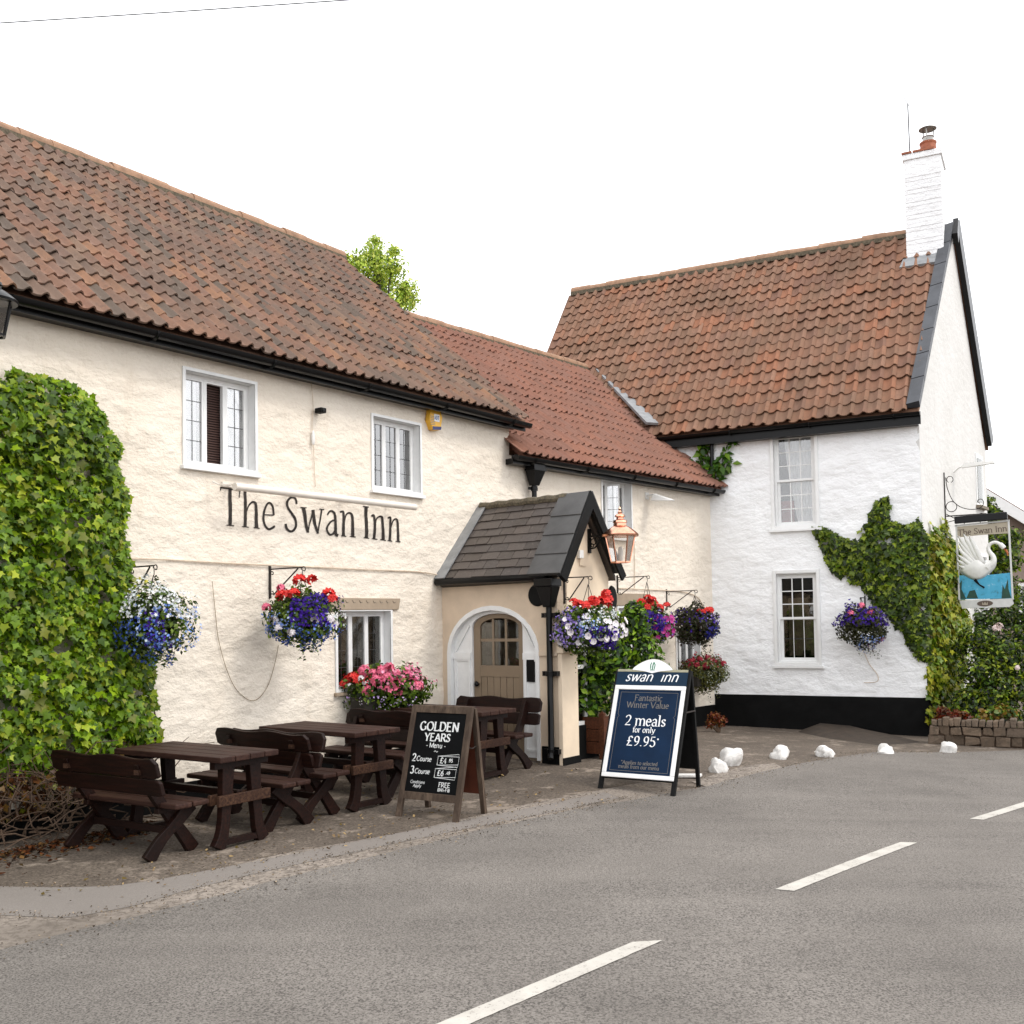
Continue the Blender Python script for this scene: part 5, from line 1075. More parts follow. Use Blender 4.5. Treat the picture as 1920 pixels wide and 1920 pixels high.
def flower_ball(t, c, r, blooms, heads=(), bells=(), greens=GREENS, nleaf=900, leaf=.05, trail=0):
    """Foliage mass with drifts of small flowers; c centre relative to t, r radii (world axes)."""
    c = np.array(c, float); r = np.array(r, float)
    def shell(n, z=(-1, 1), x=(-1, 1), lo=.82, hi=1.08):
        out = []
        while len(out) < n:
            d = sphere_dirs(400); d = d[(d[:, 2] > z[0]) & (d[:, 2] < z[1]) & (d[:, 0] > x[0]) & (d[:, 0] < x[1]) & (d[:, 1] < .55)]; out += list(d)
        d = np.array(out[:n]); lump = 1 + .30 * noise3(d, 2.0, c[2] * 9 + c[0] * 3); return d, c + d * r * (rng.uniform(lo, hi, n) * lump)[:, None]
    d, P = shell(int(nleaf * 1.7), lo=.6, hi=1.04); parts = [scatter(LEAF, P, d + rng.normal(0, .5, d.shape), rng.uniform(.6, 1.3, len(d)) * leaf * 1.35, rng.uniform(0, 6.3, len(d)), palette(greens, len(d)))]
    if trail:
        n = trail * 26; k = rng.integers(0, trail, n); a = rng.uniform(-.7, .7, trail); ln = rng.uniform(.5, 1.0, trail); u = rng.random(n); P = np.c_[a[k] * r[0] * .8 + rng.normal(0, .02, n), -r[1] * .6 + rng.normal(0, .03, n), -r[2] * (.6 + u * ln[k])] + c
        parts.append(scatter(LEAF, P, rng.normal(size=(n, 3)), rng.uniform(.5, 1.1, n) * leaf * .8, rng.uniform(0, 6.3, n), palette(greens, n)))
    merge_scatter('foliage', parts, M['leaf'], t)
    co = MB().lathe([(.02, -1), (.5, -.86), (.85, -.5), (1, 0), (.85, .5), (.5, .86), (.02, 1)], (0, 0, 0), 14); co.v = [tuple(c + np.array(v) * r * .60 * (1 + .2 * noise.noise(Vector(v) * 2.3))) for v in co.v]; co.build('shade_core', M['core_shade'], t, smooth=True)  # solid dark core added to stand for the shaded inside of the foliage
    parts = []
    for cols, n, size, z, x in blooms:
        n = int(n * .7); d, P = shell(n, z, x, .92, 1.12); keep = noise3(P, 9.0, size * 50) > -.22; d, P = d[keep], P[keep]; n = len(P); parts.append(scatter(STAR, P, d + rng.normal(0, .45, d.shape) + [0, -.4, .15], rng.uniform(.6, 1.3, n) * size, rng.uniform(0, 6.3, n), np.clip(palette(cols, n, jit=.25) * 1.45, 0, .9)))
    if parts: merge_scatter('small_blossoms', parts, M['petal'], t)
    for kind, spots, size in heads:
        for (sx, sy, sz) in spots:
            o = link('flower_head', head_mesh(kind), None, t); o.location = c + np.array([sx * r[0], sy * r[1], sz * r[2]]); o.scale = [size * random.uniform(.85, 1.15)] * 3; o.rotation_euler = (random.uniform(-.2, .9), random.uniform(-.4, .4), random.uniform(0, 6))
    for kind, n, size, z, x in bells:
        d, P = shell(n, z, x, 1.0, 1.12)
        for dd, p in zip(d, P):
            o = link('petunia', bell_mesh(kind), None, t); o.location = p; o.scale = [size * random.uniform(.8, 1.2)] * 3; dd = Vector(dd) + Vector((random.gauss(0, .3), -.5, random.gauss(.1, .2))); o.rotation_euler = dd.to_track_quat('Z', 'Y').to_euler()
def basket(fr, xw, yw, top_px, ball_px, rad, label, blabel, **kw):
    """A hanging basket on its own wrought bracket: xw, yw wall point; ball_px photo centre of the flowers."""
    y = solve_y(fr, xw, ball_px[0], -1.0 + yw, yw); zc = fr.loc(*ball_px, y)[1]; ztop = fr.loc(*top_px, yw)[1]; L = yw - y
    bracket(fr, xw, yw, ztop, L, blabel)
    hook = fr.w(xw, y, ztop - .1); t = empty('hanging_basket', hook, 0, label, 'hanging basket', 'hanging flower baskets on the inn walls')
    c = (0, 0, zc - (ztop - .1)); bz = c[2] - .04
    MB().lathe([(.02, bz - .16), (.1, bz - .13), (.15, bz - .06), (.17, bz + .02), (.16, bz + .02)], (0, 0, 0), 16).build('bowl', M['pot'], t, smooth='a')
    cm = MB()
    for k in range(3): a = k * 2.09 + .5; cm.tube([(0, 0, 0), (.2 * math.cos(a), .2 * math.sin(a), bz + .02)], .004, 4)
    cm.build('chain', M['iron'], t)
    flower_ball(t, c, rad, **kw); return t
HB = lambda n, s=.11: (n, s)
BLUE, PALEB, PURP, LILAC, WHITE = ['4a63b8', '6f8fd6', '3a4f9c'], ['8fa8e0', '6f8fd6', 'c3d0ee'], ['3a1a86', '4a2aa0', '2a1266'], ['8d78c8', '7460b8', 'b7a5dc'], ['e9eef2', 'd6dde0', 'f3f1ee']
xw = FL.loc(243, 1080)[0]
basket(FL, xw, 0, (243, 1062), (288, 1166), (.37, .36, .38), 'round hanging basket of white and blue lobelia next to the big ivy', 'wrought bracket half hidden in the big ivy',
       blooms=[(WHITE, 1100, .032, (.1, 1), (-.7, 1)), (BLUE, 900, .03, (-.95, .12), (-1, .5)), (PALEB, 420, .03, (-.7, .4), (-.1, 1)), (PURP, 200, .028, (-.6, .3), (.1, .6)), (['8a9a3a', 'a5aa55'], 120, .03, (.5, 1), (-1, 0))], nleaf=1300, leaf=.04, trail=3)
xw = FL.loc(505, 1080)[0]
basket(FL, xw, 0, (505, 1066), (566, 1158), (.41, .40, .32), 'hanging basket with red geraniums above purple and blue lobelia, over the slack hose', 'wrought bracket left of the lower leaded window',
       blooms=[(PURP, 900, .035, (-.25, .75), (-.1, .85)), (BLUE, 1000, .028, (-1, -.15), (-1, .9)), (PALEB, 260, .026, (-.4, .2), (-1, .0)), (WHITE, 60, .04, (-.3, .2), (.5, 1))],
       heads=[('f_red', [(-.25, -.7, .75), (-.05, -.8, .78), (.0, -.3, 1.25), (.32, -.2, 1.28), (.78, -.4, .75), (.9, -.5, .6), (-.4, -.6, .72)], .14), ('f_pink', [(-.85, -.5, .35), (-.5, -.3, 1.0)], .11), ('f_white', [(.85, -.6, -.1), (.95, -.5, -.25), (.5, -.85, -.1), (-.45, -.85, -.35), (-.1, -.95, -.5), (-.6, -.7, -.1)], .1)], nleaf=1100, leaf=.05, trail=2)
xw, = FL.loc(1057, 1100, PY)[:1]
basket(FL, xw, PY, (1057, 1082), (1103, 1180), (.42, .40, .33), 'hanging basket on the porch gable, pale pink petunias topped with red geraniums', 'wrought bracket on the porch gable beside the hopper',
       blooms=[(LILAC, 700, .035, (-.6, .7), (-1, -.2)), (PURP, 520, .035, (-.7, .1), (-.1, .8)), (WHITE, 380, .03, (-.1, .8), (-.3, .8)), (PALEB, 120, .03, (-.3, .4), (-.4, .2)), (WHITE, 160, .022, (-.9, -.2), (-.5, .7))],
       heads=[('f_red', [(-.45, -.4, .98), (-.3, -.5, .92), (-.12, -.5, .86), (.1, -.4, 1.05), (.2, -.4, 1.0), (.38, -.3, 1.05), (.5, -.3, 1.3), (.5, -.4, .95), (.55, -.3, 1.1)], .13)], bells=[('f_white', 46, .085, (-.5, .55), (-1, 1))], nleaf=1300, leaf=.05, trail=4)
xw = FM.loc(1157, 1100)[0]
basket(FM, xw, 0, (1157, 1082), (1213, 1172), (.40, .38, .38), 'basket of violet and magenta petunias with tall red heads, behind the bay shrub', 'wrought bracket over the lower window of the middle wing',
       blooms=[(PURP, 520, .05, (.0, .65), (-.9, -.1)), (PURP, 480, .05, (-.25, .5), (-.1, .5)), (WHITE, 420, .026, (-.95, -.1), (-.8, .05)), (LILAC, 200, .03, (-.8, .7), (.2, 1))],
       heads=[('f_red', [(-.3, -.4, .95), (-.05, -.5, .72), (.15, -.4, 1.05), (.25, -.4, .9), (.42, -.4, .7), (.75, -.3, .8), (.0, -.3, 1.1)], .15)], bells=[('f_mag', 26, .1, (-.6, .4), (.0, 1))], nleaf=1300, leaf=.05, trail=3)
xw = FM.loc(1249, 1120)[0]
basket(FM, xw, 0, (1249, 1108), (1302, 1172), (.40, .38, .36), 'hanging basket, dark leafy and purple, nearest the white house corner', 'wrought bracket nearest the white house corner',
       blooms=[(PURP, 240, .045, (-.3, .8), (-1, 1)), (['2a2a7c', '1e2266'], 120, .05, (-.6, -.1), (.3, .8)), (LILAC, 130, .03, (.0, .8), (.2, 1))], heads=[('f_red', [(.1, -.6, .65), (.25, -.6, .62), (.45, -.5, .68), (.6, -.4, .7)], .12)], nleaf=1800, leaf=.045, greens=['2a2c1e', '3a3a22', '4a3a34', '223012', '35422a'], trail=6)
xw = FWH.loc(1622, 1130)[0]
basket(FWH, xw, 0, (1622, 1120), (1613, 1175), (.42, .40, .38), 'hanging basket of deep purple petunias on the white wall beside the ivy', 'bracket on the white wall at the edge of the ivy',
       blooms=[(PURP, 700, .05, (.05, .95), (-1, 1)), (PALEB, 380, .028, (-1, -.35), (-.3, .5)), (WHITE, 160, .024, (-.8, -.2), (-.8, .1)), (['8a3a7a', '6a2a60'], 380, .028, (-1, -.45), (.3, 1))], heads=[('f_pink', [(-.1, -.4, .95), (.3, -.5, .62), (-.55, -.4, .6), (.2, -.4, .6)], .12)], nleaf=1500, leaf=.045, greens=['2a3314', '3c4520', '1e260c', '4a4a2a'], trail=4)
# window boxes
def window_box(fr, px, y, w, rad, label, **kw):
    x, z = fr.loc(*px, y); t = empty('window_box', fr.w(x, y, z), 0, label, 'window box'); b = MB().box(-w / 2, w / 2, -.12, .12, -.22, -.05).build('trough', M['pot'], t); b.rotation_euler = (0, 0, fr.rz)
    flower_ball(t, (0, 0, 0), rad, **kw); return t
window_box(FL, (722, 1296), -.28, .95, (.56, .42, .31), 'window box under the leaded window spilling pink and red geraniums',
       blooms=[(['e88aa8', 'f0a0b8', 'd86a90'], 520, .04, (.1, .9), (-.1, .9)), (['c9b0e0', 'b59ad0', 'e0d0f0'], 560, .024, (-1, -.1), (-.8, .7)), (['c82a3a', 'd84a4a'], 140, .04, (.3, .95), (-.9, -.2)), (['e8efe0'], 120, .02, (-.9, .0), (-1, -.3))],
       heads=[('f_red', [(-.78, -.4, .5), (-.65, -.5, .6), (-.55, -.6, .5), (-.85, -.4, .3), (-.5, -.5, .4)], .13), ('f_pink', [(-.4, -.5, .85), (-.2, -.6, .75), (0, -.6, .85), (.15, -.6, .95), (.3, -.6, .7), (.1, -.7, .55), (.45, -.6, .5), (.3, -.8, .35), (.6, -.5, .35), (.15, -.85, .1), (.35, -.85, .05), (.75, -.4, .2), (-.1, -.8, .45), (.55, -.5, .7), (-.3, -.9, .1)], .14), ('f_white', [(-.45, -.7, .55), (-.35, -.7, .4), (-.7, -.6, .25)], .09)], nleaf=1700, leaf=.055, trail=8)
window_box(FM, (1318, 1262), -.3, .8, (.46, .4, .33), 'window box of crimson flowers and silvery foliage in the corner by the white house',
       blooms=[(['7a1024', '9a2038', '5a0c1c'], 300, .05, (.3, 1), (-1, .8)), (['c8d0c0', 'b0b8a4'], 520, .02, (-.9, .5), (.0, 1)), (['b04858', 'd0707c'], 70, .035, (.4, 1), (-.8, .4))], heads=[('f_crimson', [(-.5, -.5, .7), (-.2, -.6, .8), (.1, -.5, .85), (.5, -.4, .6), (-.35, -.7, .45), (.0, -.7, .5), (.75, -.4, .5)], .11)], nleaf=1500, leaf=.045, greens=['4a5238', '5c6648', '34421e', '707a5c'], trail=3)
# ------------------------------------------------------------------ ivy and climbers
def wall_ivy(name, fr, poly, n, size, thick, cols, label, cat, y0=0.0, big=0, w=None, shape=IVY, droop=.9, objmat=None):
    """Leaves shingled over an outline on a wall, standing out from it in clumps."""
    Q = [fr.loc(p[0], p[1], -y0) for p in poly]; xs_ = [q[0] for q in Q]; zs_ = [q[1] for q in Q]
    X, Z = [], []
    while len(X) < n:
        x = rng.uniform(min(xs_), max(xs_), n); z = rng.uniform(min(zs_), max(zs_), n); wob_ = np.c_[x, z, z * 0]; k = inside(Q, x + .10 * noise3(wob_, 4.0, 1.0) + .05 * noise3(wob_, 13.0, 3.0), z + .10 * noise3(wob_, 4.0, 6.0)) & (noise3(wob_, 4.2, 12.0) + .5 * noise3(wob_, 9.0, 2.0) + rng.normal(0, .14, n) > -.34); X += list(x[k]); Z += list(z[k])
    x = np.array(X[:n]); z = np.array(Z[:n]); ed = edge_dist(Q, x, z)
    th = thick * (1 - np.exp(-ed / (thick * .7))) * (1 + .5 * noise3(np.c_[x, z, z * 0], 3.2, 4.0) + .35 * noise3(np.c_[x, z, z * 0], 7.5, 2.0)) + .03
    dep = th * np.maximum(rng.random(n) ** .55, .12)
    P = np.array([tuple(fr.w(a, -d - y0, b)) for a, d, b in zip(x, dep, z)])
    out = np.array(fr.n); nr = out * 1.0 + np.array([0, 0, .45]) + rng.normal(0, .45, (n, 3)); gx_ = np.zeros(n)
    e2 = edge_dist(Q, x + .04, z) - ed; e3 = edge_dist(Q, x, z + .04) - ed; nr += -np.array(fr.d)[None] * (e2 * 14 * np.exp(-ed / .2))[:, None] - np.array([0, 0, 1.])[None] * (e3 * 10 * np.exp(-ed / .2))[:, None]
    lump = .5 + .5 * noise3(np.c_[x, z, z * 0], 1.3, 9.0); T = palette(cols, n, w, .15) * (.6 + .7 * lump)[:, None]
    sz = rng.uniform(.5, 1.55, n) * size; sp = np.pi + rng.normal(0, droop * .6, n)
    t = empty(name, fr.w(float(np.mean(x)), 0, float(z.min())), 0, label, cat); T0 = np.array(t.location)
    near = np.argsort(-dep / th + rng.random(n) * .5)[:big]; keep = np.ones(n, bool); keep[near] = False
    V, F, TT = scatter(shape, P[keep] - T0, nr[keep], sz[keep], sp[keep], T[keep]); link('leaves', raw_mesh('leaves', V, F, M['leaf'], TT), None, t)['kind'] = 'stuff'
    if big:
        me = raw_mesh('leaf', np.array(shape[0]), np.array(shape[1]), M['leaf_one']); R = basis(nr[near], sp[near])
        for i, k in enumerate(near):
            o = bpy.data.objects.new('leaf', me); COL.objects.link(o); o.parent = t; m4 = (Matrix(R[i].tolist()) * float(sz[k] * 1.1)).to_4x4(); m4.translation = Vector(P[k] - T0) + fr.n * .01; o.matrix_basis = m4
    st = MB()
    for _ in range(40):
        i = int(rng.integers(n)); pts = []; cx_, cz_ = x[i], z[i]; dx_ = random.gauss(0, .05)
        for q in range(9):
            pts.append(fr.w(cx_, -.03 - y0, cz_) - t.location); cx_ += dx_ + random.gauss(0, .03); cz_ -= .09
            if not inside(Q, np.array([cx_]), np.array([cz_]))[0]: break
        if len(pts) > 2: st.tube(pts, .009, 5)
    st.build('stems', M['stem'], t)['kind'] = 'stuff'; return t
IG = ['6e9a1c', '84ac28', '507a16', '98b83a', '3c6010', 'a8c24a', '5e881a']
wall_ivy('climbing_ivy', FL, [(-560, 1000), (-500, 880), (-400, 790), (-260, 730), (-130, 704), (-40, 702), (0, 700), (60, 698), (120, 712), (162, 742), (188, 768), (203, 800), (222, 832), (220, 880), (236, 930), (230, 1000), (240, 1060), (250, 1110), (246, 1190), (282, 1235), (286, 1300), (295, 1360), (296, 1395), (240, 1410), (190, 1425), (130, 1445), (60, 1452), (0, 1470), (-130, 1500), (-330, 1560), (-520, 1600), (-570, 1350)],
         25000, .058, .30, IG, 'large bright green ivy covering the left end of the cream wall', 'ivy', y0=.06, big=300, w=[3, 3, 3, 1.6, 2.5, .7, 3])
wall_ivy('dry_ivy', FL, [(-560, 1540), (-330, 1490), (-130, 1440), (0, 1420), (130, 1415), (285, 1360), (296, 1400), (240, 1440), (190, 1475), (120, 1510), (40, 1530), (-130, 1580), (-540, 1700)], 2300, .05, .3, ['7a4a22', '5a3418', '8e6a2e', '6e7a24', '4a2a14', 'a0803a'], 'dry brown ivy stems and leaves at the foot of the big ivy', 'ivy', y0=.06)
tw = MB()
for k in range(120):
    x = random.uniform(-8.7, -6.6); z0_ = gz(*FL.w(x, -.3, 0)[:2]); pts = []; y = -random.uniform(.05, .42); dx = random.gauss(0, .1); z = random.uniform(0.02, .5)
    for q in range(6): pts.append((x + dx * q + .05 * random.gauss(0, 1), y - .05 * random.random() - .02 * q, z0_ + z + (.09 * q if k % 3 else -.03 * q) + .04 * random.gauss(0, 1)))
    tw.tube(pts, [.009, .008, .007, .006, .005, .003], 4)
o = tw.build('ivy_twigs', M['stem']); o.location = FL.O; o.rotation_euler = (0, 0, FL.rz); tag(o, 'tangle of bare brown twigs low on the wall under the ivy', 'twigs', kind='stuff')
WG = ['3c5a18', '507422', '2c4410', '6c8a30', '20340c', '84a040']
wall_ivy('wall_ivy', FWH, [(1523, 988), (1545, 989), (1575, 1000), (1605, 1018), (1615, 1018), (1612, 990), (1638, 983), (1633, 962), (1648, 932), (1663, 931), (1668, 972), (1690, 988), (1722, 974), (1738, 1000), (1744, 1236), (1730, 1234), (1702, 1204), (1688, 1174), (1670, 1160), (1642, 1124), (1618, 1100), (1590, 1088), (1562, 1068), (1550, 1040)], 6500, .075, .13, WG, 'dark green ivy spreading over the corner of the white house front', 'ivy')
wall_ivy('gable_ivy', FG, [(1732, 1010), (1742, 975), (1752, 1012), (1764, 965), (1772, 1012), (1784, 1012), (1787, 1060), (1796, 1078), (1790, 1120), (1804, 1165), (1794, 1230), (1782, 1350), (1740, 1360), (1736, 1240)], 5200, .09, .25, ['7c9a34', '98b046', '668a2a', 'aebc56', '50741a', '8a8e3a'], 'yellow green ivy climbing the gable end of the white house', 'ivy')
wall_ivy('pipe_climber', FWH, [(1306, 905), (1310, 880), (1303, 860), (1308, 832), (1318, 822), (1328, 838), (1332, 865), (1350, 850), (1362, 832), (1383, 822), (1380, 838), (1365, 850), (1375, 866), (1362, 885), (1345, 900), (1338, 915)], 190, .14, .2, ['2f5a1a', '4a7a26', '3c6a20', '6a9438'], 'leafy climber growing round the white house downpipe', 'climber', shape=LEAF, droop=1.6)
# ------------------------------------------------------------------ shrubs, trees
def leafy(t, blobs, n, size, cols, shape=LEAF, w=None, name='foliage', up=.3, dens=.4):
    """Leaves through a set of ellipsoid clumps, denser outside."""
    vol = np.array([b[1][0] * b[1][1] * b[1][2] for b in blobs]) ** .67; k = rng.choice(len(blobs), n, p=vol / vol.sum()); d = sphere_dirs(n); C_b = np.array([b[0] for b in blobs])[k]; R_b = np.array([b[1] for b in blobs])[k]
    P = C_b + d * R_b * ((rng.random(n) ** dens) * (1 + .22 * noise3(d + C_b, 2.2)))[:, None]
    V, F, T = scatter(shape, P, d + rng.normal(0, .55, (n, 3)) + [0, 0, up], rng.uniform(.6, 1.35, n) * size, rng.uniform(0, 6.3, n), palette(cols, n, w, .28))
    link(name, raw_mesh(name, V, F, M['leaf'], T), None, t)['kind'] = 'stuff'
def stems(t, pts, r, name='stems', mat=None):
    m = MB()
    for q in pts: m.tube(spline(q, 4), [r * (1 - .75 * i / (len(spline(q, 4)) - 1)) for i in range(len(spline(q, 4)))], 6)
    return m.build(name, mat or M['stem'], t, smooth=True)
BAY = ['2c5210', '4a7a1a', '1c380a', '6a9a2c', '163008', '86b23c']
# timber planter with a clipped bay, and a second bay behind
g = gnd(1112, 1416); pl_ = empty('planter', g, FL.rz + .12, 'square red-brown timber planter at the porch corner', 'planter')
for s_ in (-1, 1):
    for r_ in (-1, 1): MB().box(s_ * .27 - .035, s_ * .27 + .035, r_ * .27 - .035, r_ * .27 + .035, 0, .58).hexa([(s_ * .27 - .035, r_ * .27 - .035, .58), (s_ * .27 + .035, r_ * .27 - .035, .58), (s_ * .27 + .035, r_ * .27 + .035, .58), (s_ * .27 - .035, r_ * .27 + .035, .58), (s_ * .27 - .005, r_ * .27 - .005, .61), (s_ * .27 + .005, r_ * .27 - .005, .61), (s_ * .27 + .005, r_ * .27 + .005, .61), (s_ * .27 - .005, r_ * .27 + .005, .61)]).build('post', M['planter'], pl_)
for k in range(3):
    z = .06 + k * .16
    for s_ in (-1, 1): MB().box(-.235, .235, s_ * .27 - .02, s_ * .27 + .02, z, z + .152).build('board', M['planter'], pl_, bevel=.004); MB().box(s_ * .27 - .02, s_ * .27 + .02, -.235, .235, z, z + .152).build('board', M['planter'], pl_, bevel=.004)
MB().box(-.25, .25, -.25, .25, .44, .48).build('soil', M['stem'], pl_)
t = empty('bay_shrub', g + Vector((0, 0, .48)), 0, 'glossy green bay shrub growing from the timber planter', 'shrub')
leafy(t, [((0, 0, .35), (.36, .36, .42)), ((.12, -.05, .75), (.36, .32, .36)), ((-.1, 0, .55), (.33, .3, .4)), ((.3, 0, .9), (.2, .2, .3)), ((.02, 0, 1.0), (.25, .25, .3))], 3600, .10, BAY, dens=.3); stems(t, [[(0, 0, -.02), (.02, 0, .4), (.05, 0, .9)], [(0, 0, .1), (-.1, -.05, .5), (-.15, 0, .8)], [(0, 0, .2), (.15, 0, .6), (.25, 0, 1.0)]], .02)
g2 = gnd(1200, 1398); x_, y_, _ = FM.inv(g2); t = empty('bay_shrub', g2, 0, 'tall narrow bay shrub behind the swan board, against the middle wing', 'shrub')
zc = at_depth(1200, 1210, g2.y)[2] - g2.z
leafy(t, [((-.02, 0, zc - .1), (.3, .3, .62)), ((-.05, 0, zc + .35), (.2, .2, .3)), ((.1, -.05, zc - .4), (.32, .3, .4)), ((-.1, 0, zc - .75), (.32, .3, .45))], 3000, .10, BAY, dens=.3); stems(t, [[(0, 0, 0), (0, 0, .5), (.02, 0, zc + .3)], [(0, 0, .3), (.15, 0, .8), (.2, 0, zc)], [(0, 0, .3), (-.15, 0, .7), (-.2, 0, zc)]], .025)
MB().lathe([(.2, 0), (.26, .35), (.28, .36), (.25, .37)], (0, 0, 0), 14).build('pot', M['pot'], t, smooth='a')
# garden shrubs beyond the gable
def shrub(px, base, depth, blobs_px, n, size, cols, label, w=None, shape=LEAF, dens=.35):
    g_ = at_depth(px, base, depth); t = empty('garden_shrub', (g_.x, g_.y, gz(g_.x, g_.y)), 0, label, 'shrub', 'garden shrubs beyond the gable'); T0 = t.location
    B = []
    for (bx_, by_, r, dd) in blobs_px: c = at_depth(bx_, by_, depth + dd); B.append((tuple(c - T0), (r * depth / F_PX, r * depth / F_PX * .9, r * depth / F_PX * .9)))
    leafy(t, B, n, size, cols, shape, w, dens=dens); stems(t, [[(0, 0, 0), (b[0][0] * .5, b[0][1] * .5, b[0][2] * .5), b[0]] for b in B], .03); return t
shrub(1850, 1390, 18.0, [(1830, 1200, 34, .3), (1880, 1230, 42, 0), (1835, 1260, 40, -.1), (1905, 1290, 40, -.2), (1860, 1310, 42, -.2), (1815, 1320, 36, -.2), (1925, 1200, 40, .3), (1940, 1260, 40, 0), (1800, 1215, 16, .4), (1965, 1320, 46, 0), (1890, 1350, 36, -.1)], 6800, .085, ['2c4a10', '4a6c1a', '1a300a', '6a8a2a', '88a040', '142408'], 'large rose bush with pale pink blooms behind the stone wall')
rose = bpy.data.objects[-1]
sh = [o for o in bpy.data.objects if o.name.startswith('garden_shrub')][0]
for px_, py_, s_ in ((1873, 1175, .14), (1908, 1252, .09), (1866, 1178, .1)): o = link('rose_bloom', head_mesh('f_rose'), None, sh); o.location = at_depth(px_, py_, 17.35) - sh.location; o.scale = [s_] * 3; o.rotation_euler = (1.1, 0, random.random() * 6)
shrub(1850, 1350, 21.5, [(1830, 1160, 30, 0), (1870, 1165, 36, 0), (1905, 1150, 40, 0), (1850, 1210, 40, 0), (1810, 1190, 24, 0), (1945, 1170, 40, 0), (1850, 1260, 50, 0), (1925, 1240, 50, 0)], 3600, .10, ['24400c', '3c5a16', '16280a', '5a7a26'], 'dark hedge plant under the hanging sign')
shrub(1860, 1340, 25.0, [(1850, 1020, 34, 0), (1880, 1045, 36, 0), (1862, 1080, 34, 0), (1893, 1010, 26, 0), (1845, 985, 18, 0), (1852, 945, 16, 0), (1858, 965, 18, 0), (1840, 1090, 26, 0), (1880, 1110, 40, 0)], 3200, .12, ['3a5a16', '5a7a22', '24400e', '7a9a30'], 'green creeper-clad bush seen through the open swan sign')
shrub(1855, 1372, 17.0, [(1850, 1345, 14, 0), (1868, 1335, 14, 0), (1838, 1350, 12, 0), (1885, 1330, 12, .1), (1900, 1338, 12, .1)], 700, .07, ['5a7a3a', '7a9a52', '8a6a2a', '3a5a22', '9a7a30'], 'low sage green plant leaning over the stone wall', shape=BROAD)
shrub(1785, 1375, 17.2, [(1768, 1335, 12, 0), (1780, 1345, 13, 0), (1760, 1350, 10, 0), (1795, 1340, 10, .1), (1812, 1345, 10, .1)], 900, .06, ['8a2a14', '6a2010', 'a04a1c', '5a3a14', '7a4a20'], 'rust red low plant at the corner of the white house')
shrub(1348, 1372, 18.2, [(1340, 1345, 12, 0), (1352, 1352, 12, 0), (1330, 1358, 9, 0)], 420, .055, ['8a3a1a', '6a2a12', '5a4a1c', 'a0642a'], 'scrap of rust brown plant against the black plinth')
# tree behind the roof
def tree(px, top, depth, blobs_px, n, size, cols, label):
    g_ = at_depth(px, 1200, depth); t = empty('tree', (g_.x, g_.y, 0), 0, label, 'tree'); B = []
    for (bx_, by_, r) in blobs_px: c = at_depth(bx_, by_, depth + random.uniform(-.6, .6)); B.append((tuple(c - t.location), (r * depth / F_PX, r * depth / F_PX, r * depth / F_PX * .9)))
    leafy(t, B, n, size, cols, name='crown', dens=.6); zt = at_depth(px, top, depth).z
    stems(t, [[(0, 0, -.1), (.05, 0, zt * .4), (0, .05, zt * .75), (.05, 0, zt * .97)]], .2, 'trunk', M['bark']); stems(t, [[(0, 0, zt * .45 + i * .02), tuple(Vector(b[0]) * .55 + Vector((0, 0, zt * .3))), b[0]] for i, b in enumerate(B)], .05, 'limbs', M['bark']); return t
tree(715, 455, 27, [(700, 478, 30), (690, 505, 34), (735, 502, 32), (715, 530, 40), (760, 545, 28), (668, 488, 22), (644, 484, 15), (652, 512, 26), (745, 575, 36), (700, 585, 50), (703, 455, 18), (738, 470, 16), (772, 565, 18), (690, 650, 60), (740, 680, 60)], 11000, .10, ['a4c86c', 'b8d884', '88b050', 'cce4a4', '709840'], 'light green tree rising behind the inn roof')
tree(805, 602, 30, [(803, 604, 6), (812, 607, 5), (800, 640, 30), (815, 700, 60)], 900, .1, ['6a9030', '86aa44', '4c7020'], 'tip of a second tree just showing above the lower ridge')
tree(0, 240, 24, [(-4, 240, 10), (8, 243, 8), (-30, 250, 30), (-20, 300, 60)], 900, .11, ['4a5a40', '6a7a58', '3a4a30'], 'grey green treetop peeping over the ridge at the left edge')
# ------------------------------------------------------------------ benches and tables
def leg_plank(pts, w, x0, x1):
    """Flat curved plank through (y, z) points, sawn from board x0..x1."""
    P = [Vector((0, p[0], p[1])) for p in pts]; P = spline(P, 5); n = len(P); L, R = [], []
    for i, p in enumerate(P):
        t = (P[min(i + 1, n - 1)] - P[max(i - 1, 0)]).normalized(); q = Vector((0, -t.z, t.y)) * (w[0] + (w[1] - w[0]) * abs(2 * i / (n - 1) - 1)) / 2; L.append(p + q); R.append(p - q)
    m = MB(); b = [Vector((x0, v.y, v.z)) for v in L + R[::-1]]; m.prism(b, (x1 - x0, 0, 0)); return m
def wavy_board(x0, x1, zc, h, y, lean, th, drop=.012, r=.06):
    """Backrest board with rounded ends and a wavy top edge."""
    top, bot = [], []; n = 28
    for i in range(n + 1):
        u = i / n; x = x0 + (x1 - x0) * u; e = min(u, 1 - u) * (x1 - x0); k = min(1, e / r); cut = r * .8 * (1 - math.sqrt(max(0, 1 - (1 - k) ** 2))); top.append((x, h / 2 - cut + drop * math.sin(u * 13))); bot.append((x, -h / 2 + cut * .4))
    m = MB(); poly = [Vector((x, y - lean * z, zc + z)) for x, z in top + bot[::-1]]; m.prism(poly, (0, th, 0)); return m
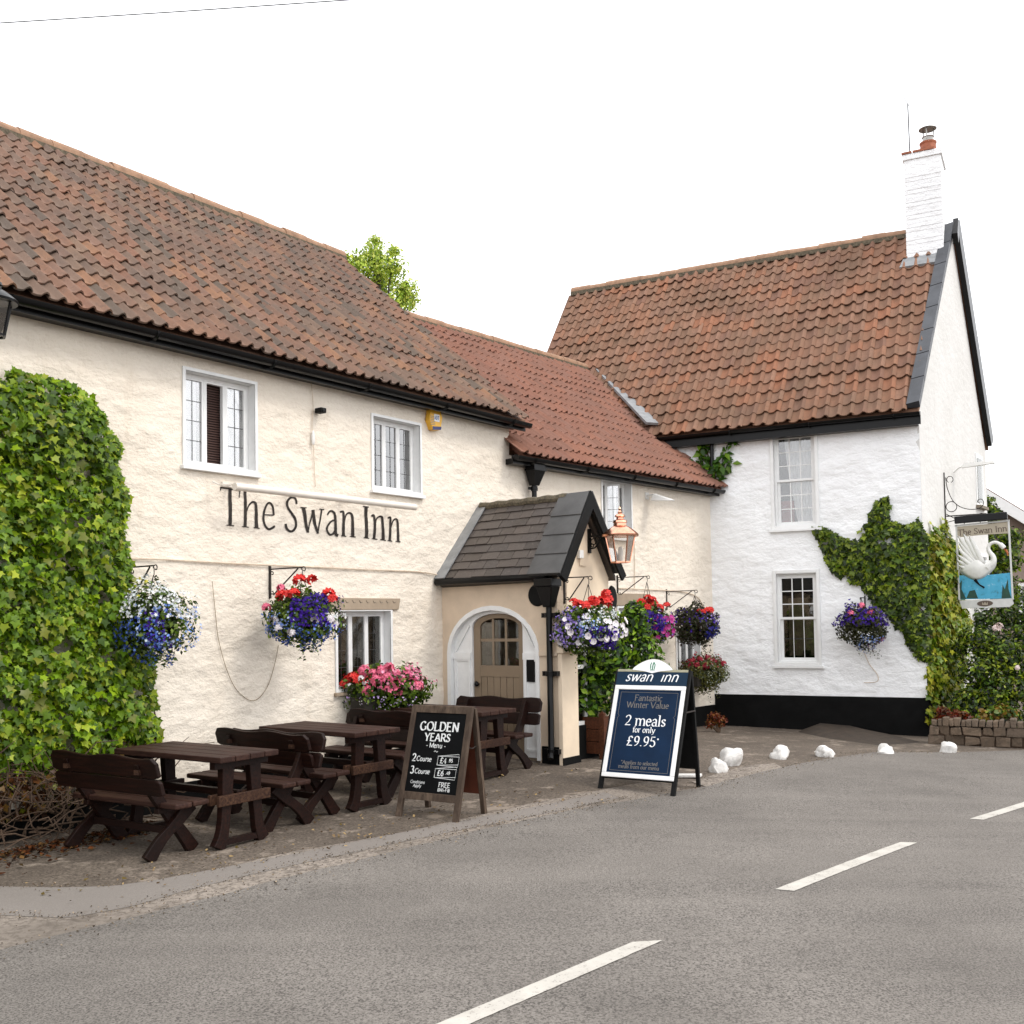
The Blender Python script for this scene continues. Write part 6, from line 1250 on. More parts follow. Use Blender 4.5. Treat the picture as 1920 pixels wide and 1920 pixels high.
def make_bench(label):
    t = empty('bench', (0, 0, 0), 0, label, 'bench', 'dark stained benches on the forecourt'); HL = .68
    for k, (a, b) in enumerate(((-.10, .07), (.08, .25))): MB().box(-HL, HL, a, b, .40, .445).build('seat_plank', M['bench_top'], t, bevel=.012)
    wavy_board(-HL, HL, .755, .17, -.30, .28, .04).build('backrest_board', M['bench'], t, bevel=.008)
    wavy_board(-HL, HL, .595, .14, -.255, .28, .04, .0, .03).build('backrest_board', M['bench'], t, bevel=.008)
    for s in (-1, 1):
        x = s * .46
        lg = leg_plank([(.26, 0), (.14, .16), (-.02, .36), (-.16, .56), (-.27, .80)], (.085, .12), x - .025, x + .025).build('leg', M['bench'], t, bevel=.005)
        leg_plank([(-.24, 0), (-.12, .14), (.05, .27), (.2, .40)], (.085, .13), x + .026 * s, x + .07 * s).build('leg', M['bench'], t, bevel=.005)
        MB().box(x - .03, x + .03, -.12, .27, .355, .398).build('seat_bearer', M['bench'], t, bevel=.004)
        MB().box(x - .03, x + .03, -.315, -.255, .7, .74).build('peg', M['bench_end'], t)
    MB().box(-.46, .46, -.03, .0, .18, .24).build('stretcher', M['bench'], t, bevel=.004)
    return t
def make_table(label):
    t = empty('picnic_table', (0, 0, 0), 0, label, 'table', 'dark stained tables on the forecourt')
    for k in range(4): MB().box(-.72, .72, -.33 + k * .166, -.33 + k * .166 + .16, .735, .785).build('top_plank', M['bench_top'], t, bevel=.008)
    for s in (-1, 1):
        x = s * .58; MB().box(x - .035, x + .035, -.3, .3, .67, .734).build('top_bearer', M['bench'], t, bevel=.005)
        for q in (-1, 1): leg_plank([(q * .25, .0), (q * .2, .12), (q * .17, .36), (q * .15, .68)], (.09, .13), x - .035, x + .035).build('leg', M['bench'], t, bevel=.006)
        MB().box(x - .075, x - .036, -.29, .29, .36, .45).box(x + .036, x + .075, -.29, .29, .36, .45).build('brace', M['bench_end'] if s > 0 else M['bench'], t, bevel=.006); MB().box(x - .03, x + .03, -.2, .2, .02, .07).build('foot_rail', M['bench'], t)
    MB().box(-.58, .58, -.03, .03, .40, .46).build('stretcher', M['bench'], t, bevel=.005); return t
RZN = math.atan2(FL.n.y, FL.n.x)
def stand(o, x, y, turn=0.0, jit=0.0): p = FL.w(x, y, 0); o.location = (p.x, p.y, gz(p.x, p.y)); o.rotation_euler = (0, 0, RZN + turn + jit); return o
B0 = make_bench('nearest bench, back towards the viewer, at the left-hand table'); T0_ = make_table('nearest of the three dark timber tables, at the left below the ivy')
stand(B0, -7.2, -1.26, 0, .08); stand(T0_, -6.58, -1.3, 0, .05)
for lb, x, y, tn, j in (('bench with its front to the viewer, on the far side of the left-hand table', -5.86, -1.22, math.pi, .03), ('bench standing back to back with the one before it, at the middle table', -5.42, -1.15, 0, .0), ('bench on the far side of the middle table, in front of the window box', -4.05, -1.05, math.pi, .0), ('bench half hidden behind the chalkboard, at the far table', -3.55, -1.15, 0, 0), ('farthest bench, facing the viewer in front of the porch door', -2.26, -1.22, math.pi, -.02)):
    c = copy_tree(B0); c['label'] = lb; stand(c, x, y, tn, j)
for lb, x, y, j in (('middle of the three dark timber tables, partly behind the chalkboard', -4.78, -1.12, 0), ('farthest of the three dark timber tables, in front of the porch', -2.86, -1.2, .0)):
    c = copy_tree(T0_); c['label'] = lb; stand(c, x, y, 0, j)
# ------------------------------------------------------------------ chalkboard
def board_frame(Lp, Rp, label, name):
    a, b = gnd(*Lp), gnd(*Rp); mid_ = (a + b) / 2; d = (b - a); t = empty(name, (mid_.x, mid_.y, min(a.z, b.z)), math.atan2(d.y, d.x), label, 'pavement sign'); return t, d.length
t, W = board_frame((745, 1530), (852, 1543), 'wooden chalkboard pavement sign with the Golden Years menu', 'chalkboard'); hw = W / 2; Hc = 1.06; ln = .29
yz = lambda z: ln * z / Hc                     # leaning front face
for s in (-1, 1): MB().hexa([(s * hw - .03, -.0, 0), (s * hw + .03, 0, 0), (s * hw + .03, .04, 0), (s * hw - .03, .04, 0), (s * hw * .985 - .03, ln, Hc), (s * hw * .985 + .03, ln, Hc), (s * hw * .985 + .03, ln + .04, Hc), (s * hw * .985 - .03, ln + .04, Hc)]).build('stile', M['board_wood'], t, bevel=.004); MB().hexa([(s * hw - .025, .48, 0), (s * hw + .025, .48, 0), (s * hw + .025, .52, 0), (s * hw - .025, .52, 0), (s * hw - .025, ln + .045, Hc - .02), (s * hw + .025, ln + .045, Hc - .02), (s * hw + .025, ln + .08, Hc - .02), (s * hw - .025, ln + .08, Hc - .02)]).build('back_leg', M['board_wood'], t)
for z0, z1 in ((.17, .24), (Hc - .07, Hc)): MB().hexa([(-hw + .03, yz(z0) + .002, z0), (hw - .03, yz(z0) + .002, z0), (hw - .03, yz(z0) + .04, z0), (-hw + .03, yz(z0) + .04, z0), (-hw + .03, yz(z1) + .002, z1), (hw - .03, yz(z1) + .002, z1), (hw - .03, yz(z1) + .04, z1), (-hw + .03, yz(z1) + .04, z1)]).build('rail', M['board_wood'], t, bevel=.004)
panel = MB().hexa([(-hw + .03, yz(.24) + .014, .24), (hw - .03, yz(.24) + .014, .24), (hw - .03, yz(.24) + .03, .24), (-hw + .03, yz(.24) + .03, .24), (-hw + .03, yz(Hc - .07) + .014, Hc - .07), (hw - .03, yz(Hc - .07) + .014, Hc - .07), (hw - .03, yz(Hc - .07) + .03, Hc - .07), (-hw + .03, yz(Hc - .07) + .03, Hc - .07)]).build('panel', M['slate_board'], t)
bk = lambda z: .5 + (ln + .06 - .5) * z / Hc
MB().hexa([(-hw + .025, bk(.2) - .008, .2), (hw - .025, bk(.2) - .008, .2), (hw - .025, bk(.2) + .008, .2), (-hw + .025, bk(.2) + .008, .2), (-hw + .025, bk(.98) - .008, .98), (hw - .025, bk(.98) - .008, .98), (hw - .025, bk(.98) + .008, .98), (-hw + .025, bk(.98) + .008, .98)]).build('back_panel', M['hardboard'], t)
MB().tube([(hw, yz(.68) + .04, .68), (hw + .01, (yz(.68) + bk(.68)) / 2, .66), (hw, bk(.68), .68)], .006, 5).build('stay', M['iron'], t)
ev = Vector((0, ln, Hc)).normalized(); en = Vector((0, -ev.z, ev.y)); O = Vector((0, yz(.24) + .0135, .24)); PH = (Hc - .31) / ev.z; PW = W - .06
def chalk(lines, mat='chalk', **kw):
    for l_ in lines: uv_to(text_mesh([l_], **kw), O, (1, 0, 0), ev, en).build('lettering', M[mat], panel)
V_ = lambda f: PH * f
chalk([('GOLDEN', .0, V_(.775), .122, 'c')], thick=.16, thin=.06, serif=.09); chalk([('YEARS', -.005, V_(.645), .106, 'c')], thick=.16, thin=.06, serif=.09)
chalk([('- Menu -', -.01, V_(.56), .07, 'c')], thick=.11, thin=.09, serif=0); chalk([('~', -.0, V_(.47), .14, 'c')], thick=.05, thin=.04, serif=0)
chalk([('2', -PW * .45, V_(.38), .105, 'l'), ('3', -PW * .45, V_(.225), .105, 'l')], thick=.14, thin=.08, serif=0, rough=.0008)
chalk([('Course', -PW * .36, V_(.385), .068, 'l'), ('Course', -PW * .36, V_(.23), .068, 'l')], thick=.11, thin=.09, serif=0, slant=.12, rough=.0006)
chalk([('£4', PW * .10, V_(.375), .078, 'l'), ('£6', PW * .08, V_(.22), .078, 'l')], thick=.13, thin=.09, serif=0, rough=.0006); chalk([('.95', PW * .26, V_(.395), .045, 'l'), ('.49', PW * .24, V_(.24), .045, 'l')], thick=.16, thin=.12, serif=0)
bxm = MB(); k = 0
for cu, cv in ((PW * .255, V_(.395)), (PW * .235, V_(.24))):
    for (a0, du, dv) in ((.0, 0, 0), (.10, .0, .012)):
        q = [(-.125, -.035), (.12, -.045), (.128, .055), (-.12, .05), (-.125, -.035)]; ca, sa = math.cos(a0), math.sin(a0); ribbon(bxm, [(cu + du + x * ca - y * sa, cv + dv + x * sa + y * ca) for x, y in q], lambda a, t: .0045, .0016 + .0003 * k); k += 1
uv_to(bxm, O, (1, 0, 0), ev, en).build('price_box', M['chalk'], panel)
chalk([('Conditions', -PW * .27, V_(.105), .042, 'c'), ('Apply', -PW * .27, V_(.06), .042, 'c')], thick=.10, thin=.08, serif=0, slant=.15); chalk([('FREE', PW * .25, V_(.085), .062, 'c')], thick=.13, thin=.06, serif=.07); chalk([('((Wi-Fi))', PW * .25, V_(.03), .048, 'c')], thick=.12, thin=.09, serif=0)
# ------------------------------------------------------------------ swan board
t, W = board_frame((1124, 1478), (1260, 1494), 'navy blue A-board poster sign offering two meals, white framed', 'poster_board'); hw = W / 2; Hs = 1.30; ln = .52
yz = lambda z: ln * z / Hs; ev = Vector((0, ln, Hs)).normalized(); en = Vector((0, -ev.z, ev.y)); O = Vector((0, 0, 0)); PL = Hs / ev.z
Q = lambda u, v, h=0: tuple(Vector((u, 0, 0)) + ev * v + en * h)
def plate(name, u0, u1, v0, v1, h0, h1, mat, par, bevel=0): return MB().hexa([Q(u0, v0, h0), Q(u1, v0, h0), Q(u1, v1, h0), Q(u0, v1, h0), Q(u0, v0, h1), Q(u1, v0, h1), Q(u1, v1, h1), Q(u0, v1, h1)]).build(name, mat, par, bevel=bevel)
body = plate('front_panel', -hw, hw, .15, PL, -.03, 0, M['black_matt'], t)
for s in (-1, 1):
    plate('leg', s * hw - .022, s * hw + .022, 0, .15, -.03, 0, M['black_matt'], t); plate('edge_rail', s * (hw + .012) - .014, s * (hw + .012) + .014, .0, PL, -.036, .004, M['black_matt'], t)
    MB().hexa([(s * hw - .02, .70, 0), (s * hw + .02, .70, 0), (s * hw + .02, .735, 0), (s * hw - .02, .735, 0), (s * hw - .02, ln + .03, Hs - .01), (s * hw + .02, ln + .03, Hs - .01), (s * hw + .02, ln + .065, Hs - .01), (s * hw - .02, ln + .065, Hs - .01)]).build('back_leg', M['black_matt'], t)
bk = lambda z: .71 + (ln + .045 - .71) * z / Hs
MB().hexa([(-hw + .02, bk(.2), .2), (hw - .02, bk(.2), .2), (hw - .02, bk(.2) + .012, .2), (-hw + .02, bk(.2) + .012, .2), (-hw + .02, bk(1.27), 1.27), (hw - .02, bk(1.27), 1.27), (hw - .02, bk(1.27) + .012, 1.27), (-hw + .02, bk(1.27) + .012, 1.27)]).build('back_panel', M['black_matt'], t)
MB().tube([(hw + .02, yz(.85) + .02, .85), (hw + .02, bk(.85), .85)], .009, 6).build('stay', M['iron'], t)
v0, v1 = .16, PL - .19; fw = .05
for q in ((-hw, hw, v0, v0 + fw), (-hw, hw, v1 - fw, v1), (-hw, -hw + fw, v0 + fw, v1 - fw), (hw - fw, hw, v0 + fw, v1 - fw)): plate('poster_frame', *q, .002, .022, M['white_paint'], t, .006)
pos = plate('poster', -hw + fw, hw - fw, v0 + fw, v1 - fw, .002, .008, M['navy'], t)
hd = plate('header', -hw, hw, v1 + .004, PL, .002, .012, M['navy_head'], t)
# domed top with emblem
dome = [(-hw, PL - .035), (hw, PL - .035), (hw, PL)] + [(hw * .52 * (1 - i / 6) ** 1 + .0 if i < 0 else 0, 0) for i in range(0)] + [(x, PL + (.0 if abs(x) > .25 else .125 * math.cos(x / .25 * math.pi / 2) ** .8)) for x in np.linspace(.30, -.30, 25)] + [(-hw, PL)]
MB().prism([Q(u, v, .014) for u, v in [(-hw, PL - .028), (hw, PL - .028), (hw, PL)] + [p for p in dome if abs(p[0]) <= .301 and p not in dome[:3]] + [(-hw, PL)]], en * -.02).build('header_trim', M['ink_khaki'], hd)
wd = [(x, PL + .118 * math.cos(x / .245 * math.pi / 2) ** .8 if abs(x) < .245 else PL) for x in np.linspace(.245, -.245, 25)] + [(-.24, PL - .006), (-.1, PL - .02), (0, PL - .045), (.1, PL - .02), (.24, PL - .006)]
MB().prism([Q(u, v, .018) for u, v in wd], en * -.004).build('dome', M['ink_white'], hd)
em = MB()
for q, w_ in (([(-.025, .0), (-.028, .05), (-.018, .075)], .012), ([(.0, -.005), (.0, .04), (.01, .082)], .014), ([(.022, .0), (.026, .05), (.012, .07)], .012), ([(-.028, -.012), (.03, -.012)], .01)): ribbon(em, [(x, PL + .005 + y) for x, y in q], lambda a, t: w_, .0195 + random.random() * .001)
uv_to(em, O, (1, 0, 0), ev, en).build('emblem', M['ink_green'], hd)
def ink(lines, mat, par, h=.007, **kw):
    for l_ in lines: uv_to(text_mesh([l_], **kw), en * h, (1, 0, 0), ev, en).build('lettering', M[mat], par)
ink([('swan  ınn', 0, v1 + .05, .17, 'c')], 'ink_white', hd, .0105, thick=.10, thin=.04, serif=0, slant=.32)
ph = v1 - v0 - 2 * fw; pv = lambda f: v0 + fw + ph * f
ink([('Fantastic', 0, pv(.868), .098, 'c'), ('Winter Value', 0, pv(.782), .098, 'c')], 'ink_grey', pos, thick=.10, thin=.04, serif=.07)
ink([('2 meals', 0, pv(.57), .168, 'c')], 'ink_white', pos, thick=.105, thin=.035, serif=.075); ink([('for only', .0, pv(.487), .09, 'c')], 'ink_white', pos, thick=.11, thin=.045, serif=.07); ink([('£9.95', -.015, pv(.327), .158, 'c')], 'ink_white', pos, thick=.105, thin=.035, serif=0)
ink([('*', text_width('£9.95', .158) / 2 + .005, pv(.36), .09, 'c')], 'ink_white', pos, thick=.1, thin=.08, serif=0); ink([('*Applies to selected', 0, pv(.108), .058, 'c'), ('meals from our menu', 0, pv(.06), .058, 'c')], 'ink_grey', pos, thick=.12, thin=.05, serif=.06)
bl = MB(); pw_ = hw - fw - .035; ribbon(bl, [(-pw_, pv(.03)), (pw_, pv(.03))], lambda a, t: .004, .0018); ribbon(bl, [(-pw_, pv(.97)), (pw_, pv(.97))], lambda a, t: .004, .0018)
for s in (-1, 1): ribbon(bl, [(s * pw_, pv(.03)), (s * pw_, pv(.66)), (s * (pw_ - .018), pv(.68)), (s * pw_, pv(.70)), (s * pw_, pv(.97))], lambda a, t: .004, .0022)
uv_to(bl, en * .007, (1, 0, 0), ev, en).build('border_line', M['ink_grey'], pos)
# ------------------------------------------------------------------ whitewashed rocks
def rock(px, py, wpx, hpx, seed, label):
    g = gnd(px, py); s = g.y / F_PX; rx, rz_ = wpx * s / 2 * .86, hpx * s * .92; bm = bmesh.new(); bmesh.ops.create_icosphere(bm, subdivisions=3, radius=1)
    for v in bm.verts:
        p = v.co.copy(); k = 1 + .42 * noise.noise(p * 1.2 + Vector((seed * 7.3, 0, 0))) + .16 * noise.noise(p * 3.2 + Vector((seed, 3, 0))); q = p * k
        v.co = Vector((q.x * rx * 1.02 + .3 * rx * p.z * math.sin(seed * 5), q.y * rx * .8, (max(-.5, q.z) + .5) * rz_ / 1.5))
    me = bpy.data.meshes.new('white_rock'); bm.to_mesh(me); bm.free(); me.polygons.foreach_set('use_smooth', [True] * len(me.polygons)); me.set_sharp_from_angle(angle=math.radians(38)); o = link('white_rock', me, M['rock']); o.location = g + Vector((0, 0, -.02)); tag(o, label, 'rock', 'whitewashed rocks along the forecourt edge')
for q in ((1345, 1447, 38, 30, 1.2, 'smaller white rock tucked against the swan board leg'), (1370, 1434, 50, 36, 2.7, 'largest whitewashed rock, behind the swan board'), (1463, 1422, 38, 27, 3.1, 'white rock, next to the right of the largest one'), (1546, 1418, 40, 23, 4.6, 'long flat white rock in the middle of the row'), (1660, 1413, 35, 22, 5.2, 'rounded white rock near the plinth corner'), (1778, 1411, 34, 25, 6.9, 'cracked white rock against the garden wall')): rock(*q)
g = gnd(1286, 1458); o = MB().prism([(-.2, -.05, 0), (.16, -.06, 0), (.2, .04, 0), (-.12, .06, 0)], (0, 0, .035)).build('flat_stone', M['rock'], None, bevel=.01); o.location = g + Vector((0, 0, .006)); tag(o, 'flat pale slab on the ground under the swan board', 'slab')
# ------------------------------------------------------------------ garden wall
p0, p1 = gnd(1748, 1394), gnd(1925, 1404); d = (p1 - p0).normalized(); Lw = (p1 - p0).length + 2.2; gw_ = empty('garden_wall', p0, math.atan2(d.y, d.x), 'low brown rubble stone garden wall at the roadside', 'wall')
MB().box(0, Lw, .04, .3, -.3, .24).build('core', M['stem'], gw_)
z = -.12; row = 0
while z < .2:
    h = random.uniform(.10, .17); x = random.uniform(-.1, 0)
    while x < Lw:
        w_ = random.uniform(.13, .36); hh = h - .012; j = lambda: random.gauss(0, .012); y0 = random.uniform(-.03, .01)
        MB().hexa([(x + j(), y0 + j(), z + j()), (x + w_ - .014 + j(), y0 + j(), z + j()), (x + w_ - .014, .26, z), (x, .26, z), (x + j(), y0 + .01 + j(), z + hh + j()), (x + w_ - .014 + j(), y0 + .01 + j(), z + hh + j()), (x + w_ - .014, .26, z + hh), (x, .26, z + hh)]).build('stone', M['stone'], gw_, bevel=.012); x += w_
    z += h; row += 1
x = 0
while x < Lw: w_ = random.uniform(.07, .12); hh = random.uniform(.08, .15); MB().hexa([(x, -.02, z), (x + w_ - .01, -.02, z), (x + w_ - .01, .27, z), (x, .27, z), (x + random.gauss(0, .02), 0, z + hh), (x + w_ * .9, .0, z + hh), (x + w_ * .9, .25, z + hh), (x + random.gauss(0, .02), .25, z + hh)]).build('coping_stone', M['stone'], gw_, bevel=.015); x += w_
# mound of soil with a broken kerb at the plinth
bk_ = [gnd(*p) for p in ((1495, 1372), (1530, 1352), (1600, 1365), (1680, 1378), (1735, 1392), (1650, 1398), (1560, 1386))]; c = sum(bk_, Vector()) / len(bk_)
mv = [tuple(p - c) for p in bk_] + [tuple((p - c) * .55 + Vector((0, .25, .14 if i in (0, 1, 2) else .05))) for i, p in enumerate(bk_)] + [(0, .3, .12)]; n7 = 7
o = link('soil_bank', raw_mesh('soil_bank', mv, [(i, (i + 1) % n7, (i + 1) % n7 + n7) for i in range(n7)] + [(i, (i + 1) % n7 + n7, i + n7) for i in range(n7)] + [(i + n7, (i + 1) % n7 + n7, 14) for i in range(n7)], M['soil'], smooth=True), None); o.location = c + Vector((0, 0, -.01)); tag(o, kind='structure')
# ------------------------------------------------------------------ hanging swan sign
SY = 1.15
sp = lambda px, py: FWH.loc(px, py, SY)
t = empty('hanging_sign', FWH.w(sp(1845, 1135)[0], SY, sp(1845, 1135)[1]), FWH.rz, 'hanging pub sign with a white swan on blue water, lettered The Swan Inn', 'pub sign'); ox, oz = sp(1845, 1135)
def sq(px, py, y=0): x, z = sp(px, py); return (x - ox, y, z - oz)
def spoly(name, pts, th, mat, par, y=0.0, bevel=0): return MB().prism([sq(*p, y) for p in pts], (0, th, 0)).build(name, mat, par, bevel=bevel)
fr_ = MB(); fr_.bar(sq(1793, 985), sq(1799, 1125), .03, .05).bar(sq(1891, 976), sq(1899, 1124), .03, .05).bar(sq(1790, 986), sq(1893, 976), .05, .03).build('frame', M['sign_grey'], t)
hb = spoly('name_board', [(1792, 988), (1891, 979), (1891, 1000), (1840, 1003), (1793, 1008)], .03, M['sign_beige'], t, -.015)
m = text_mesh([('The Swan Inn', 0, 0, .148, 'c')], thick=.10, thin=.05, serif=.07); a = Vector(sq(1842, 1000, -.0165)); b = Vector(sq(1890, 995.5, -.0165)); eu = (b - a).normalized(); uv_to(m, a, eu, Vector((-eu.z, 0, eu.x)), (0, -1, 0)).build('lettering', M['sign_brown'], hb)
spoly('water_panel', [(1796, 1079), (1842, 1079), (1894, 1074), (1898, 1122), (1798, 1124)], .02, M['water_paint'], t, -.01)
for pts in ([(1798, 1123), (1798, 1095), (1804, 1088), (1803, 1105), (1812, 1123)], [(1878, 1122), (1880, 1096), (1884, 1105), (1890, 1085), (1891, 1104), (1896, 1121)], [(1812, 1122), (1818, 1108), (1828, 1106), (1834, 1122)]): spoly('reeds', pts, .004, M['reed'], t, -.016)
bb = spoly('bottom_board', [(1799, 1126), (1898, 1122), (1901, 1132), (1893, 1138), (1804, 1141)], .03, M['sign_grey'], t, -.015); ov = [(1847 + 15 * math.cos(a_), 1131.5 + 5.5 * math.sin(a_) - .04 * 15 * math.cos(a_)) for a_ in np.linspace(0, 2 * math.pi, 24)[:-1]]; spoly('badge', ov, .004, M['sign_brown'], bb, -.02)
spoly('badge_mark', [(1842, 1134), (1842, 1129), (1845, 1133), (1847, 1128), (1849, 1133), (1852, 1128), (1852, 1134)], .003, M['sign_beige'], bb, -.024)
# the carved swan: body, wing feathers, neck, beak
sw = MB(); body_ = [(1798, 1072), (1803, 1060), (1820, 1050), (1835, 1046), (1850, 1056), (1856, 1050), (1868, 1052), (1866, 1064), (1855, 1076), (1840, 1086), (1825, 1088), (1808, 1080)]
def blob(name, pts, th, mat, par, y): 
    c_ = Vector((0, 0, 0)); P = [Vector(p) for p in spline([sq(*p, y) for p in pts + pts[:1]], 4)[:-1]]
    for p in P: c_ += p / len(P)
    m = MB(); n = len(P); m.v = [tuple(p) for p in P] + [tuple(c_ + (p - c_) * .72 + Vector((0, -th, 0))) for p in P] + [tuple(c_ + (p - c_) * .72 + Vector((0, th, 0))) for p in P] + [tuple(c_ + Vector((0, -th * 1.25, 0))), tuple(c_ + Vector((0, th * 1.25, 0)))]
    for i in range(n): j = (i + 1) % n; m.f += [(i, j, n + j, n + i), (j, i, 2 * n + i, 2 * n + j), (n + i, n + j, 3 * n), (2 * n + j, 2 * n + i, 3 * n + 1)]
    return m.build(name, mat, par, smooth=True)
swan = blob('swan', body_, .05, M['swan'], t, -.005)
for k, (tip, base, wd_) in enumerate((((1796, 1004), (1832, 1052), 9), ((1806, 1000), (1836, 1052), 9), ((1817, 1003), (1843, 1056), 9), ((1797, 1016), (1830, 1056), 8), ((1796, 1028), (1828, 1060), 8), ((1795, 1040), (1826, 1064), 7), ((1794, 1050), (1824, 1068), 7), ((1796, 1060), (1824, 1072), 6))):
    A = Vector((*tip, 0)); B_ = Vector((*base, 0)); dn = (B_ - A).normalized(); q = Vector((-dn.y, dn.x, 0)) * wd_ / 2; pts = [A, A.lerp(B_, .3) + q, B_ + q, B_ - q, A.lerp(B_, .3) - q]; blob('wing_feather', [(p.x, p.y) for p in pts], .012, M['swan'], swan, -.03 - .006 * (k % 3))
nk = [sq(x, y, -.01) for x, y in ((1850, 1066), (1862, 1055), (1862, 1044), (1856, 1036), (1853, 1028), (1857, 1020), (1866, 1017), (1876, 1021), (1883, 1028))]; MB().tube(spline(nk, 5), [.06 - .03 * min(1, i / 22) + (.012 if i > 34 else 0) for i in range(41)], 10).build('neck', M['swan'], swan, smooth=True)
bkp = [sq(1884, 1028, -.01), sq(1889, 1036, -.01), sq(1890, 1042, -.01)]; MB().tube(bkp, [.026, .018, .008], 8).build('beak', M['beak'], swan); MB().tube([sq(1883, 1024, -.03), sq(1887, 1030, -.03)], .012, 6).build('eye_patch', M['black_matt'], swan)
MB().tube([sq(1828, 1087, -.01), sq(1836, 1096, -.02), sq(1846, 1102, -.02)], [.03, .012, .016], 6).build('foot', M['black_matt'], swan)
MB().bar(sq(1790, 976, -.03), sq(1889, 967, -.03), .12, .13).build('top_light', M['black'], t, bevel=.012)
for px_ in (1808, 1838, 1868): MB().tube([sq(px_, 974 - (px_ - 1790) * .09, 0), sq(px_, 986 - (px_ - 1790) * .09, 0)], .008, 5).build('hanger', M['iron'], t)
# wrought iron bracket from the gable wall
gx_, gz1 = FG.loc(1773, 1010); gz0 = FG.loc(1773, 888)[1]; wl_ = Vector(FWH.inv(FG.w(gx_, -.01, 0))); t2 = empty('sign_bracket', FWH.w(wl_.x, wl_.y, gz1), FWH.rz, 'wrought iron scroll bracket carrying the swan sign from the gable', 'bracket')
SYo = SY - wl_.y
def kb(px, py): x, z = FWH.loc(px, py, wl_.y); return (x - wl_.x, 0, z - gz1)
m = MB(); m.bar((.0, 0, -.3), (.0, 0, gz0 - gz1), .02, .03); m.build('wall_bar', M['iron'], t2)
m = MB(); m.tube([kb(1774, 968), kb(1850, 963)], .011, 6).tube([kb(1774, 980), kb(1800, 973), kb(1842, 962)], .008, 5); m.tube([kb(1774, 964), kb(1792, 973)], .008, 5); m.build('arm', M['iron'], t2)
m = MB(); m.tube(spline([kb(*p) for p in ((1773, 895), (1776, 915), (1786, 938), (1800, 950), (1818, 955), (1836, 953), (1844, 945), (1842, 937), (1836, 936), (1833, 941), (1838, 944))], 5), .008, 5).tube([kb(1784 + 10 * math.cos(a_), 950 + 9.5 * math.sin(a_)) for a_ in np.linspace(0, 6.3, 20)], .008, 5).tube([kb(1781 + 6 * math.cos(a_), 899 + 6 * math.sin(a_)) for a_ in np.linspace(2, 7.5, 14)], .007, 5); m.build('scroll', M['iron'], t2)
# white lamp on the gable
lx, lz = FG.loc(1788, 876); t3 = empty('gable_lamp', FG.w(lx, 0, lz), FG.rz, 'white lamp arm on the gable above the swan sign', 'lamp'); MB().tube([(0, 0, -.1), (0, -.1, -.02), (0, -.16, 0)], .015, 6).build('arm', M['white_metal'], t3); MB().hexa([(-.05, -.75, .0), (.05, -.75, .0), (.07, -.15, -.03), (-.07, -.15, -.03), (-.04, -.72, .05), (.04, -.72, .05), (.05, -.2, .06), (-.05, -.2, .06)]).build('head', M['white_metal'], t3)
# aerial
c = FWH.loc(1706, 283, 2.9); t4 = empty('aerial', FWH.w(c[0], 2.9, c[1] - .3), FWH.rz, 'thin television aerial on the white chimney', 'aerial'); a1 = FWH.loc(1702, 196, 2.9); a2 = FWH.loc(1692, 176, 2.9); q = lambda p: (p[0] - c[0], 0, p[1] - c[1] + .3)
MB().tube([(0, 0, 0), q(a1)], .012, 6).build('mast', M['wire_dark'], t4); MB().tube([q(a1), q(a2)], .009, 5).tube([q(FWH.loc(1699, 190, 2.9)), q(FWH.loc(1709, 204, 2.9))], .006, 4).build('boom', M['wire'], t4)
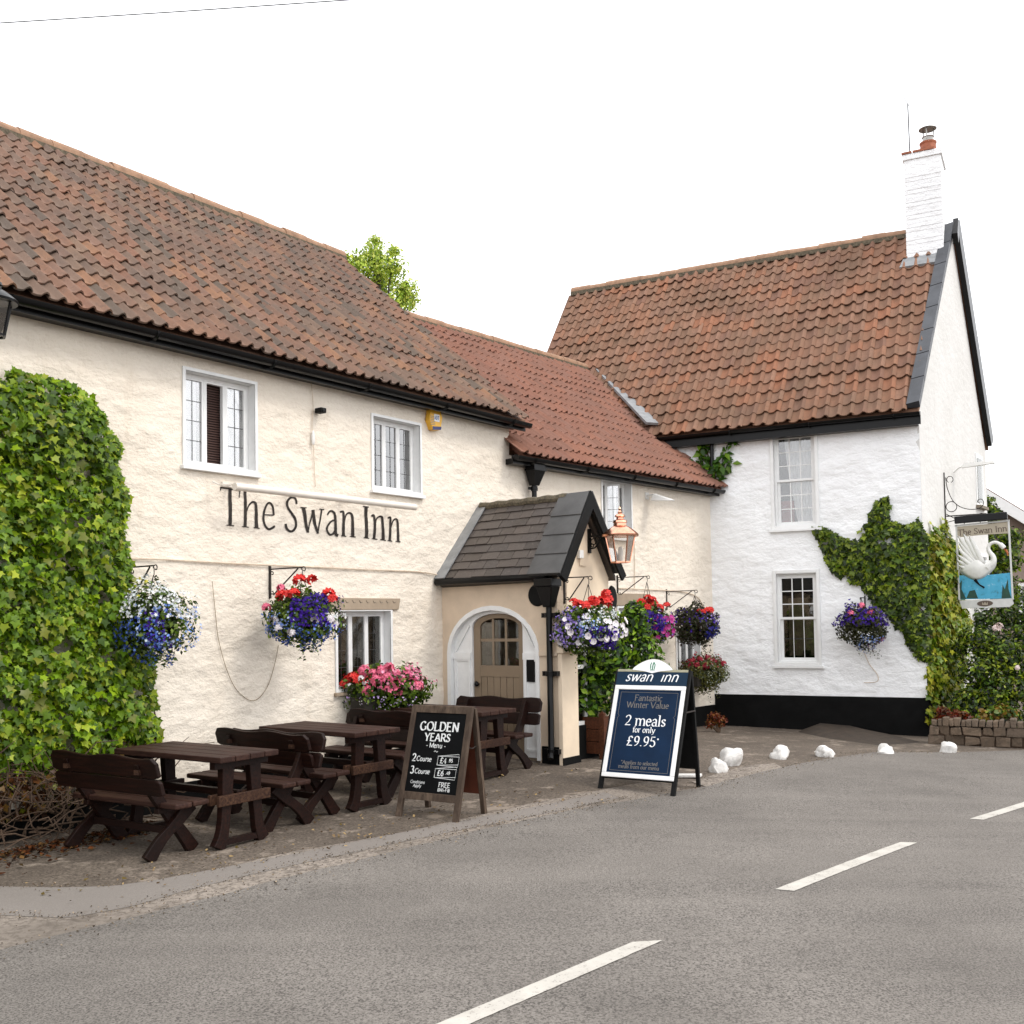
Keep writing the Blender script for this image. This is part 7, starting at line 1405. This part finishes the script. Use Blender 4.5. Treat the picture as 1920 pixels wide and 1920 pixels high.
# neighbour house far right
ND = 27.0; c_ = at_depth(1890, 1150, ND); nb = empty('neighbour_house', (c_.x, c_.y, 0), -.2, 'brown rendered neighbour house with tiled roof, behind the hanging sign', 'house'); nq = lambda px, py, y=0.0: tuple(Vector((at_depth(px, py, ND).x - c_.x, y, at_depth(px, py, ND).z)))
A_, E_ = Vector(nq(1838, 912)), Vector(nq(1996, 1018)); lx_ = 2 * A_.x - E_.x; dn2 = (E_ - A_).normalized()
MB().prism([(lx_ + .2, 0, -.6), (E_.x - .2, 0, -.6), (E_.x - .2, 0, E_.z - .05), (A_.x, 0, A_.z - .12), (lx_ + .2, 0, E_.z - .05)], (0, 6, 0)).build('wall', M['neighbour'], nb)
rf = None
for s_ in (1, -1):
    P_ = lambda k, y, h: (A_.x + s_ * (E_.x - A_.x) * k, y, A_.z + (E_.z - A_.z) * k + h)
    r_ = MB().hexa([P_(0, -.3, -.1), P_(1.05, -.3, -.1), P_(1.05, 6.2, -.1), P_(0, 6.2, -.1), P_(0, -.3, .02), P_(1.05, -.3, .02), P_(1.05, 6.2, .02), P_(0, 6.2, .02)]).build('roof', M['cooltile'], nb)
    MB().hexa([P_(0, -.34, -.34), P_(1.05, -.34, -.34), P_(1.05, -.3, -.34), P_(0, -.3, -.34), P_(0, -.34, -.02), P_(1.05, -.34, -.02), P_(1.05, -.3, -.02), P_(0, -.3, -.02)]).build('bargeboard', M['white_paint'], nb)
    if s_ > 0: MB().hexa([P_(.15, .5, .03), P_(.38, .5, .03), P_(.38, 1.6, .03), P_(.15, 1.6, .03), P_(.15, .5, .1), P_(.38, .5, .1), P_(.38, 1.6, .1), P_(.15, 1.6, .1)]).build('rooflight', M['skylight'], r_)
wq = nq(1908, 1130); w_n = MB(); bars(w_n, wq[0], wq[0] + .9, wq[2] - .6, wq[2] + .5, -.04, .02, .08); w_n = w_n.build('window', M['white_paint'], nb); MB().box(wq[0] + .08, wq[0] + .82, -.012, -.004, wq[2] - .52, wq[2] + .42).build('pane', M['glass_dark'], w_n)
# overhead wires
for pts, dpt, mt, lb in ((((-60, 47), (0, 43), (330, 22), (650, 0), (760, -8)), 16, 'wire_dark', 'single overhead wire crossing the top left corner of the sky'), (((1775, 650), (1850, 628), (1930, 600), (2000, 575)), 24, 'wire', 'upper overhead wire meeting the gable of the white house'), (((1775, 662), (1850, 645), (1930, 628), (2000, 612)), 24, 'wire', 'lower overhead wire meeting the gable of the white house')):
    o = MB().tube([at_depth(*p, dpt) for p in pts], .009 if dpt < 20 else .007, 5).build('overhead_wire', M[mt]); tag(o, lb, 'wire')
